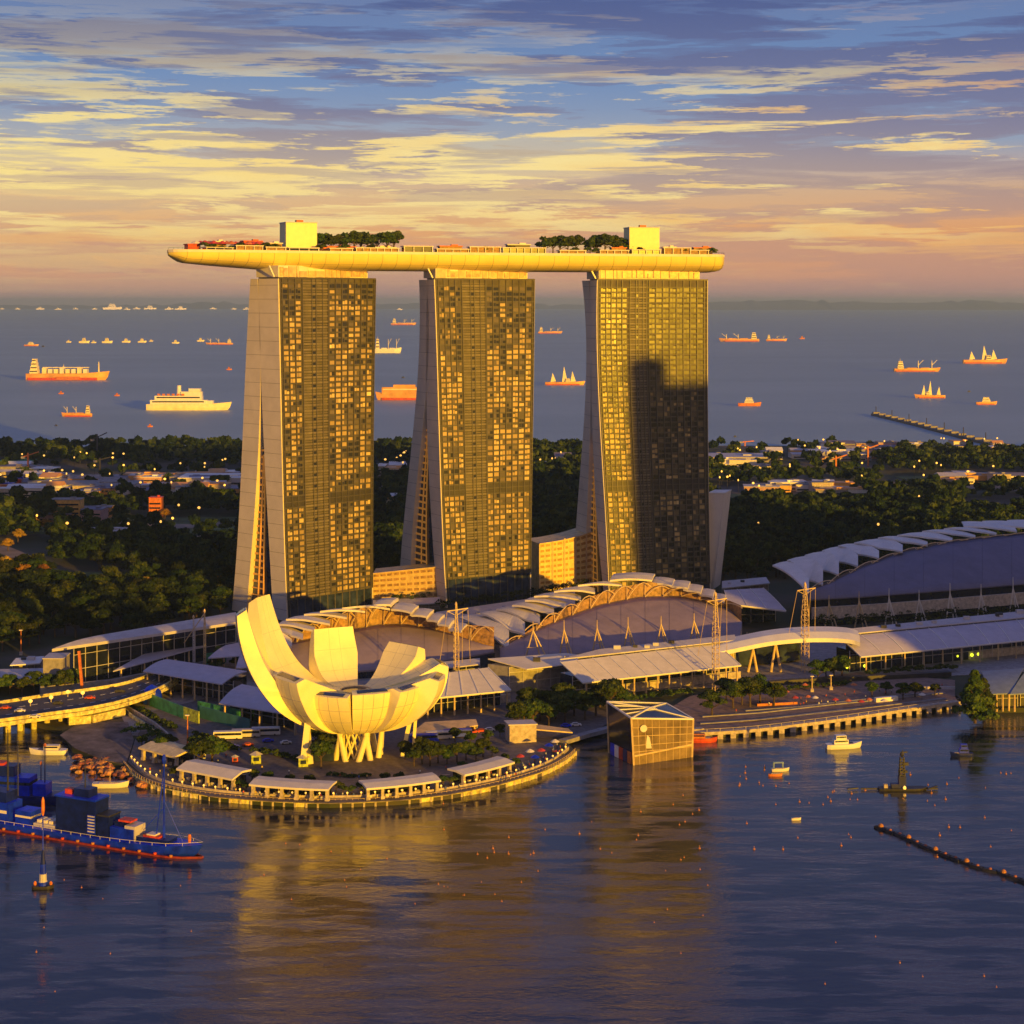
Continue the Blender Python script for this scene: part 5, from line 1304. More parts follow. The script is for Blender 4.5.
# ============================================================ NEARBY TREES
rnd = random.Random(31); nt_ = [0]
def grove(px, label, key=None, s=(0.6, 1.0), cat_='tree', nm='tree', zs=1.0):
    for i, (u, v) in enumerate(px):
        kk = key or 'round%d' % rnd.randrange(4)
        tree(kk, G(u, v, 2.5), label % ordw(i+1), cat_, 'trees: '+label.replace('%s ', '')[:48], s=rnd.uniform(*s)*1.25, zs=zs*rnd.uniform(0.9, 1.1), name=nm)
grove([(517,730),(524,725),(533,728),(540,721),(549,726),(556,719),(565,722),(574,716),(585,720),(596,716),(610,712),(622,708),(545,714),(528,716),(562,712),(600,707)], '%s green tree from the left in the grove between gallery and promenade', s=(0.75, 1.15))
grove([(414,766),(422,764),(430,766),(438,763),(447,764),(457,762),(466,760),(476,761),(483,757),(405,760)], '%s olive tree from the left in the round bed right of the museum foot', s=(0.5, 0.78))
grove([(201,768),(212,765),(196,763)], '%s golden brown tree from the left beside the promenade left of the museum', s=(0.8, 1.0))
grove([(318,752),(326,760),(321,768),(330,755),(342,750)], '%s dark tree from the left behind the museum legs', s=(0.7, 0.95))
grove([(712,716)], '%s round dark tree alone on the event plaza', s=(0.95, 0.96))
grove([(733,708),(742,705),(750,707),(760,703),(774,706),(726,700)], '%s olive tree from the left in the clump on the event plaza', s=(0.75, 1.05))
grove([(818,682),(826,679),(834,681),(842,676)], '%s dark tree from the left under the arched canopy end', s=(0.7, 0.9))
grove([(872,697),(886,694),(903,700),(915,697),(935,696)], '%s small olive tree from the left at the back of the event plaza', s=(0.45, 0.65))
grove([(10,693),(22,695),(34,692),(45,694),(54,692),(64,694),(72,692),(-4,694)], '%s round olive tree from the left behind the far parapet of the bridge', s=(0.7, 0.95))
grove([(230,690),(262,693),(280,700),(215,672),(236,668),(222,665)], '%s green tree from the left among the grey canopies', s=(0.5, 0.8))
grove([(150,752),(160,757),(142,748),(170,748)], '%s small tree from the left on the bank by the ramp', s=(0.4, 0.6))
grove([(500,737),(488,742),(470,745),(455,742)], '%s low tree from the left behind the right promenade paving', s=(0.4, 0.6))
tree('conifer', G(975,722,1.5), 'large dark conical tree on the quay left of the blue grey tents', 'tree', s=1.15, name='conifer_tree', zs=1.0)
tree('conifer', G(984,716,1.5), 'second dark conical tree half behind the large one by the tents', 'tree', s=0.85, name='conifer_tree')
tree('orange', G(212,748,2.5), 'small amber tree beside the curved ramp', 'tree', s=0.5)

# ============================================================ PEOPLE
def person_mesh(seed, walk):
    sk = {'hip':(0,0,0.92),'chest':(0,0,1.32),'neck':(0,0,1.5),'head':(0,0.02,1.64),'top':(0,0,1.76),
          'hl':(-.09,0,.88),'kl':(-.10,-.12*walk,.5),'fl':(-.10,.06*walk,.06),'tl':(-.10,-.14,.03),
          'hr':(.09,0,.88),'kr':(.10,.12*walk,.5),'fr':(.10,.22*walk,.06),'tr':(.10,.02,.03),
          'sl':(-.19,0,1.42),'el':(-.25,.06*walk,1.14),'wl':(-.24,-.08*walk,.88),'sr':(.19,0,1.42),'er':(.25,-.06*walk,1.14),'wr':(.24,-.1,.88)}
    rad = {'hip':.15,'chest':.17,'neck':.06,'head':.115,'top':.07,'hl':.1,'kl':.065,'fl':.045,'tl':.035,'hr':.1,'kr':.065,'fr':.045,'tr':.035,'sl':.065,'el':.045,'wl':.035,'sr':.065,'er':.045,'wr':.035}
    names = list(sk); ed = [('hip','chest'),('chest','neck'),('neck','head'),('head','top'),('hip','hl'),('hl','kl'),('kl','fl'),('fl','tl'),('hip','hr'),('hr','kr'),('kr','fr'),('fr','tr'),('chest','sl'),('sl','el'),('el','wl'),('chest','sr'),('sr','er'),('er','wr')]
    me = bpy.data.meshes.new('body'); me.from_pydata([sk[n_] for n_ in names], [(names.index(a), names.index(b_)) for a, b_ in ed], [])
    ob = bpy.data.objects.new('tmp', me); COL.objects.link(ob); md = ob.modifiers.new('s', 'SKIN'); 
    for i, n_ in enumerate(names): me.skin_vertices[0].data[i].radius = (rad[n_], rad[n_]); me.skin_vertices[0].data[i].use_root = (n_ == 'hip')
    dg = bpy.context.evaluated_depsgraph_get(); res = bpy.data.meshes.new_from_object(ob.evaluated_get(dg)); bpy.data.objects.remove(ob); res.name = 'body'
    return res
try: PM = [person_mesh(0, 1.0), person_mesh(1, 0.2)]
except Exception as e: print('person', e); PM = []
def body_mat(nm, top_, leg_):
    m = bpy.data.materials.new(nm); m.use_nodes = True; t = m.node_tree; b = t.nodes['Principled BSDF']; tcn = N('ShaderNodeTexCoord', t); s_ = N('ShaderNodeSeparateXYZ', t); L(tcn.outputs['Object'], s_.inputs[0], t)
    L(ramp(mathn('MULTIPLY', s_.outputs[2], 0.5, t), [(0.0, leg_), (0.45, leg_), (0.455, top_), (0.755, top_), (0.76, (0.3,0.18,0.12)), (0.84, (0.3,0.18,0.12)), (0.85, (0.03,0.02,0.02))], t, 'CONSTANT'), b.inputs['Base Color'], t); return m
BM = [('white', body_mat('clothes_white', (0.7,0.7,0.68), (0.05,0.06,0.1))), ('red', body_mat('clothes_red', (0.5,0.05,0.04), (0.05,0.05,0.06))), ('blue', body_mat('clothes_blue', (0.06,0.12,0.45), (0.1,0.1,0.12))), ('yellow', body_mat('clothes_yellow', (0.65,0.45,0.08), (0.04,0.04,0.05)))]
PMM = {}
for i, me in enumerate(PM):
    for c_, mt in BM:
        q = me.copy(); q.materials.clear(); q.materials.append(mt); PMM[(i, c_)] = q
def person(p, c_, lab, group, rz, i=0):
    if not PMM: return
    o = bpy.data.objects.new('person', PMM[(i, c_)]); COL.objects.link(o); o.location = p; o.rotation_euler = (0,0,rz); o['label'] = lab; o['category'] = 'person'; o['group'] = group
rnd = random.Random(4); cnt = {}
for k in range(52):
    q = rnd.random(); ui = 500+q*66; v = np.interp(ui, [500,540,566], [783,770,754])-rnd.uniform(0, 7+6*q)
    c_ = rnd.choice(['blue','blue','white','red','blue','yellow']); cnt[c_] = cnt.get(c_, 0)+1
    person(G(ui, v, 2.46), c_, 'person in a %s top standing in the crowd at the right end of the promenade' % c_, 'crowd in %s tops on the promenade' % c_, rnd.uniform(0, 6.28), k % 2)
for k, (u, v) in enumerate([(218,764),(226,758),(239,752),(262,770),(289,774),(340,778),(352,776),(367,779),(420,774),(446,770),(470,768),(160,774),(168,778),(150,772)]):
    c_ = ['white','red','blue','yellow'][k % 4]
    person(G(u, v, 2.46), c_, 'person in a %s top walking on the paving round the museum, %s from the left' % (c_, ordw(k+1)), 'people on the museum paving', rnd.uniform(0, 6.28), k % 2)
for k in range(26):
    u = rnd.uniform(735, 945); v = np.interp(u, [735,950], [716,692])-rnd.uniform(0, 9); c_ = rnd.choice(['red','yellow','white','red'])
    person(G(u, v, 2.62), c_, 'person in a %s top on the event plaza' % c_, 'people in %s tops on the event plaza' % c_, rnd.uniform(0, 6.28), k % 2)
for k in range(44):
    q = rnd.random(); ui = 185+q*330; v = np.interp(ui, [185,250,330,440,515], [787,796,799,793,778])-rnd.uniform(0, 1.5 if k % 3 else 18); c_ = rnd.choice(['white','red','blue','yellow'])
    person(G(ui, v, 2.46), c_, 'person in a %s top strolling along the middle of the promenade' % c_, 'strollers in %s tops on the promenade' % c_, rnd.uniform(0, 6.28), k % 2)
for k, (u, v) in enumerate(sorted([(176,777),(240,790),(246,792),(336,793),(343,794),(352,794),(360,793),(443,786),(450,785),(457,783),(240,778),(252,781),(268,783),(290,785),(310,786),(385,784),(400,783),(420,781),(515,770),(505,762),(492,757),(478,768),(462,771)])):
    tree('bush%d' % (k % 2), G(u, v, 2.5), 'round clipped bush, %s in the row behind the promenade pavilions' % ordw(k+1), 'bush', 'clipped bushes behind the promenade pavilions', s=rnd.uniform(0.7, 1.25), name='bush')
for k, (u, v) in enumerate([(216,772),(300,781),(330,783),(378,782),(412,777),(446,776),(486,764)]):
    o = thing('bench', 'pale stone bench, %s in the arc behind the promenade pavilions' % ordw(k+1), 'bench', tuple(G(u, v, 2.46)), rnd.uniform(-.3,.3), 'stone benches behind the pavilions'); m_ = MB(); m_.box((0,0,0.45), (3.2,0.6,0.14)); m_.build('seat', m_stone, o)
    for x_ in (-1.2, 1.2): m_ = MB(); m_.box((x_,0,0.18), (0.3,0.5,0.36)); m_.build('leg', m_stone, o)
# parasols and market clutter on the two plazas
def parasol(u, v, mt, cn, lab, z=2.5, s=1.0):
    o = thing('parasol', lab, 'parasol', tuple(G(u, v, z)), 0, 'parasols on the waterfront'); m_ = MB(); m_.tube((0,0,0), (0,0,2.8*s), 0.08); m_.build('pole', m_dark, o)
    m_ = MB(); m_.lathe([(1.7*s,2.3*s),(1.0*s,2.8*s),(0.1,3.2*s)], n=8); m_.build('canopy', mt, o)
for k, (u, v, mt, cn) in enumerate(sorted([(778,700,m_red,'red'),(786,697,m_orange,'orange'),(795,703,m_red,'red'),(808,702,m_orange,'orange'),(815,703,m_cream,'cream'),(854,690,m_orange,'orange'),(861,707,m_red,'red'),(869,705,m_orange,'orange'),(884,706,m_cream,'cream'),(766,699,m_blue,'blue'),(848,706,m_orange,'orange'),(922,700,m_cream,'cream'),(805,690,m_orange,'orange'),(835,705,m_red,'red')], key=lambda q: q[0])):
    parasol(u, v, mt, cn, '%s parasol on the event plaza, %s parasol from the left there' % (cn, ordw(k+1)), 2.62)
for k, (u, v, mt, cn) in enumerate(sorted([(520,763,m_red,'red'),(530,758,m_cream,'cream'),(541,757,m_red,'red'),(549,752,m_blue,'blue'),(512,768,m_blue,'blue'),(535,764,m_blue,'blue'),(555,748,m_cream,'cream')], key=lambda q: q[0])):
    parasol(u, v, mt, cn, '%s parasol, %s from the left among the crowd on the promenade' % (cn, ordw(k+1)), 2.5, 1.1)
# cars and coaches behind the museum
def car(u, v, rz, mt, lab, bus=False, z=2.45):
    o = thing('coach' if bus else 'parked_car', lab, 'coach' if bus else 'car', tuple(G(u, v, z)), rz, 'vehicles round the museum')
    Lg, Wd, Ht = (11.5, 2.6, 3.2) if bus else (4.5, 1.85, 1.45)
    m_ = MB()
    if bus: prof = [(-Lg/2,0.4),(-Lg/2,Ht),(Lg/2-0.3,Ht),(Lg/2,1.4),(Lg/2,0.4)]
    else: prof = [(-2.25,0.35),(-2.25,0.9),(-1.7,0.98),(-1.2,1.42),(0.5,1.45),(1.25,0.98),(2.15,0.85),(2.25,0.35)]
    n_ = len(prof); vs = [(x, -Wd/2, z_) for x, z_ in prof]+[(x, Wd/2, z_) for x, z_ in prof]
    m_.add(vs, [tuple(range(n_)), tuple(range(2*n_-1, n_-1, -1))]+[(i, i+n_, (i+1)%n_+n_, (i+1)%n_) for i in range(n_)]); m_.build('body', mt, o)
    m_ = MB()
    if bus: m_.box((0,0,2.2), (Lg-0.8, Wd+0.06, 0.9))
    else: m_.box((-0.35,0,1.17), (1.9, Wd+0.03, 0.32))
    m_.build('windows', m_glassd, o)
    for x in (-Lg*0.31, Lg*0.31):
        for y in (-Wd/2, Wd/2): m_ = MB(); m_.tube((x, y-0.12, 0.36), (x, y+0.12, 0.36), 0.36, 0.36, 12); m_.build('wheel', m_dark, o)
for k, (u, v, rz, mt, cn, bus) in enumerate(sorted([(424,742,0.2,m_blue,'blue',1),(440,739,0.2,m_white,'white',1),(458,737,0.2,m_blue,'blue',1),(474,733,0.1,m_red,'red',0),(482,732,0.1,m_red,'red',0),(490,731,0.1,m_white,'white',0),(228,739,0.1,m_white,'white',1),(246,737,0.1,m_roofgrey,'grey',1),(266,735,0.1,m_white,'white',1),(566,727,0.1,m_blue,'blue',0),(576,726,0.1,m_white,'white',0),(497,730,0.2,m_dark,'black',0),(234,748,0.3,m_blue,'blue',0),(248,746,0.3,m_red,'red',0),(268,742,0.3,m_blue,'blue',0),(286,744,0.3,m_white,'white',0)], key=lambda q: q[0])):
    car(u, v, rz, mt, '%s %s parked %s, %s vehicle from the left there' % (cn, 'coach' if bus else 'car', 'left of the museum' if u < 330 else 'right of the museum', ordw(k+1 if u < 330 else k-6)), bool(bus))
for k, (u, v, zz_) in enumerate([(20,712,8.02),(58,704,8.02),(90,699,8.02),(35,718,8.02),(120,692,8.02),(6,709,8.02)]):
    car(u, v, 0.12, [m_white, m_dark, m_red][k % 3], '%s car driving over the bridge, %s counted from the left' % (['white','black','red'][k % 3], ordw([2,4,5,3,6,1][k])), z=zz_)
for k, (u, v) in enumerate([(25,732),(46,728),(78,723),(63,722)]):
    a = G(u, v, 0); o = thing('bridge_lamp', 'round bright lamp, %s along the near parapet of the bridge' % ordw(k+1), 'lamp', (a.x, a.y+8, 9.3), 0, 'lamps on the bridge parapet')
    m_ = MB(); m_.lathe([(0.2,-0.4),(0.15,0.9)], n=8); m_.build('post', m_stone, o); m_ = MB(); m_.lathe([(0.3,0.9),(0.85,1.4),(0.9,1.9),(0.4,2.4)], n=10); m_.build('lamp_globe', m_lamp, o)
for k, (u, v) in enumerate([(865,667),(886,664),(907,662),(949,656),(957,657),(965,656),(972,656),(978,655),(228,712),(249,715),(269,718),(847,668)]):
    o = thing('garden_lamp', 'small lime green lamp, %s of those shining under the canopies' % ordw(k+1), 'lamp', tuple(G(u, v+3, 2.5)), 0, 'lime lamps under the canopies')
    m_ = MB(); m_.tube((0,0,0), (0,0,1.3), 0.12); m_.build('post', m_dark, o); m_ = MB(); m_.lathe([(0.3,1.2),(0.8,1.7),(0.8,2.3),(0.3,2.7)], n=8); m_.build('lamp_globe', m_lampg, o)
def lamp_post(u, v, v1, lab, z=2.45, mt=None):
    a = G(u, v, z); hh = H-(v1-HZ)*a.y/F-z; o = thing('lamp_post', lab, 'lamp post', tuple(a), 0, 'lamp posts')
    m_ = MB(); m_.tube((0,0,0), (0,0,hh), 0.35, 0.2); m_.build('pole', mt or m_gold, o); m_ = MB(); m_.box((0,0,0.8), (1.4,1.4,1.6)); m_.build('base', m_stone, o); m_ = MB(); m_.box((0,-0.5,hh), (1.6,0.7,0.4)); m_.build('lamp_head', m_cream, o)
lamp_post(187.5,752,715,'orange lit post at the top of the ramp beside the promenade',mt=m_orange)
lamp_post(21,655,630,'orange lit pole in the dark trees at the far left',z=3,mt=m_orange)
lamp_post(812,692,676,'short lamp post, left one at the back of the event plaza')
lamp_post(831,690,675,'short lamp post, right one at the back of the event plaza')

# ============================================================ ROCKS AT THE INLET
rnd = random.Random(8)
RPR = []
for k in range(4):
    V_ = []; F_ = []; mb = MB(); rr = random.Random(k); prof = []
    rings = [(0.0,-0.5),(0.8,-0.3),(1.0,0.15),(0.7,0.55),(0.0,0.75)]; n_ = 8
    for (r_, z_) in rings:
        for i in range(n_): t_ = 6.283*i/n_; q = r_*rr.uniform(0.75, 1.2); V_.append((q*math.cos(t_), q*math.sin(t_), z_+rr.uniform(-.1,.1)))
    for i in range(4):
        for j in range(n_): F_.append((i*n_+j, i*n_+(j+1)%n_, (i+1)*n_+(j+1)%n_, (i+1)*n_+j))
    me = bpy.data.meshes.new('boulder'); me.from_pydata(V_, [], F_); me.materials.append(m_rock); RPR.append(me)
for k in range(110):
    u = rnd.gauss(98, 12) if k < 85 else rnd.uniform(70, 150); v = 765+rnd.gauss(0, 4.2)+(0.05*(u-98)) if k < 85 else np.interp(u, [70,100,125,150], [756,771,776,790])+rnd.uniform(-2, 1)
    a = G(u, v, 0.2+rnd.random()*1.1); o = bpy.data.objects.new('boulder', RPR[k % 4]); COL.objects.link(o); o.location = a; o.rotation_euler = (0,0,rnd.uniform(0, 6.28)); o.scale = (rnd.uniform(0.9, 1.9),)*3
    tag(o, 'rust coloured boulder in the heap beside the left end of the promenade', 'boulder', 'boulders heaped at the inlet')

# ============================================================ BOATS AND SHIPS
def hull_rows(Lg, Wd, dk_, dr, bow=0.25, stern=0.1, sheer=0.12):
    rows_ = []; n_ = 22
    for i in range(n_+1):
        x = i/n_; w_ = Wd/2
        if x > 1-bow: w_ *= max(0.03, 1-((x-(1-bow))/bow)**2.1)
        if x < stern: w_ *= 0.72+0.28*(x/stern)
        top_ = dk_*(1+sheer*max(0, (x-0.6)/0.4)**2*3)
        X = (x-0.5)*Lg; rake = 0.06*Lg*max(0, (x-0.8)/0.2)**1.5
        rows_.append([(X+rake, -w_, top_), (X+rake*0.6, -w_*0.97, dk_*0.45), (X, -w_*0.8, -dr), (X, w_*0.8, -dr), (X+rake*0.6, w_*0.97, dk_*0.45), (X+rake, w_, top_)])
    return rows_
def hull(mb, Lg, Wd, dk_, dr=1.0, **k):
    rows_ = [[Vector(p) for p in r_] for r_ in hull_rows(Lg, Wd, dk_, dr, **k)]
    vs = [p for r_ in rows_ for p in r_]; n_ = 6; fs = []
    for i in range(len(rows_)-1):
        for j in range(5): fs.append((i*n_+j, i*n_+j+1, (i+1)*n_+j+1, (i+1)*n_+j))
        fs.append((i*n_+5, i*n_, (i+1)*n_, (i+1)*n_+5))
    fs += [(5,4,3,2,1,0), tuple((len(rows_)-1)*n_+j for j in range(6))]; mb.add(vs, fs)
def ship(u0, u1, v, label, hm, sm_, kind='cargo', flip=False, group='ships at anchor on the sea', hfac=0.10, mast=0.22, twist=0.0, bandm=None, nm='ship', cat_='ship'):
    Y = H*F/(v-HZ); Lg = (u1-u0)*Y/F; X = ((u0+u1)/2-512)*Y/F; hd = Lg*hfac
    o = thing(nm, label, cat_, (X, Y, 0), (math.pi if flip else 0)+twist, group)
    mb_ = MB(); hull(mb_, Lg, Lg*0.16, hd, 1.0); mb_.build('hull', hm, o)
    if bandm is None and hm is m_hullr: bandm = m_red
    if bandm:
        mb_ = MB(); mb_.box((-0.03*Lg,0,hd*0.16), (Lg*0.88, Lg*0.165, hd*0.42)); mb_.build('waterline_band', bandm, o)
    def tiers(x, w_, n_, h_, mt=sm_, nm2='deckhouse'):
        m_ = MB(); z = hd+0.02
        for i in range(n_): m_.box((x, 0, z+h_/2), (w_*(1-0.16*i), Lg*0.13*(1-0.12*i), h_-0.01*h_)); z += h_
        m_.build(nm2, mt, o)
        m_ = MB(); z = hd
        for i in range(n_): m_.box((x, 0, z+h_*0.6), (w_*(1-0.16*i)*0.92, Lg*0.13*(1-0.12*i)+0.3, h_*0.3)); z += h_
        m_.build('window_band', m_glassd, o); return z
    def pole(x, h_, r_=0.006):
        m_ = MB(); m_.tube((x*Lg,0,hd), (x*Lg,0,hd+h_*Lg), r_*Lg, r_*Lg*0.4, 6); m_.beam((x*Lg,-Lg*0.03,hd+h_*Lg*0.75), (x*Lg,Lg*0.03,hd+h_*Lg*0.75), Lg*0.006); m_.build('mast', sm_, o)
    if kind == 'tanker':
        tiers(-0.40*Lg, 0.1*Lg, 4, hd*0.55); pole(-0.42, 0.17); pole(-0.03, 0.12); pole(0.42, 0.15, 0.012)
        for k in range(8): m_ = MB(); m_.box(((-0.27+0.075*k)*Lg, 0, hd*1.35), (Lg*0.05, Lg*0.1, hd*(0.65 if k % 3 else 0.95))); m_.build('deck_tank', m_white if k % 2 else sm_, o)
        m_ = MB(); m_.box((0.05*Lg, -Lg*0.085, hd*0.3), (Lg*0.3, Lg*0.03, hd*0.5)); m_.build('fuel_barge', m_orange, o)
        m_ = MB(); m_.beam((-0.3*Lg,0,hd*1.9), (0.3*Lg,0,hd*1.9), Lg*0.008); m_.build('deck_pipe', sm_, o)
    elif kind == 'ferry':
        tiers(-0.10*Lg, 0.70*Lg, 2, hd*0.7); m_ = MB(); m_.box((0.06*Lg,0,hd*2.75), (Lg*0.26, Lg*0.1, hd*0.68)); m_.box((0.10*Lg,0,hd*3.35), (Lg*0.14, Lg*0.11, hd*0.5)); m_.build('bridge_house', m_white, o); m_ = MB(); [m_.box(((-0.34+0.06*j)*Lg, -Lg*0.062, hd*2.6), (Lg*0.035, Lg*0.012, hd*0.3)) for j in range(6)]; m_.build('lifeboats', m_orange, o); m_ = MB(); m_.tube((-0.1*Lg,0,hd*2.3), (-0.1*Lg,0,hd*4.1), Lg*0.03, Lg*0.025, 10); m_.build('funnel', sm_, o); pole(0.02, 0.2); pole(-0.42, 0.06)
        m_ = MB(); m_.box((0.27*Lg,0,hd*1.3), (0.12*Lg, Lg*0.1, hd*0.6)); m_.build('fore_deckhouse', m_white, o)
    elif kind == 'carrier':
        m_ = MB(); m_.box((-0.02*Lg,0,hd*1.55), (Lg*0.86, Lg*0.15, hd*1.1)); m_.box((-0.1*Lg,0,hd*2.3), (Lg*0.5, Lg*0.12, hd*0.4)); m_.build('cargo_house', m_hullr, o); pole(-0.05, 0.2)
        m_ = MB(); m_.box((-0.02*Lg,0,hd*1.75), (Lg*0.8, Lg*0.155, hd*0.15)); m_.build('window_band', m_hullc, o)
    elif kind == 'tug':
        tiers(0.0, 0.42*Lg, 3, hd*0.6); pole(-0.05, 0.25, 0.012)
    elif kind == 'sail':
        for x, h_ in ((-0.3, mast), (0.0, mast*1.7), (0.22, mast*1.2)):
            pole(x, h_); m_ = MB(); m_.add([(x*Lg-0.05*Lg,-0.3,hd), (x*Lg+0.09*Lg,-0.3,hd*1.2), (x*Lg,-0.3,hd+h_*Lg), (x*Lg-0.05*Lg,0.3,hd), (x*Lg+0.09*Lg,0.3,hd*1.2), (x*Lg,0.3,hd+h_*Lg)], [(0,1,2),(5,4,3),(0,3,4,1),(1,4,5,2),(2,5,3,0)]); m_.build('derrick', sm_, o)
        tiers(0.1*Lg, 0.12*Lg, 2, hd*0.6)
    else:
        tiers(-0.36*Lg, 0.14*Lg, 3, hd*0.8); pole(-0.36, mast)
        for x in (0.05, 0.36):
            m_ = MB(); m_.tube((x*Lg,0,hd), (x*Lg,0,hd+mast*0.75*Lg), Lg*0.012, Lg*0.008, 6); m_.beam((x*Lg,0,hd+0.3*mast*Lg), (x*Lg+0.12*Lg,0,hd+mast*0.8*Lg), Lg*0.009); m_.build('crane', sm_, o)
        m_ = MB(); m_.box((-0.1*Lg,0,hd*1.12), (Lg*0.22, Lg*0.11, hd*0.24)); m_.box((0.2*Lg,0,hd*1.12), (Lg*0.2, Lg*0.11, hd*0.24)); m_.build('hatches', hm, o)
    return o
ship(27,105,380,'big orange red tanker with a row of tanks at the left of the sea',m_hullr,m_hullc,'tanker',flip=False,hfac=0.085,bandm=m_red)
ship(147,227,410,'brightly lit white and yellow passenger ferry left of the towers',m_hullc,m_white,'ferry',hfac=0.075)
ship(63,92,416.5,'small dark orange coaster below the big tanker',m_hullr,m_hullc,'cargo',flip=True,hfac=0.11,mast=0.3)
ship(207,233,344.5,'thin freighter with a pale deckhouse just left of the left tower',m_hullr,m_hullc,'cargo',flip=True,hfac=0.06)
ship(24,38,346,'tiny orange boat at the far left of the sea above the tanker',m_hullr,m_hullc,'tug',hfac=0.1)
for k, (a, b_, v) in enumerate([(66,71,342.5),(79,89,343),(91,96,343),(102,112,343),(122,130,342.5),(138,146,342.5),(149,153,341.5),(197,204,341.5),(172,179,343.5)]):
    ship(a, b_, v, '%s tiny yellow boat from the left in the loose row above the ferry' % ordw(k+1), m_hullc, m_hullc, 'tug', group='tiny boats in the row above the ferry', hfac=0.18)
ship(374,400,353,'white work ship with a red mast between the left and middle towers',m_white,m_hullc,'cargo',flip=False,hfac=0.16,mast=0.5)
ship(378,422,400,'orange boxy car carrier half hidden behind the middle tower',m_hullr,m_hullc,'carrier',flip=True,hfac=0.14,bandm=m_red)
ship(391,415,325,'distant orange freighter high between left and middle towers',m_hullr,m_hullc,'cargo',hfac=0.08)
ship(545,583,385,'orange crane barge with white and yellow sails like derricks left of the right tower',m_hullr,m_hullc,'sail',hfac=0.08,mast=0.24)
ship(538,561,333.5,'small orange freighter above the crane barge',m_hullr,m_hullc,'cargo',hfac=0.08)
ship(721,759,341.5,'long orange freighter right of the right tower, larger of the touching pair',m_hullr,m_hullc,'cargo',flip=True,hfac=0.07,mast=0.17)
ship(766,786,341,'shorter orange freighter astern of the long one, right of the right tower',m_hullr,m_hullc,'cargo',hfac=0.09,mast=0.22)
ship(738,760,406,'rounded white topped orange boat right of the right tower nearest the coast',m_orange,m_white,'tug',hfac=0.14)
ship(894,938,371.5,'orange freighter with a pale sail shaped bow house at the right',m_hullr,m_hullc,'cargo',flip=False,hfac=0.07,mast=0.24)
ship(963,1005,363.5,'rightmost red orange freighter with three pale derricks',m_hullr,m_hullc,'sail',hfac=0.09,mast=0.2)
ship(916,945,398,'orange boat with a tall yellow deckhouse above the breakwater',m_hullr,m_hullc,'sail',flip=True,hfac=0.1,mast=0.3)
ship(976,996,404.5,'small orange boat with a yellow house nearest the breakwater',m_hullr,m_hullc,'tug',hfac=0.13)
for k, (a, b_, v) in enumerate([(0,4,308.6),(15,20,308.2),(36,44,308.4),(55,61,308.8),(73,78,308.4),(92,97,308.8),(103,121,308.9),(124,130,308.3),(133,140,308.8),(144,156,308.8),(165,173,308.5),(175,186,308.6),(210,216,309),(231,236,308.8),(243,250,308.6),(397,402,309.2),(923,930,309)]):
    ship(a, b_, 309.2+(k % 4)*0.15, '%s pale ship from the left in the line on the horizon' % ordw(k+1), m_shipglow, m_shipglow, 'tug', group='ships on the horizon', hfac=0.11)
for k, (u, v, mt, cn) in enumerate([(61,394,m_orange,'orange'),(117,396,m_orange,'orange'),(229,370,m_orange,'orange'),(56,426,m_dark,'dark'),(246,372,m_dark,'dark'),(403,378,m_dark,'dark'),(969,392,m_dark,'dark'),(802,339,m_orange,'orange'),(735,437,m_dark,'dark'),(150,427,m_orange,'orange'),(43,347,m_dark,'dark')]):
    w_ = 3 if cn == 'dark' else 5
    ship(u-w_/2, u+w_/2, v, '%s speck of a boat alone on the sea, %s of the scattered small craft' % (cn, ordw(k+1)), mt, mt, 'tug', group='scattered small craft on the sea', hfac=0.22, nm='small_boat', cat_='boat')
# breakwater jetty
bw = thing('jetty', 'long dark jetty slanting out from the far shore at the right', 'jetty', tuple(G(940,432,0)))
mb = MB(); A0 = [G(u, v, 3.0) for u, v in [(876,413.5),(920,424),(965,436),(1010,447)]]
for a, b_ in zip(A0[:-1], A0[1:]): mb.beam(Vector((a.x, a.y, 0.8)), Vector((b_.x, b_.y, 0.8)), 16, 4.5)
mb.build('causeway', m_dark, bw, world=True); mb = MB()
for a in resamp(A0, 34): mb.box((a.x, a.y, 4.2), (10, 10, 2.6))
mb.build('blocks', m_conc, bw, world=True); mb = MB()
for a in resamp(A0, 90): mb.tube((a.x, a.y, 3), (a.x, a.y, 14), 0.6)
mb.build('light_poles', m_dark, bw, world=True)

# ---- blue vessels moored at the lower left
def vessel_frame(u0, v0, u1, v1):
    a, b_ = G(u0, v0, 0), G(u1, v1, 0); d = b_-a; return (a+b_)/2, math.atan2(d.y, d.x), d.length
c0, rz, Lg = vessel_frame(-22, 822, 189, 856)
o = thing('blue_barge_ship', 'long royal blue work ship with tower blocks and a red waterline at lower left', 'ship', tuple(c0), rz)
mb = MB(); hull(mb, Lg, 9.5, 2.6, 1.0, bow=0.12, sheer=0.22); mb.build('hull', m_blue, o)
mb = MB()
rws = hull_rows(Lg, 9.5, 2.6, 1.0, bow=0.12, sheer=0.22)
for a, b_ in zip(rws[:-1], rws[1:]):
    for s_ in (0, 5): pa, pb = Vector(a[s_]), Vector(b_[s_]); yy = -0.05 if s_ == 0 else 0.05; mb.beam((pa.x, pa.y+yy, 0.25), (pb.x, pb.y+yy, 0.25), 0.5, 0.7)
mb.build('waterline_band', m_boot, o)
mb = MB()
for a, b_ in zip(rws[:-1], rws[1:]):
    for s_ in (0, 5): mb.beam((a[s_][0], a[s_][1], a[s_][2]+0.9), (b_[s_][0], b_[s_][1], b_[s_][2]+0.9), 0.1); mb.beam((a[s_][0], a[s_][1], a[s_][2]), (a[s_][0], a[s_][1], a[s_][2]+0.9), 0.1)
mb.build('railing', m_cream, o)
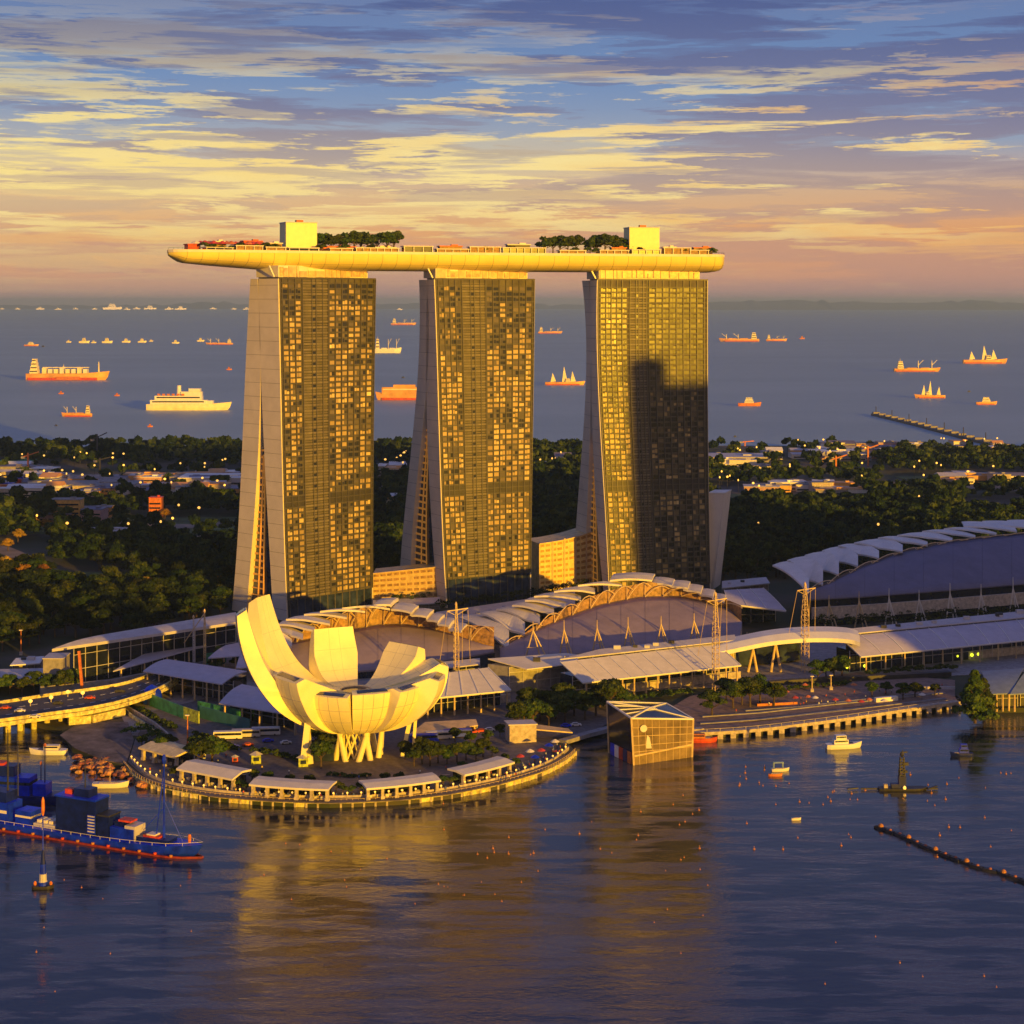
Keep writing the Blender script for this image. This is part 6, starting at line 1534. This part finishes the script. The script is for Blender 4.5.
def ux(u): return (u-90)/211*Lg    # along the ship
def vb(x0, x1, z0_, z1_, wy, mt, nm, yo=0.0):
    m_ = MB(); m_.box(((ux(x0)+ux(x1))/2, yo, (z0_+z1_)/2), (ux(x1)-ux(x0), wy, z1_-z0_)); return m_.build(nm, mt, o)
a1 = vb(72,112,2.7,14.0,6.5,m_navy,'deck_block'); vb(71,112,14.02,14.6,7.2,m_blue,'block_roof'); vb(88,103,14.62,17.2,4.5,m_navy,'wheelhouse'); vb(77,84,14.62,16.2,2.4,m_red,'winch')
vb(103.5,111.5,3.4,9.5,6.9,m_blue,'side_ladder')
for k in range(6): vb(104.2,110.8,3.9+k*1.0,4.3+k*1.0,7.1,m_roofgrey,'ladder_rung')
vb(112.5,124,2.7,9.5,6.0,m_navy,'deck_block'); vb(112.5,124.5,9.52,10.0,6.6,m_dark,'block_roof')
vb(125,148,2.7,6.6,6.0,m_blue,'deck_block'); vb(139,149,2.75,7.6,5.6,m_roofgrey,'locker'); vb(127,136,6.62,8.2,3.4,m_navy,'winch'); vb(131,143,8.3,8.9,3.6,m_red,'tarpaulin')
vb(150,180,2.9,4.6,5.0,m_navy,'cargo_hold'); vb(155,170,4.62,5.2,3.6,m_red,'tarpaulin'); vb(158,166,5.2,5.6,3.2,m_cream,'canvas')
vb(48,70,2.7,3.8,5.4,m_roofgrey,'cargo_hold'); vb(30,46,2.7,7.2,6.0,m_blue,'deck_block'); vb(30,46,5.0,5.7,6.1,m_cream,'window_band')
for x in (50, 56, 62): vb(x,x+3.5,3.82,4.8,3.6,m_cream,'crate')
vb(-4,24,2.7,9.0,7.0,m_blue,'deck_block'); vb(-2,20,9.02,12.4,5.6,m_navy,'wheelhouse'); vb(-2,22,5.6,6.6,7.15,m_cream,'window_band')
for k in range(14):
    x = -8+k*15; m_ = MB(); m_.lathe([(0.5,-0.35),(0.6,0.0),(0.5,0.35)], (ux(x), -4.95, 0.95), 8); m_.build('fender', m_buoy if k % 3 else m_red, o)
def mast_part(u, z0_, z1_, mt, r_=0.22, nm='mast'): m_ = MB(); m_.tube((ux(u),0,z0_), (ux(u),0,z1_), r_, r_*0.5, 8); return m_.build(nm, mt, o)
mast_part(95,17.2,27,m_dark); mast_part(16,12.4,33,m_dark,0.35); mast_part(172,3,30,m_blue,0.42)
m_ = MB(); m_.tube((ux(164),0,3), (ux(172),0,28), 0.22, 0.18, 6); m_.tube((ux(190),0,4), (ux(173),0,16), 0.1, 0.1, 4); m_.tube((ux(152),0,6), (ux(171),0,14), 0.1, 0.1, 4); m_.lathe([(0.5,28.6),(0.75,29.8),(0.4,31.5)], (ux(172),0,0), 8); m_.build('mast_rigging', m_blue, o)
m_ = MB(); m_.lathe([(0.5,0),(0.6,2.0),(0.4,2.6)], (ux(196),0,4.4), 8); m_.build('bow_lamp', m_orange, o)
# vessel behind at the left edge
c1, rz1, L1 = vessel_frame(-40, 806, 62, 812)
o = thing('blue_tugboat', 'blue tugboat with red roof gear moored behind the long blue ship at left edge', 'tugboat', tuple(c1+Vector((0,10,0))), rz1)
mb = MB(); hull(mb, L1, 8, 2.8, 1.0); mb.build('hull', m_navy, o)
mb = MB(); mb.box((-3,0,6.0), (17,6.4,6.3)); mb.build('deckhouse', m_blue, o); mb = MB(); mb.box((-3,0,7), (17.2,6.6,1.0)); mb.build('window_band', m_glassd, o)
mb = MB(); mb.box((-5,0,11.0), (9,5,3.6)); mb.build('wheelhouse', m_navy, o); mb = MB(); mb.box((-8,0,13.2), (6,4,0.8)); mb.build('roof_gear', m_red, o)
mb = MB(); mb.box((9,0,5.0), (5,5,4.2)); mb.build('funnel_casing', m_blue, o); mb = MB(); mb.tube((10,0,7), (10,0,20), 0.25, 0.15); mb.build('mast', m_navy, o)
mb = MB(); mb.lathe([(0.3,19.8),(0.6,20.4),(0.3,21)], (10,0,0), 8); mb.build('mast_lamp', m_orange, o)
# tall channel marker in front
a = G(43, 888, 0); o = thing('channel_marker', 'tall blue and orange channel marker boat in front of the long blue ship', 'marker', tuple(a))
mb = MB(); hull(mb, 6.2, 3.4, 0.9, 0.5); mb.build('float', m_dark, o)
mb = MB(); mb.lathe([(1.3,0.9),(1.0,3),(0.8,7.5),(0.35,11.5)], n=10); mb.build('tower_body', m_blue, o)
mb = MB(); mb.lathe([(1.36,2.0),(1.15,2.2),(1.06,4.2),(1.1,4.4)], n=10); mb.build('lettered_band', m_roofgrey, o)
mb = MB(); mb.lathe([(0.82,7.5),(0.36,11.6)], n=10); mb.lathe([(0.95,7.4),(0.95,7.6)], n=10); mb.build('cap', m_navy, o)
mb = MB(); mb.tube((0,0,11.5), (0,0,28), 0.22, 0.14); mb.build('pole', m_blue, o); mb = MB(); mb.lathe([(0.2,22),(0.55,23.4),(0.5,26.6),(0.2,27.6)], n=8); mb.build('marker_head', m_orange, o)
for x in (-2.4, 2.4): mb = MB(); mb.lathe([(0.4,0.9),(0.5,1.6),(0.2,2.1)], (x,0,0), 8); mb.build('bollard', m_orange, o)
for (u, v, v1, lab, mt, hd_) in ((41,800,765,'slim navy mooring pole with an orange head near the tugboat',m_navy,m_orange),(18,806,745,'taller navy mooring pole left of the slim one',m_navy,m_dark)):
    a = G(u, v, 0); hh = H-(v1-HZ)*a.y/F; o = thing('mooring_pole', lab, 'pole', tuple(a)); mb = MB(); mb.tube((0,0,-2), (0,0,hh), 0.28, 0.18); mb.build('pole', mt, o); mb = MB(); mb.lathe([(0.2,hh),(0.5,hh+0.7),(0.2,hh+1.4)], n=8); mb.build('head', hd_, o)

def small_boat(u, v, lg, rz, hm, sm_, label, nm='small_boat', cabin=1, mast=0, group=None, canopy=None, cat_='boat'):
    a = G(u, v, 0); o = thing(nm, label, cat_, tuple(a), rz, group); W = lg*0.3
    m_ = MB(); hull(m_, lg, W, lg*0.11+0.3, 0.4, bow=0.4); m_.build('hull', hm, o); hd = lg*0.11+0.3
    if cabin:
        for i in range(cabin): m_ = MB(); m_.box((-lg*0.08, 0, hd+0.9+1.7*i), (lg*(0.42-0.12*i), W*0.7, 1.68)); m_.build('cabin', sm_, o); m_ = MB(); m_.box((-lg*0.08, 0, hd+1.15+1.7*i), (lg*(0.42-0.12*i)*0.9, W*0.7+0.06, 0.6)); m_.build('windows', m_glassd, o)
    if canopy: m_ = MB(); m_.box((-lg*0.1,0,hd+2.3), (lg*0.6, W*0.85, 0.2)); [m_.box((-lg*0.1+sx_*lg*0.27, sy_*W*0.36, hd+1.1), (0.12,0.12,2.3)) for sx_ in (-1,1) for sy_ in (-1,1)]; m_.build('awning', canopy, o)
    m_ = MB(); m_.box((lg*0.05,0,hd+0.02), (lg*0.7, W*0.5, 0.3)); m_.build('seats', m_dark if hm is m_white else m_stone, o)
    if mast: m_ = MB(); m_.tube((0,0,hd), (0,0,hd+mast), 0.12, 0.06); m_.build('mast', sm_, o)
    return o
small_boat(49,754,14,math.pi,m_white,m_cream,'cream cabin cruiser moored below the bridge piers',cabin=1,mast=2)
small_boat(110,787,12.5,0.05,m_cream,m_gold,'long low yellow boat between the boulders and the blue ship',cabin=0,mast=7)
small_boat(843,748,14,0.15,m_white,m_white,'white yacht off the quay of the event plaza',cabin=2,mast=3)
small_boat(780,771,6.5,0.1,m_cream,m_green,'small cream boat with a pale green awning left of the yacht',cabin=0,canopy=M('pale_green_canvas',(0.35,0.5,0.4),0.6))
small_boat(775,776,5,0.0,m_orange,m_orange,'low orange dinghy under the green awning boat',cabin=0)
small_boat(796,820,3.2,0.1,m_cream,m_cream,'pale yellow dinghy in the open bay below the green awning boat',cabin=0)
small_boat(962,756,8.5,math.pi,m_navy,m_blue,'dark blue tug with orange top at the right',cabin=2,mast=2)
small_boat(701,742,12,0.0,m_red,m_orange,'dark red boat moored against the glass pavilion steps',cabin=1)
# dark drilling raft with a tower
a = G(902, 790, 0); o = thing('work_raft', 'dark raft with a black lattice tower and outrigger arms on the right of the bay', 'raft', tuple(a), 0.0)
mb = MB(); hull(mb, 17, 4.4, 0.9, 0.4, bow=0.2); mb.build('deck', m_dark, o)
mb = MB(); mb.beam((-15,0,0.5), (13,0,0.5), 0.8, 0.5); mb.beam((-20,-0.5,0.5), (-16,0.2,0.7), 0.8, 0.4); mb.beam((9,-1.5,0.8), (13,1,1.2), 0.7, 0.4); mb.build('outrigger', m_dark, o)
mb = MB(); mb.box((0,0,3), (2.6,2.4,4.5)); mb.box((-2.5,0,1.6), (3,2.2,1.6)); mb.build('cabin', m_navy, o)
mb = MB()
for (x, y) in ((-1,-1),(1,-1),(1,1),(-1,1)): mb.tube((x,y,4), (x*0.6,y*0.6,12), 0.22, 0.2, 6)
for k in range(7): z = 4.5+k*1.1; mb.box((0,0,z), (2.2-0.12*k,2.2-0.12*k,0.25)); mb.beam((-1,-1,z), (0.9,-0.9,z+1), 0.2)
mb.box((1.2,0,9.6), (2.2,1.2,1.1)); mb.box((0.3,0,6.8), (3.2,1.2,0.9)); mb.build('lattice_tower', m_dark, o)
mb = MB(); mb.tube((0,0,12), (0.2,0,14.6), 0.3, 0.15); mb.beam((-0.6,0,13.7), (2.0,0,13.9), 0.5); mb.lathe([(0.3,12),(0.9,13),(0.4,14)], n=8); mb.build('tower_head', m_dark, o)
mb = MB(); mb.lathe([(0.5,0.9),(0.6,1.5),(0.2,2)], (0.5,-2,0), 8); mb.build('lamp', m_lamp, o); mb = MB(); mb.box((-6,0,1.4), (1.4,1.4,1.6)); mb.build('crate', m_stone, o)
# floating pontoon chain
rnd = random.Random(77)
P0, P1 = [(881,829),(904,838),(925,848),(950,858),(980,869),(1003,875),(1040,888)], None
CH = resamp([G(u, v, 0) for u, v in P0], 4.6)
for k, p in enumerate(CH):
    d = (CH[min(k+1, len(CH)-1)]-CH[max(0, k-1)]); o = thing('pontoon', 'black pontoon with rust orange cover, %s from the left in the floating chain' % ordw(k+1), 'pontoon', tuple(p), math.atan2(d.y, d.x)+rnd.uniform(-.15,.15), 'pontoons in the floating chain')
    mb = MB(); mb.box((0,0,0.15), (4.7,1.9,0.9)); mb.box((0,0,0.72), (4.1,1.5,0.22)); mb.build('float', m_dark, o)
    mb = MB(); s_ = 0.75 if k % 3 == 0 else 0.5; mb.lathe([(1.2*s_,0.84),(1.15*s_,1.3*s_+0.3),(0.7*s_,1.9*s_+0.3),(0.1,2.1*s_+0.3)], n=10); mb.build('cover', m_buoy if k % 3 == 0 else M('rust_cover',(0.35,0.12,0.07),0.8), o)
# buoys
bo = []
for (u0, u1, v0, v1, n_) in ((735,790,765,790,14),(790,870,790,800,8),(740,860,800,850,12),(900,1020,770,800,12),(920,1024,800,860,9),(560,720,780,860,14),(330,540,850,905,26),(600,740,850,960,6),(230,330,830,900,5),(0,230,855,1000,9),(700,1024,880,1000,8),(440,600,800,850,7)):
    for k in range(n_): bo.append((rnd.uniform(u0, u1), rnd.uniform(v0, v1)))
bo.sort()
for k, (u, v) in enumerate(bo):
    s_ = rnd.uniform(0.22, 0.46)*(0.95 if v < 860 else 0.6); o = thing('buoy', 'orange marker buoy on the bay, %s buoy from the left' % ordw(k+1), 'buoy', tuple(G(u, v, 0)), 0, 'small orange buoys on the bay'); o.scale = (s_,)*3
    if k == 0:
        mb = MB(); mb.lathe([(0.3,-0.4),(1.0,0.0),(0.95,0.5),(0.35,1.1)], n=10); bm1 = mb.build('float', m_buoy, o).data; mb = MB(); mb.tube((0,0,1.0), (0,0,2.2), 0.14); mb.box((0,0,2.3), (0.5,0.1,0.4)); bm2 = mb.build('top_mark', m_buoy, o).data
    else:
        for nm_, me in (('float', bm1), ('top_mark', bm2)): c_ = bpy.data.objects.new(nm_, me); COL.objects.link(c_); c_.parent = o
# rowing shells
for k, (u, v) in enumerate([]): small_boat(u, v, 5.5, 0.02, m_cream, m_cream, '%s pale rowing skiff from the left in the row off the promenade' % ordw(k+1), 'rowing_skiff', cabin=0, group='rowing skiffs in a row')

# ============================================================ TOWN BY THE FAR SHORE
rnd = random.Random(55)
wallc = [('white', m_white), ('grey', m_conc), ('cream', m_cream), ('pink', M('pink_wall',(0.5,0.3,0.28),0.7)), ('tan', m_stone), ('rust red', m_hullr)]
def house(u, v, w_, d_, h_, wm, rm, pitched, label, group, rz=0.0):
    o = thing('low_house', label, 'building', tuple(G(u, v, 2.2)), rz, group); mb_ = MB(); mb_.box((0,d_/2,h_/2), (w_, d_, h_)); mb_.build('wall', wm, o)
    mb_ = MB()
    if pitched: mb_.add([(-w_/2-.5,-.5,h_+.02),(w_/2+.5,-.5,h_+.02),(w_/2+.5,d_+.5,h_+.02),(-w_/2-.5,d_+.5,h_+.02),(-w_/2-.5,d_/2,h_+h_*.35),(w_/2+.5,d_/2,h_+h_*.35)], [(0,1,5,4),(2,3,4,5),(1,2,5),(3,0,4),(3,2,1,0)])
    else: mb_.box((0,d_/2,h_+0.3), (w_+0.6, d_+0.6, 0.56)); mb_.box((w_*0.2,d_*0.5,h_+1.2), (w_*0.18, d_*0.3, 1.2))
    mb_.build('roof', rm, o)
    mb_ = MB()
    for k in range(max(1, int(h_/3.6))): mb_.box((0,-0.1,1.9+3.5*k), (w_*0.9, 0.3, 1.3))
    mb_.build('window_band', m_glassd, o); return o
BL = [(4,48,468,478,8,'in the far left town'),(30,62,480,492,12,'in the far left town'),(60,240,482,491,20,'in the town left of towers'),(150,245,478,486,12,'in the town left of towers'),(0,120,494,501,12,'in the town left of towers'),(150,240,492,499,10,'in the town left of towers'),
      (375,410,470,476,5,'between the left and middle towers'),(536,576,464,470,4,'between the middle and right towers'),(708,770,460,472,12,'in the town right of towers'),(770,870,450,462,22,'in the town right of towers'),(860,1000,449,455,12,'in the far right town'),(760,860,490,498,12,'at the wood edge at right'),(930,1030,478,486,9,'on the right shore'),
      (30,110,512,522,4,'in the woods at the left'),(60,110,540,545,3,'in the woods at the left'),(380,410,505,512,2,'between the left and middle towers')]
items = []
for (a, b_, v0, v1, n_, wh) in BL:
    for k in range(n_): items.append((rnd.uniform(a, b_), rnd.uniform(v0, v1), wh))
cntr = {}
items.sort()
for (u, v, wh) in items:
    cn, wm = rnd.choice(wallc); rc, rm = rnd.choice([('grey', m_roofgrey), ('white', m_white), ('slate', m_indigo), ('red', m_hullr), ('grey', m_conc)])
    cntr[wh] = cntr.get(wh, 0)+1
    house(u, v, rnd.uniform(12, 34), rnd.uniform(12, 26), rnd.uniform(4.5, 10), wm, rm, rnd.random() < 0.35, '%s low house, %s roof, %s from left %s' % (cn, rc, ordw(cntr[wh]), wh), 'low houses '+wh, rnd.uniform(-.15,.15))
for (u, v, w_, d_, h_, wm, rm, lab) in ((215,489,70,45,10,m_roofgrey,m_white,'widest grey warehouse just left of the left tower'),(85,494,90,40,8,m_roofgrey,m_conc,'long flat grey depot left of the towers'),(738,468,70,50,11,m_conc,m_roofgrey,'large pale warehouse right beside the right tower'),(835,461,50,34,10,m_roofgrey,m_white,'large white roofed warehouse behind the wood right of the towers'),(65,520,24,14,16,M('amber_house_wall',(0.7,0.4,0.1),0.6),m_conc,'amber lit block among dark woods at the left'),(155,519,10,10,17,m_orange,m_red,'small glowing orange house in the woods left of the towers'),(15,470,34,20,9,m_green,m_green,'green shed at the far left shore')):
    house(u, v, w_, d_, h_, wm, rm, False, lab, None)
cont = []
for k in range(60):
    u = rnd.uniform(138, 202) if k < 44 else rnd.uniform(0, 60); v = (487+(u-138)*0.07+rnd.uniform(-3, 3)) if k < 44 else rnd.uniform(480, 489); cont.append((u, v))
cont.sort()
mb = MB(); mb.box((0,0,1.3), (12,2.6,2.6)); base_c = None
CM = {}
for k, (u, v) in enumerate(cont):
    cn, mt = rnd.choice([('red', m_red), ('red', m_red), ('orange', m_orange), ('blue', m_blue), ('white', m_white)])
    if cn not in CM:
        q = MB(); q.box((0,0,1.3), (12.2,2.6,2.6)); [q.box((-5.6+1.4*j,-1.34,1.3), (0.25,0.1,2.2)) for j in range(9)]; CM[cn] = (q, mt, None)
    q, mt, me = CM[cn]
    if me is None: o = q.build('shipping_container', mt); CM[cn] = (q, mt, o.data)
    else: o = bpy.data.objects.new('shipping_container', me); COL.objects.link(o)
    o.location = G(u, v, 2.2); o.rotation_euler = (0,0,rnd.uniform(-.1,.1)); o.scale = (1,2,1.6)
    tag(o, '%s shipping container, %s from the left in the yard' % (cn, ordw(k+1)), 'container', 'shipping containers in the yard')
ls = []
for (a, b_, v0, v1, n_) in ((0,240,462,500,34),(0,230,505,560,10),(376,412,460,480,7),(536,578,460,474,4),(712,1024,448,500,38),(712,1000,505,560,5)):
    for k in range(n_): ls.append((rnd.uniform(a, b_), rnd.uniform(v0, v1)))
ls.sort(); lm = None
for k, (u, v) in enumerate(ls):
    o = thing('street_lamp', 'lit amber street lamp, %s from the left beyond the towers' % ordw(k+1), 'street lamp', tuple(G(u, v, 2.2)), 0, 'amber street lamps beyond the towers'); s_ = rnd.uniform(0.45, 0.9); o.scale = (s_, s_, 0.8)
    if lm is None:
        q = MB(); q.tube((0,0,0), (0,0,15), 0.3, 0.2); a_ = q.build('pole', m_dark, o).data; q = MB(); q.lathe([(0.5,14.6),(1.3,15.2),(1.4,16.2),(0.6,17)], n=8); b2 = q.build('lamp_head', m_lamp, o).data; lm = (a_, b2)
    else:
        for nm_, me in zip(('pole', 'lamp_head'), lm): c_ = bpy.data.objects.new(nm_, me); COL.objects.link(c_); c_.parent = o
for k, (u, v, v1) in enumerate([(28,474,455),(97,462,436),(100,474,460),(868,466,448),(836,478,458),(745,446,443)]):
    a = G(u, v, 2.2); hh = H-(v1-HZ)*a.y/F; o = thing('port_crane', '%s harbour crane from the left on the far shore' % ordw([1,2,3,6,5,4][k]), 'crane', tuple(a), 0, 'harbour cranes'); mb = MB(); mb.beam((0,0,0), (0,0,hh), 1.5); mb.build('tower', m_dark if k in (1,2) else m_orange, o)
    mb = MB(); mb.beam((-6,0,hh*0.8), (11,0,hh*1.05), 1.1); mb.build('jib', m_dark if k in (1,2) else m_orange, o); mb = MB(); mb.box((-5,0,hh*0.78), (4,2,2)); mb.build('counterweight', m_conc, o)

# ============================================================ AIR
hz = MB(); hz.box((0, 28500, 139.5), (84000, 65000, 283)); hz_o = hz.build('haze', bpy.data.materials.new('haze_air')); hz_o['kind'] = 'stuff'; hz_o['label'] = 'thin evening haze over bay and sea'
mt = hz_o.data.materials[0]; mt.use_nodes = True; mt.node_tree.nodes.clear(); t = mt.node_tree
pv = N('ShaderNodeVolumePrincipled', t); pv.inputs['Color'].default_value = (0.55,0.8,1.0,1); pv.inputs['Density'].default_value = 3.6e-5; pv.inputs['Anisotropy'].default_value = 0.2
oo = N('ShaderNodeOutputMaterial', t); L(pv.outputs[0], oo.inputs['Volume'], t)
bpy.context.view_layer.update()
